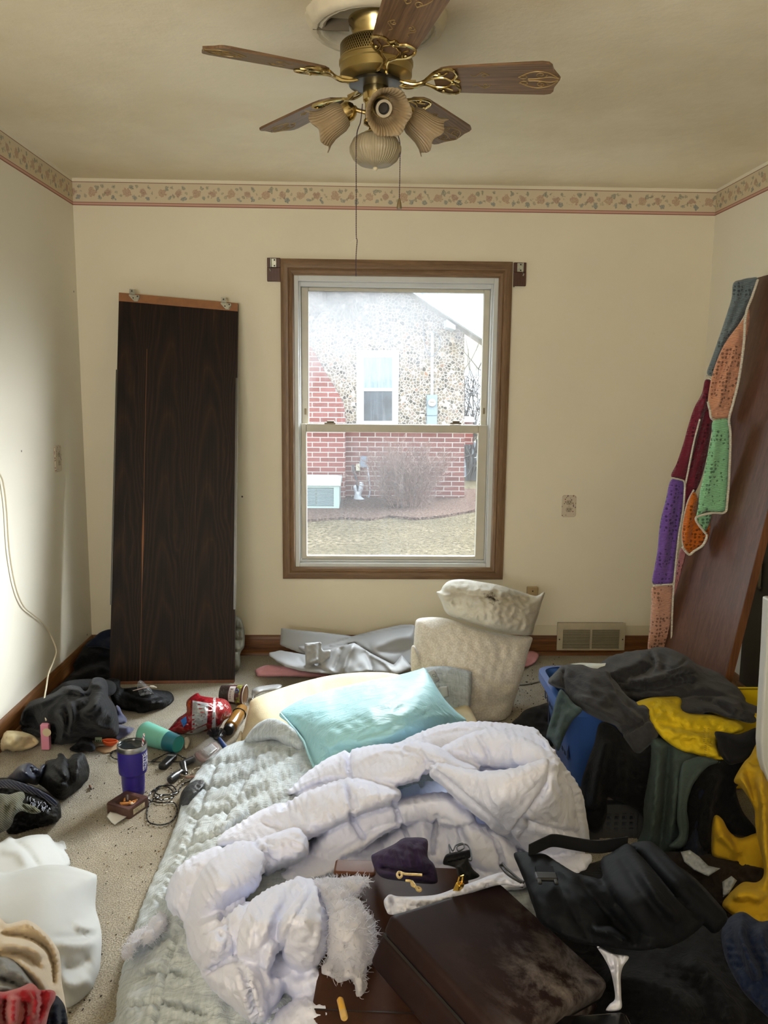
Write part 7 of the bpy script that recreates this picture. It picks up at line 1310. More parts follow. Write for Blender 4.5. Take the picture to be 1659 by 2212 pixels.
# white vinyl, cream, gray, red and navy garments at the bottom left
M_wv = fabric('white_neoprene', '#b4b7b8', var=.03, weave=700, wb=.08, rough=.7, spec=.12)
merged('white_sheet', M_wv, [dict(outline=o, zc=z, R=r, B=.05, T=.12, step=5, zmin=0, folds=f) for o, z, r, f in (
    ([(-30, 1830), (0, 1820), (14, 1810), (24, 1805), (32, 1813), (60, 1805), (88, 1802), (106, 1805), (118, 1822), (126, 1834), (140, 1838), (149, 1852), (149, 1876), (90, 1890), (0, 1900), (-30, 1890)], [(10, 1815, .10), (90, 1804, .08), (148, 1860, .03), (90, 1885, .10), (0, 1890, .14), (50, 1850, .13)], 10, [('c', [(30, 1815), (60, 1840), (85, 1875)], 5, .03), ('r', [(0, 1838), (40, 1840), (60, 1875)], 10, .02), ('c', [(125, 1835), (140, 1858), (150, 1874)], 3, .012)]),
    ([(-30, 1895), (20, 1886), (60, 1876), (100, 1868), (142, 1869), (176, 1877), (204, 1887), (210, 1892), (208, 1930), (207, 1962), (216, 1995), (221, 2025), (218, 2080), (215, 2108), (200, 2145), (175, 2170), (152, 2183), (140, 2178), (125, 2140), (80, 2060), (0, 2010), (-30, 2000)], [(20, 1888, .17), (142, 1870, .16), (208, 1892, .10), (207, 1960, .05), (220, 2030, .05), (212, 2110, .03), (152, 2180, .02), (100, 2080, .16), (0, 1990, .20), (100, 1940, .19), (180, 2060, .10)], 24,
     [('c', [(120, 2026), (160, 2026), (190, 2022), (214, 2008)], 5, .035), ('r', [(160, 1998), (185, 2004), (212, 2012)], 9, .03), ('r', [(120, 2036), (170, 2040), (210, 2030)], 14, .03), ('r', [(130, 2120), (165, 2130), (195, 2110)], 14, .025), ('c', [(135, 2085), (165, 2090), (195, 2070)], 12, .03), ('r', [(150, 1900), (165, 1960), (160, 2000)], 22, .012), ('c', [(0, 1890), (80, 1880), (200, 1894)], 5, .006)]))], voxel=.006, sm=3, label='thick smooth white sheet lying folded at the bottom left', cat='sheet')
M_crm = fabric('cream_fleece', '#b9aa94', var=.06, weave=500, sheen=.3, wr=.12)
cloth('cream_sweater', M_crm, 'cream sweater with gathered edge lying on the white sheet', 'sweater', [(-30, 1990), (0, 1984), (14, 1995), (34, 1992), (55, 1987), (72, 1993), (88, 2005), (105, 2022), (118, 2040), (128, 2058), (132, 2090), (134, 2125), (140, 2160), (142, 2196), (105, 2180), (82, 2150), (40, 2090), (0, 2070), (-30, 2070)], [(0, 1990, .26), (60, 1990, .26), (120, 2045, .22), (134, 2110, .18), (138, 2185, .12), (80, 2120, .26), (20, 2060, .30)], [('r', [(0, 1992), (60, 1994), (110, 2034), (126, 2080)], 7, .015), ('c', [(0, 2018), (55, 2024), (95, 2045), (112, 2075), (116, 2130)], 5, .035), ('r', [(0, 2040), (60, 2046), (95, 2070)], 8, .03), ('c', [(0, 2058), (50, 2062), (85, 2090)], 5, .02), ('r', [(30, 2070), (80, 2110), (105, 2160)], 8, .02), ('p', [(60, 1990), (100, 2020), (126, 2060), (132, 2110)], 8, .006, 12)], R=16, B=.04, T=.07)
cloth('gray_shirt', fabric('gray_heather', '#6f7173', var=.15, vs=40, weave=500, sheen=.2), 'gray heather shirt in the bottom left pile above the red one', 'shirt', [(-30, 2070), (0, 2066), (20, 2069), (42, 2083), (60, 2106), (78, 2134), (74, 2150), (40, 2155), (-30, 2160)], [(0, 2070, .33), (60, 2108, .30), (60, 2150, .29), (0, 2150, .32)], [('r', [(0, 2090), (40, 2105), (70, 2140)], 9, .02), ('c', [(0, 2115), (35, 2125), (65, 2145)], 5, .02), ('r', [(-10, 2135), (25, 2138), (55, 2150)], 6, .015)], R=14, B=.03, T=.05)
cloth('red_shirt', fabric('red_jersey', '#8f1f2b', var=.12, vs=9, weave=600, sheen=.2, wr=.15), 'red shirt in the bottom left corner', 'shirt', [(-30, 2150), (10, 2142), (40, 2134), (64, 2124), (76, 2128), (86, 2138), (108, 2138), (119, 2143), (119, 2158), (108, 2180), (100, 2215), (95, 2260), (-30, 2260)], [(10, 2145, .36), (65, 2126, .37), (118, 2145, .31), (100, 2220, .26), (0, 2240, .36), (60, 2190, .36)], [('r', [(66, 2130), (80, 2160), (76, 2200)], 8, .025), ('c', [(88, 2142), (90, 2170), (84, 2200)], 5, .03), ('r', [(30, 2150), (28, 2180), (30, 2215)], 8, .025), ('c', [(12, 2160), (8, 2190), (12, 2215)], 6, .03), ('c', [(54, 2165), (56, 2190), (48, 2215)], 5, .02)], R=14, B=.03, T=.06)
cloth('navy_sweatpants', M_nvy, 'navy garment between the red shirt and the white sheet', 'garment', [(104, 2190), (118, 2152), (132, 2160), (142, 2180), (148, 2225), (148, 2260), (92, 2260)], [(120, 2155, .22), (140, 2180, .18), (146, 2240, .14), (100, 2240, .24)], [('r', [(125, 2160), (122, 2190), (124, 2220)], 7, .02), ('c', [(134, 2170), (134, 2200), (138, 2230)], 4, .02)], R=10, B=.03, T=.06)
# ================================================================ things on the carpet by the bed
def upright(px, py, z=0): return onz(px, py, z)
p0 = onz(289, 1716, 0); k = pxm(p0); H_ = ony(289, 1606, p0.y).z
M_pur2 = plain('purple_powder_coat', '#2a1f78', .38, bump=.15, bs=700, bd=.0006); M_steel = plain('brushed_steel', '#a9a6a0', .3, 1.0, var=.1, vs=60, scale=(1, 1, 14))
tm = thing('travel_tumbler', 'purple insulated tumbler with steel rim standing by the ashtray', 'tumbler', p0)
rt, rb = 31*k, 22.5*k
obj('body', lathe(NB(), [(0, 0), (rb*.9, 0), (rb, .004), (rb*1.03, H_*.12), (rb*1.04, H_*.13), (rb*1.035, H_*.135), (rb*1.05, H_*.18), (rb*1.06, H_*.185), (rb*1.055, H_*.19), (rb*1.07, H_*.23), (rb*1.08, H_*.235), (rb*1.08, H_*.40), (rb*1.12, H_*.43), (rt*.93, H_*.455), (rt*.95, H_*.48), (rt, H_*.90)], 64), M_pur2, tm, angle=60)
obj('steel_rim', lathe(NB(), [(rt, H_*.90), (rt*1.005, H_*.905), (rt*1.01, H_*.985), (rt*.99, H_), (rt*.95, H_), (rt*.93, H_*.96)], 64), M_steel, tm, angle=40)
obj('lid', lathe(NB(), [(0, H_*.955), (rt*.6, H_*.955), (rt*.66, H_*.965), (rt*.84, H_*.962), (rt*.88, H_*.99), (rt*.95, H_*1.0), (rt*.95, H_*.985)], 48), plain('smoked_lid', '#1d2123', .15, spec=.6), tm, angle=40)
bm = NB(); toc = Vector((-p0.x, -p0.y, 0)).normalized(); a0 = math.atan2(toc.y, toc.x)+math.radians(40)
def on_body(v, rr, zc_, ang):
    a = ang+v.y*-1/rr*-1; return Vector((rr*math.cos(a), rr*math.sin(a), zc_+v.x))
R_ = rt*.975; sg = 1 if (Vector((-math.sin(a0), math.cos(a0), 0)).x > 0) else -1
for txt, sz, zz in (('WEL', .020, .815), ('EDO', .033, .735), ('FOR', .022, .645), ('and', .014, .60), ('BY', .017, .56)):
    text_mesh(bm, txt, sz, lambda v, zz=zz: Vector(((R_+.0012+v.z*.4)*math.cos(a0+sg*v.x/R_), (R_+.0012+v.z*.4)*math.sin(a0+sg*v.x/R_), H_*zz+v.y)), .0004, align='LEFT')
obj('printed_text', bm, plain('print_white', '#d0d0dc', .5), tm, smooth=False)
# straw in it
a, b = onz(303, 1622, H_*.9), onz(0, 0, 0); q = ony(311, 1585, p0.y-.01); base = Vector((p0.x+.022, p0.y-.012, .06)); sdir = (q-base); L = sdir.length; M = frame(sdir, o=base)
def stripe_mat():
    n = NT('striped_straw'); n.set(rough=.35); s = n.sep(n.co()); a = n.math('ARCTAN2', s[1], s[0]); f = n.math('FRACT', n.math('ADD', n.math('DIVIDE', a, 2*PI), n.math('MULTIPLY', s[2], 36.0)))
    r = n.ramp(f, [(0, lin('#a32038')), (.28, lin('#a32038')), (.3, lin('#d6d0d0')), (.55, lin('#d6d0d0')), (.57, lin('#5b4a88')), (.72, lin('#5b4a88')), (.74, lin('#d6d0d0')), (1, lin('#d6d0d0'))]); n.col(r); return n.m
stt = thing('straw', 'red white and purple striped straw standing in the purple tumbler', 'straw', mat=M); obj('straw_tube', lathe(NB(), [(.0035, 0), (.0036, L), (.0029, L), (.0028, 0)], 14), stripe_mat(), stt)
# teal tumbler lying down
a, b = onz(312, 1583, .043), onz(385, 1608, .036); M = frame(b-a, o=a); L = (b-a).length
tt = thing('travel_tumbler', 'mint and teal insulated tumbler lying on its side', 'tumbler', mat=M); M_mint = plain('mint_powder_coat', '#6fb5a5', .42, bump=.1, bs=700, bd=.0006); M_dteal = plain('deep_teal', '#0f5e6d', .42, bump=.1, bs=700, bd=.0006)
R1, R2 = .047, .035
rad = lambda t: R1+(R2-R1)*t
P = [(0, -.004), (R1*.9, -.004), (R1, .004)]+[(rad(t), L*t) for t in (.3, .5, .55)]+[(rad(.56)-.0012, L*.56), (rad(.575), L*.575), (rad(.60), L*.60), (rad(.61)-.0012, L*.61), (rad(.625), L*.625), (rad(.65), L*.65), (rad(.66)-.0012, L*.66), (rad(.68), L*.68), (rad(.7), L*.70)]
obj('body', lathe(NB(), P, 64), M_mint, tt, angle=60); obj('base_band', lathe(NB(), [(rad(.70), L*.70), (rad(.98), L*.98), (rad(1)*.97, L), (rad(1)*.90, L)], 64), M_dteal, tt, angle=50)
obj('base_disc', lathe(NB(), [(rad(1)*.92, L*.998), (rad(1)*.9, L*1.004), (rad(1)*.85, L*1.003), (rad(1)*.82, L*.992), (0, L*.992)], 48), plain('base_teal', '#2f8a86', .4), tt, angle=40)
# ashtray
c = [onz(227, 1731, .036), onz(264, 1709, .036), onz(323, 1724, .036), onz(288, 1747, .036)]
ux = (c[2]-c[1]+c[3]-c[0])/2; uy = (c[1]-c[0]+c[2]-c[3])/2; sx, sy = ux.length, uy.length; o_ = sum(c, Vector())/4; ang = math.atan2(ux.y, ux.x)
at = thing('ashtray', 'square brown ashtray filled with cigarette butts', 'ashtray', (o_.x, o_.y, 0), (0, 0, ang)); s = (sx+sy)/2*.5
def ash_mat():
    n = NT('ashtray_brown'); n.set(rough=.35, spec=.5); f = n.noise(n.co(), 18, 5, .6); n.col(n.ramp(f, [(.3, lin('#38241f')), (.6, lin('#513730')), (.75, lin('#6f564c'))])); return n.m
M_ash = ash_mat(); bm = NB(); o1 = rrect(-s, s, -s, s, .008, 3); o2 = rrect(-s*.98, s*.98, -s*.98, s*.98, .008, 3); i1 = rrect(-s*.68, s*.68, -s*.68, s*.68, .014, 3); i2 = rrect(-s*.55, s*.55, -s*.55, s*.55, .012, 3)
wallring(bm, o1, o1, 0, .032); wallring(bm, o1, o2, .032, .036); wallring(bm, o2, i1, .036, .034); wallring(bm, i1, i2, .034, .012); bm.faces.new([bm.verts.new((x, y, .012)) for x, y in i2]); bm.faces.new([bm.verts.new((x, y, 0)) for x, y in o1])
obj('bowl', bm, M_ash, at, angle=40)
pl_ = obj('paper_label', bx(NB(), s, s+.0006, -s*.62, s*.55, .008, .026), plain('label_worn', '#b0a48a', .7, var=.45, vs=110), at, smooth=False)
M_filt = plain('filter_orange', '#b87b3a', .8, var=.2, vs=90); M_pap = plain('cig_paper', '#cfc6b4', .8); M_ashg = plain('ash_char', '#4a4540', .9); M_cork = plain('brown_wrapper', '#6e4326', .7, var=.2, vs=80)
def butt(x, y, z, rz, tilt, L, fm, label, grp='cigarette butts in the ashtray', par_m=None):
    M = (par_m or (Matrix.Translation((o_.x, o_.y, 0)) @ Matrix.Rotation(ang, 4, 'Z'))) @ Matrix.Translation((x, y, z)) @ Matrix.Rotation(rz, 4, 'Z') @ Matrix.Rotation(PI/2-tilt, 4, 'Y')
    t = thing('cigarette_butt', label, 'cigarette butt', mat=M, group=grp); obj('filter', lathe(NB(), [(0, 0), (.0037, 0), (.0038, L*.7), (0, L*.7)], 12), fm, t, angle=40); obj('paper', lathe(NB(), [(.0036, L*.7), (.0034, L*.9), (.002, L), (0, L)], 12), M_pap if fm is not M_cork else M_ashg, t, angle=40)
LBL = 'short smoked cigarette butt lying in the brown ashtray'
butt(.012, -.01, .026, .5+PI, -.25, .055, M_cork, 'brown cigar butt propped on the ashtray rim', None)
for x, y, z, a, L in ((-.022, -.012, .024, .3, .034), (-.012, -.02, .026, .6, .036), (-.004, -.008, .027, .2, .032), (-.02, .006, .022, 2.2, .03), (.006, .012, .022, 1.2, .028), (-.006, .016, .021, -.4, .03), (.02, .008, .021, 1.9, .026), (.014, -.024, .022, .1, .03)): butt(x, y, z, a, .05, L, M_filt, LBL)
q = onz(194, 1697, .006); butt(0, 0, 0, -1.1, 0, .032, M_cork, 'single cigarette butt on the carpet right of the black track pants', None, Matrix.Translation(q))
rc = soft('receipt', plain('receipt_white', '#c3c2bf', .7), 'curled white paper slip under the ashtray corner', 'paper', outline=[(230, 1763), (238, 1753), (258, 1757), (276, 1763), (264, 1771), (248, 1782), (240, 1776)], zc=[(238, 1755, .018), (274, 1764, .008), (248, 1780, .004)], R=3, B=.002, T=.003, step=3, smooth=False)
# raisin tub
a, b = onz(478, 1497, .045), onz(531, 1502, .042); M = frame(b-a, (0, 0, 1), o=a); L = (b-a).length; R1, R2 = .036, .046
rtub = thing('raisin_tub', 'empty paper tub printed with raisins and grapes lying on its side', 'tub', mat=M)
def tub_mat():
    n = NT('raisin_print'); n.set(rough=.35, spec=.4); v = n.co(); s_ = n.sep(v); t = n.add('ShaderNodeTexVoronoi'); t.inputs['Scale'].default_value = 120; n.ln(v, t.inputs['Vector'])
    zn = n.math('DIVIDE', s_[2], L); rai = n.ramp(t.outputs['Distance'], [(.0, lin('#5a4a44')), (.5, lin('#2c2120'))])
    g = n.add('ShaderNodeTexVoronoi'); g.inputs['Scale'].default_value = 70; n.ln(v, g.inputs['Vector']); grp_ = n.ramp(g.outputs['Distance'], [(0, lin('#b7b45c')), (.6, lin('#6d7030'))])
    base = n.mix(n.math('LESS_THAN', zn, .36), lin('#4a2228'), rai); gm = n.math('MULTIPLY', n.math('GREATER_THAN', zn, .66), n.math('LESS_THAN', zn, .88)); gm = n.math('MULTIPLY', gm, n.math('GREATER_THAN', n.noise(v, 30, 2), .47)); n.col(n.mix(gm, base, grp_)); return n.m
obj('tub_wall', lathe(NB(), [(0, 0), (R1, 0), (R1, .003), (R2, L*.97), (R2-.002, L*.97), (R1-.002, .006), (0, .006)], 56), tub_mat(), rtub, angle=40)
obj('tub_liner', lathe(NB(), [(R2-.0025, L*.96), (R1-.0025, .008), (0, .0075)], 48), plain('liner_tan', '#b89f8a', .6), rtub)
obj('rolled_rim', lathe(NB(), [(R2-.003, L*.965), (R2+.001, L*.962), (R2+.0025, L*.98), (R2, L*.995), (R2-.003, L*.985)], 48), plain('rim_white', '#cfccc6', .5), rtub)
cam_l = M.inverted() @ Vector(CO); ca = math.atan2(cam_l.y, cam_l.x)
lab = NB(); n_ = 20
rows = [[lab.verts.new(((R1+(R2-R1)*z+.0008)*math.cos(ca+t), (R1+(R2-R1)*z+.0008)*math.sin(ca+t), L*z)) for t in [(-.95+1.9*i/n_) for i in range(n_+1)]] for z in (.40, .48, .56, .64)]
for A, B in zip(rows, rows[1:]):
    for i in range(n_): lab.faces.new((A[i], A[i+1], B[i+1], B[i]))
lbo = obj('name_label', lab, plain('label_white', '#d2d0d4', .5), rtub)
upd = 1 if (M.to_3x3() @ Vector((-math.sin(ca), math.cos(ca), 0))).z > 0 else -1
def cyl_txt(s, sz, zc_, off):
    rr = lambda z: R1+(R2-R1)*z/L+.0015
    def f(v):
        z = zc_+v.y; a = ca+off-upd*v.x/R2; r_ = rr(z)+v.z*.3; return Vector((r_*math.cos(a), r_*math.sin(a), z))
    b_ = NB(); text_mesh(b_, s, sz, f, .0003); return b_
obj('label_text', cyl_txt('Raisins', .021, L*.49, 0), plain('plum_ink', '#5a1f33', .5), lbo, smooth=False); obj('label_text', cyl_txt('Sun Dried', .008, L*.60, 0), plain('plum_ink2', '#6a4450', .5), lbo, smooth=False)
bd = obj('blue_badge', NB(), plain('badge_blue', '#2b4f9e', .5), rtub); bm = NB(); zc0 = L*.73; a_ = ca+upd*.35
ringp = [((R1+(R2-R1)*.73+.0022)*1, 0)]
pts = []
for t in range(25):
    th = 2*PI*t/24; z = zc0+.008*math.cos(th); a2 = a_+.008*math.sin(th)/R2; r_ = R1+(R2-R1)*z/L+.0016; pts.append((r_*math.cos(a2), r_*math.sin(a2), z))
tube(bm, pts, .0018, 6); bm.to_mesh(bd.data); bm.free()
# red snack bag
M_red = plain('red_foil', '#8a1620', .22, .15, var=.25, vs=9, spec=.7, bump=.4, bs=28, bd=.02); M_lab = plain('foil_label', '#a9abae', .25, .1, var=.05, vs=20, spec=.6, bump=.3, bs=30, bd=.015); M_orange = plain('foil_orange', '#a1461f', .25, .1, spec=.7)
cz = [(363, 1582, .02), (403, 1520, .12), (432, 1498, .15), (485, 1512, .14), (498, 1540, .09), (440, 1582, .01), (395, 1587, .01), (440, 1540, .17)]
sbag = thing('snack_bag', 'crumpled red foil snack bag with nutrition label', 'snack bag', onz(430, 1580, 0))
FB = [('c', [(403, 1540), (412, 1520), (432, 1500)], 3, .015), ('r', [(420, 1502), (460, 1508), (490, 1520)], 5, .012), ('c', [(455, 1505), (462, 1530), (458, 1565)], 3, .008), ('r', [(385, 1555), (400, 1565), (410, 1585)], 6, .01), ('w', 14, .010, 3, 1.5, .6), ('c', [(470, 1515), (475, 1540), (465, 1572)], 3, .012)]
ol_bag = [(358, 1584), (370, 1568), (385, 1551), (403, 1538), (402, 1522), (405, 1512), (418, 1501), (428, 1497), (434, 1503), (460, 1507), (484, 1510), (497, 1522), (500, 1545), (484, 1557), (474, 1572), (452, 1580), (430, 1587), (400, 1590), (378, 1586)]
soft('bag_body', M_red, parent=sbag, outline=ol_bag, zc=cz, R=22, B=.04, T=.07, step=3, zmin=0, folds=FB)
idf = inv_depth_fn(cz)
def on_bag(a, b, lift=.014):
    p = np.array([[a, b]], float); d_ = seg_dist(p, crom(ol_bag, 6, True), True)[0]; t = np.clip(d_/22, 0, 1); e = (1-(1-t)**2)**.5
    dep = 1/idf(p)[0]+.04*(1-e[0])-fold_sum(p, FB)[0]*min(1, d_[0]/11); return Vector(CO+rays(a, b)*(dep-lift))
def patch(name, poly, mat, par, lift=.003, n=9):
    """label following the bag: poly is a 4 corner quad in the photo"""
    bm = NB(); A, B, Cc, D_ = [np.array(q, float) for q in poly]; g = [[bm.verts.new(on_bag(*((A*(1-u)+B*u)*(1-v)+(D_*(1-u)+Cc*u)*v), lift)) for u in np.linspace(0, 1, n)] for v in np.linspace(0, 1, n)]
    for i in range(n-1):
        for j in range(n-1): bm.faces.new((g[i][j], g[i][j+1], g[i+1][j+1], g[i+1][j]))
    return obj(name, bm, mat, par, world=True)
nl_ = patch('nutrition_label', [(416, 1513), (451, 1519), (447, 1562), (414, 1578)], M_lab, sbag, n=14); patch('foil_stripe', [(461, 1508), (466, 1507), (466, 1572), (457, 1576)], M_lab, sbag, n=14); patch('orange_flame', [(404, 1516), (412, 1512), (411, 1545), (403, 1540)], M_orange, sbag, n=8)
patch('blue_logo', [(390, 1556), (402, 1547), (404, 1562), (396, 1571)], plain('logo_blue', '#2a62ab', .3), sbag, lift=.004, n=6)
patch('silver_back', [(398, 1584), (445, 1566), (448, 1574), (420, 1588)], M_lab, sbag, lift=.002, n=8)
M_ink2 = plain('label_ink_dark', '#3a3a3c', .5); bm = NB()
for s, sz, yy in (('INGREDIENTS: POTATOES', 2.6, 1520), ('VEGETABLE OIL CONTAINS', 2.4, 1523.4), ('SUNFLOWER CORN AND OR', 2.4, 1526.6), ('CANOLA OIL SPICES AND', 2.4, 1529.8), ('LESS THAN TWO PERCENT', 2.4, 1533), ('Nutrition Facts', 4.6, 1541), ('Serving size 1 package', 2.4, 1546), ('Calories        150', 4, 1553)):
    text_mesh(bm, s, sz, lambda v, yy=yy: on_bag(432+v.x*.98, yy+v.x*.10-v.y, .0045), 0)
obj('label_text', bm, M_ink2, nl_, world=True, smooth=False)
bm = NB(); text_mesh(bm, 'BO', 9, lambda v: on_bag(489+v.x*.7+v.y*.3, 1526+v.x*.6-v.y*.7, .005), 0); obj('bag_title', bm, plain('title_white', '#c9c5c0', .4), sbag, world=True, smooth=False)
# amber bottle, brush
a, b = onz(497, 1572, .03), onz(525, 1530, .03); M = frame(b-a, o=a); L = (b-a).length
ab = thing('bottle', 'amber bottle with black cap and hair tie lying beside the red bag', 'bottle', mat=M); n = NT('amber_liquid'); n.set(rough=.15, trans=.15, spec=.5); n.col(lin('#86602a')); M_ambr = n.m
obj('bottle_body', lathe(NB(), [(0, -.004), (.02, -.004), (.027, .004), (.028, .01), (.028, L*.86), (.022, L*.97), (.012, L), (0, L)], 40), M_ambr, ab, angle=40); obj('bottle_cap', lathe(NB(), [(0, -.032), (.02, -.032), (.022, -.028), (.022, -.004), (0, -.004)], 32), plain('cap_black', '#141416', .35), ab, angle=40)
obj('hair_tie', tube(NB(), [(.0295*math.cos(t), .0295*math.sin(t), L*.68+.006*math.sin(t)) for t in [2*PI*i/30 for i in range(30)]], .0022, 6, closed=True), plain('tie_black', '#111111', .8), ab)
a, b = onz(462, 1580, .03), onz(497, 1630, .015); M = frame(b-a, (0, 0, 1), o=a); L = (b-a).length
hb_ = thing('hairbrush', 'round black hairbrush with blue handle beside the quilt', 'hairbrush', mat=M)
obj('brush_head', sph(NB(), (0, 0, .035), .03, 12, sc=(.5, .95, 1.25)), plain('brush_black', '#151518', .4), hb_)
bm = NB(); rr_ = random.Random(2)
for i in range(260):
    t = rr_.uniform(-1.25, 1.25); u = rr_.uniform(-1, 1); d = Vector((math.cos(t), math.sin(t), u*.7)).normalized(); p = Vector((d.x*.014, d.y*.027, .035+d.z*.036)); tube(bm, [tuple(p), tuple(p+d*.014)], .0007, 4, cap=False)
obj('bristles', bm, plain('bristle', '#2a2a2e', .3), hb_)['kind'] = 'stuff'
obj('brush_handle', lathe(NB(), [(0, .068), (.008, .07), (.009, .085), (.012, L*.85), (.010, L), (0, L+.003)], 20), plain('handle_blue', '#1d3768', .35), hb_)
# clear sweets packet
cp_ = [(402, 1632), (408, 1622), (430, 1608), (452, 1592), (460, 1595), (476, 1610), (478, 1618), (466, 1632), (446, 1650), (424, 1654), (416, 1646)]
sw_ = thing('candy_packet', 'clear plastic candy packet with brown print beside the quilt', 'packet', onz(440, 1630, 0))
soft('film_pouch', film_mat('packet_film', '#a8a6a4', .22), parent=sw_, outline=cp_, zc=[(408, 1625, .03), (455, 1594, .05), (476, 1614, .05), (420, 1652, .02), (440, 1625, .06)], R=9, B=.02, T=.03, step=3, folds=[('w', 9, .008, 5)])
soft('brown_print', plain('packet_brown', '#56302a', .4), parent=sw_, outline=[(420, 1628), (440, 1615), (462, 1603), (474, 1616), (464, 1628), (444, 1645), (428, 1642)], zc=[(440, 1625, .026)], R=4, B=.004, T=.004, step=3)
soft('packet_label', plain('packet_gray', '#8b8c90', .4), parent=sw_, outline=[(438, 1618), (458, 1606), (470, 1617), (452, 1632)], zc=[(452, 1618, .036)], R=3, B=.003, T=.003, step=3, smooth=False)
bm = NB()
for k in range(5): text_mesh(bm, 'nutrition facts', 2.6, lambda v, k=k: Vector(onz(452+v.x*.8-v.y*.4+k*2.6-5, 1617-v.x*.55-v.y*.7+k*2.2-4, .042)), 0)
obj('packet_text', bm, M_ink2, sw_, world=True, smooth=False)
# black electronics and cables
M_bp = plain('black_plastic', '#1a1a1c', .3); M_gp = plain('dark_gray_plastic', '#2b2b2e', .3)
kf = thing('key_fob', 'small black key fob with gray button on the carpet', 'key fob', onz(357, 1655, 0)); a, b = onz(349, 1658, .012), onz(376, 1632, .012); M = frame((0, 0, 1), b-a, o=a-Vector((0, 0, .012)))
L = (b-a).length; bm = soft_box(L, .034, 0, .024, .008); bm.transform(M @ Matrix.Translation((0, -.017, 0))); obj('fob_shell', bm, M_bp, kf, world=True, angle=50)
bm = soft_box(.012, .03, 0, .004, .002); bm.transform(M @ Matrix.Translation((L*.72, -.015, .0215))); obj('fob_button', bm, plain('fob_gray', '#77787c', .3), kf, world=True)
bm = lathe(NB(), [(.008, 0), (.0095, .001), (.0095, .002), (.008, .002)], 20, M @ Matrix.Translation((L*.35, 0, .0235))); obj('fob_ring', bm, plain('ring_gray', '#4c4c50', .3), kf, world=True)
a, b = onz(366, 1686, .014), onz(392, 1666, .016); M = frame(b-a, o=a); L = (b-a).length
cc = thing('car_charger', 'black cylindrical car charger plug on the carpet', 'charger', mat=M); obj('charger_barrel', lathe(NB(), [(0, 0), (.01, 0), (.014, .004), (.0145, L*.45), (.013, L*.6), (.009, L*.8), (.009, L), (.004, L+.006), (0, L+.006)], 24), M_gp, cc, angle=40); obj('charger_tip', lathe(NB(), [(.0091, L*.86), (.0096, L*.9), (.0091, L*.94)], 20), plain('charger_steel', '#9a9a9a', .25, 1), cc)
pa = thing('power_adapter', 'black elbow power adapter beside the candy packet', 'adapter', onz(400, 1655, 0)); a, b, c_ = onz(401, 1670, .012), onz(395, 1650, .02), onz(418, 1640, .02)
bm = NB(); tube(bm, [tuple(a), tuple(a.lerp(b, .6)), tuple(b), tuple(b.lerp(c_, .3)), tuple(c_)], [.009, .011, .014, .014, .013], 12); obj('adapter_body', bm, M_gp, pa, world=True); bm = NB(); tube(bm, [tuple(a), tuple(a+(a-b).normalized()*.012)], .004, 8); obj('adapter_tip', bm, plain('tip_steel', '#8f8f8f', .25, 1), pa, world=True)
def cable(nm, label, pts, r, mat, z=.004, cat='cable'):
    bm = NB(); rr = random.Random(len(pts)); P = [tuple(onz(a, b, z+.004*((i*7) % 3)/2)) for i, (a, b) in enumerate([tuple(q) for q in crom(pts, 6)])]; tube(bm, P, r, 6); return tag(obj(nm, bm, mat), label, cat)
cable('black_cable', 'long black cable coiled in loops on the carpet right of the ashtray', [(430, 1680), (408, 1688), (392, 1696), (384, 1712), (352, 1718), (336, 1712), (342, 1700), (368, 1696), (380, 1706), (376, 1716), (352, 1717), (338, 1724), (334, 1715), (345, 1700), (358, 1698), (372, 1708), (374, 1722), (350, 1728), (330, 1726), (320, 1745), (317, 1762), (322, 1776), (345, 1782), (368, 1776), (381, 1760), (382, 1745), (374, 1733), (352, 1734), (322, 1728), (326, 1712), (345, 1697)], .0024, M_bp)
cable('black_cable', 'black cable looped over the key fob in front of the mint tumbler', [(238, 1628), (245, 1622), (262, 1624), (270, 1632), (262, 1640), (246, 1638), (240, 1630), (256, 1620), (300, 1640), (330, 1645), (350, 1632), (372, 1626), (395, 1636), (402, 1640), (390, 1645), (350, 1646), (328, 1644), (352, 1632)], .0022, M_bp, z=.006)
cable('ivory_cable', 'ivory cable running along the edge of the gray quilt', [(368, 1669), (380, 1670), (392, 1674), (404, 1676), (412, 1670), (422, 1660), (440, 1656), (452, 1648), (462, 1638)], .0026, plain('ivory_cable_mat', '#9f978a', .5), z=.012)
cable('beige_cable', 'beige cable between the car charger and the loops', [(378, 1700), (384, 1692), (394, 1684), (402, 1678), (430, 1676)], .0024, plain('beige_cable_mat', '#8f8578', .5), z=.006)
soft('pen_stub', plain('brown_stick', '#5d3a24', .5), 'short brown stick among the cables by the quilt', 'stick', outline=[(400, 1678), (420, 1675), (425, 1678), (404, 1682)], zc=[(410, 1678, .02)], R=3, B=.006, T=.01, step=2)
def mesh_bag():
    n = NT('navy_mesh'); n.set(rough=.4); v = n.co(); n.col(n.ramp(n.noise(v, 14, 4), [(.35, lin('#191d28')), (.65, lin('#3a3a3c'))])); n.b.inputs['Alpha'].default_value = .8; n.bump(n.noise(v, 40, 4, .6, .8), .8, .015); return n.m
soft('mesh_bag', mesh_bag(), 'dark navy clear plastic bag tucked beside the gray quilt', 'bag', outline=[(388, 1758), (387, 1735), (392, 1712), (405, 1696), (425, 1684), (446, 1678), (440, 1700), (420, 1720), (405, 1752), (398, 1764)], zc=[(392, 1715, .03), (440, 1682, .05), (396, 1760, .02), (415, 1710, .07)], R=10, B=.025, T=.05, step=3, zmin=0, folds=[('w', 12, .010, 3, 1.6, .9)])
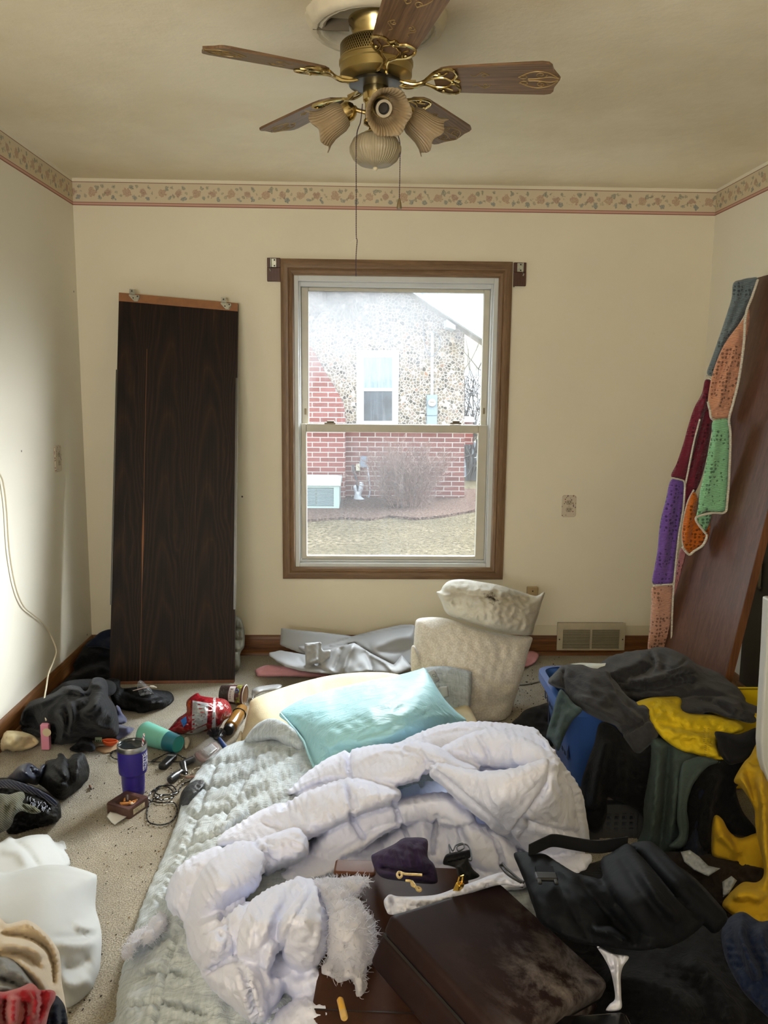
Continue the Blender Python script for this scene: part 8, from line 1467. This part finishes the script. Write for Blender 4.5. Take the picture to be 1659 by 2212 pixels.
soft('tissue', plain('tissue_white', '#b9b2a4', .9), 'white tissue scrap behind the mint tumbler base', 'tissue', outline=[(398, 1596), (406, 1592), (410, 1600), (407, 1612), (400, 1616)], zc=[(404, 1604, .02)], R=4, B=.01, T=.02, step=2, folds=[('w', 6, .006, 3)])
soft('plastic_tray', plain('tray_frosted', '#a9abad', .35, var=.1, vs=20), 'frosted white plastic piece behind the foam mattress corner', 'plastic piece', outline=[(544, 1492), (556, 1484), (580, 1480), (602, 1478), (609, 1482), (600, 1490), (570, 1494), (552, 1503), (545, 1510)], zc=[(556, 1486, .05), (604, 1480, .05), (548, 1506, .03)], R=6, B=.015, T=.03, step=3)
soft('plaster_chip', plain('chip_cream', '#b7ab8e', .9, var=.15, vs=40), 'cream debris chip at the base of the foam mattress', 'debris', outline=[(508, 1606), (514, 1590), (520, 1578), (524, 1590), (520, 1604), (512, 1612)], zc=[(516, 1594, .03)], R=5, B=.012, T=.02, step=2, folds=[('w', 7, .006, 3)])
# crumbs and lint on the carpet
rr_ = random.Random(12); bm = NB()
for i in range(520):
    if i < 300: a, b = rr_.gauss(330, 90), rr_.gauss(1740, 110)
    else: a, b = rr_.uniform(150, 420), rr_.uniform(1600, 2205)
    if b < 1560 or a < 0: continue
    p = onz(a, b, .0015); r = rr_.uniform(.0005, .0016); M = Matrix.Translation(p) @ Matrix.Rotation(rr_.uniform(0, 6), 4, 'Z') @ Matrix.Diagonal((rr_.uniform(.6, 2.2), 1, .7, 1)); mi = rr_.choice((0, 0, 0, 1, 2))
    bx(bm, -r, r, -r, r, -r, r, M @ Matrix.Rotation(rr_.uniform(0, 2), 4, 'X'), mi)
for i in range(160):
    a, b = rr_.uniform(1100, 1210), rr_.uniform(1415, 1560); p = onz(a, b, .0015); r = rr_.uniform(.0006, .0022); bx(bm, -r, r, -r, r, -r, r, Matrix.Translation(p) @ Matrix.Rotation(rr_.uniform(0, 3), 4, 'Z'), rr_.choice((0, 0, 1)))
o = obj('carpet_crumbs', bm, [plain('crumb_dark', '#2f261e', .9), plain('crumb_tan', '#7d6546', .9), plain('crumb_pale', '#bdb4a0', .9)], smooth=False); tag(o, 'scattered dark crumbs and lint on the carpet', 'crumbs', kind='stuff')
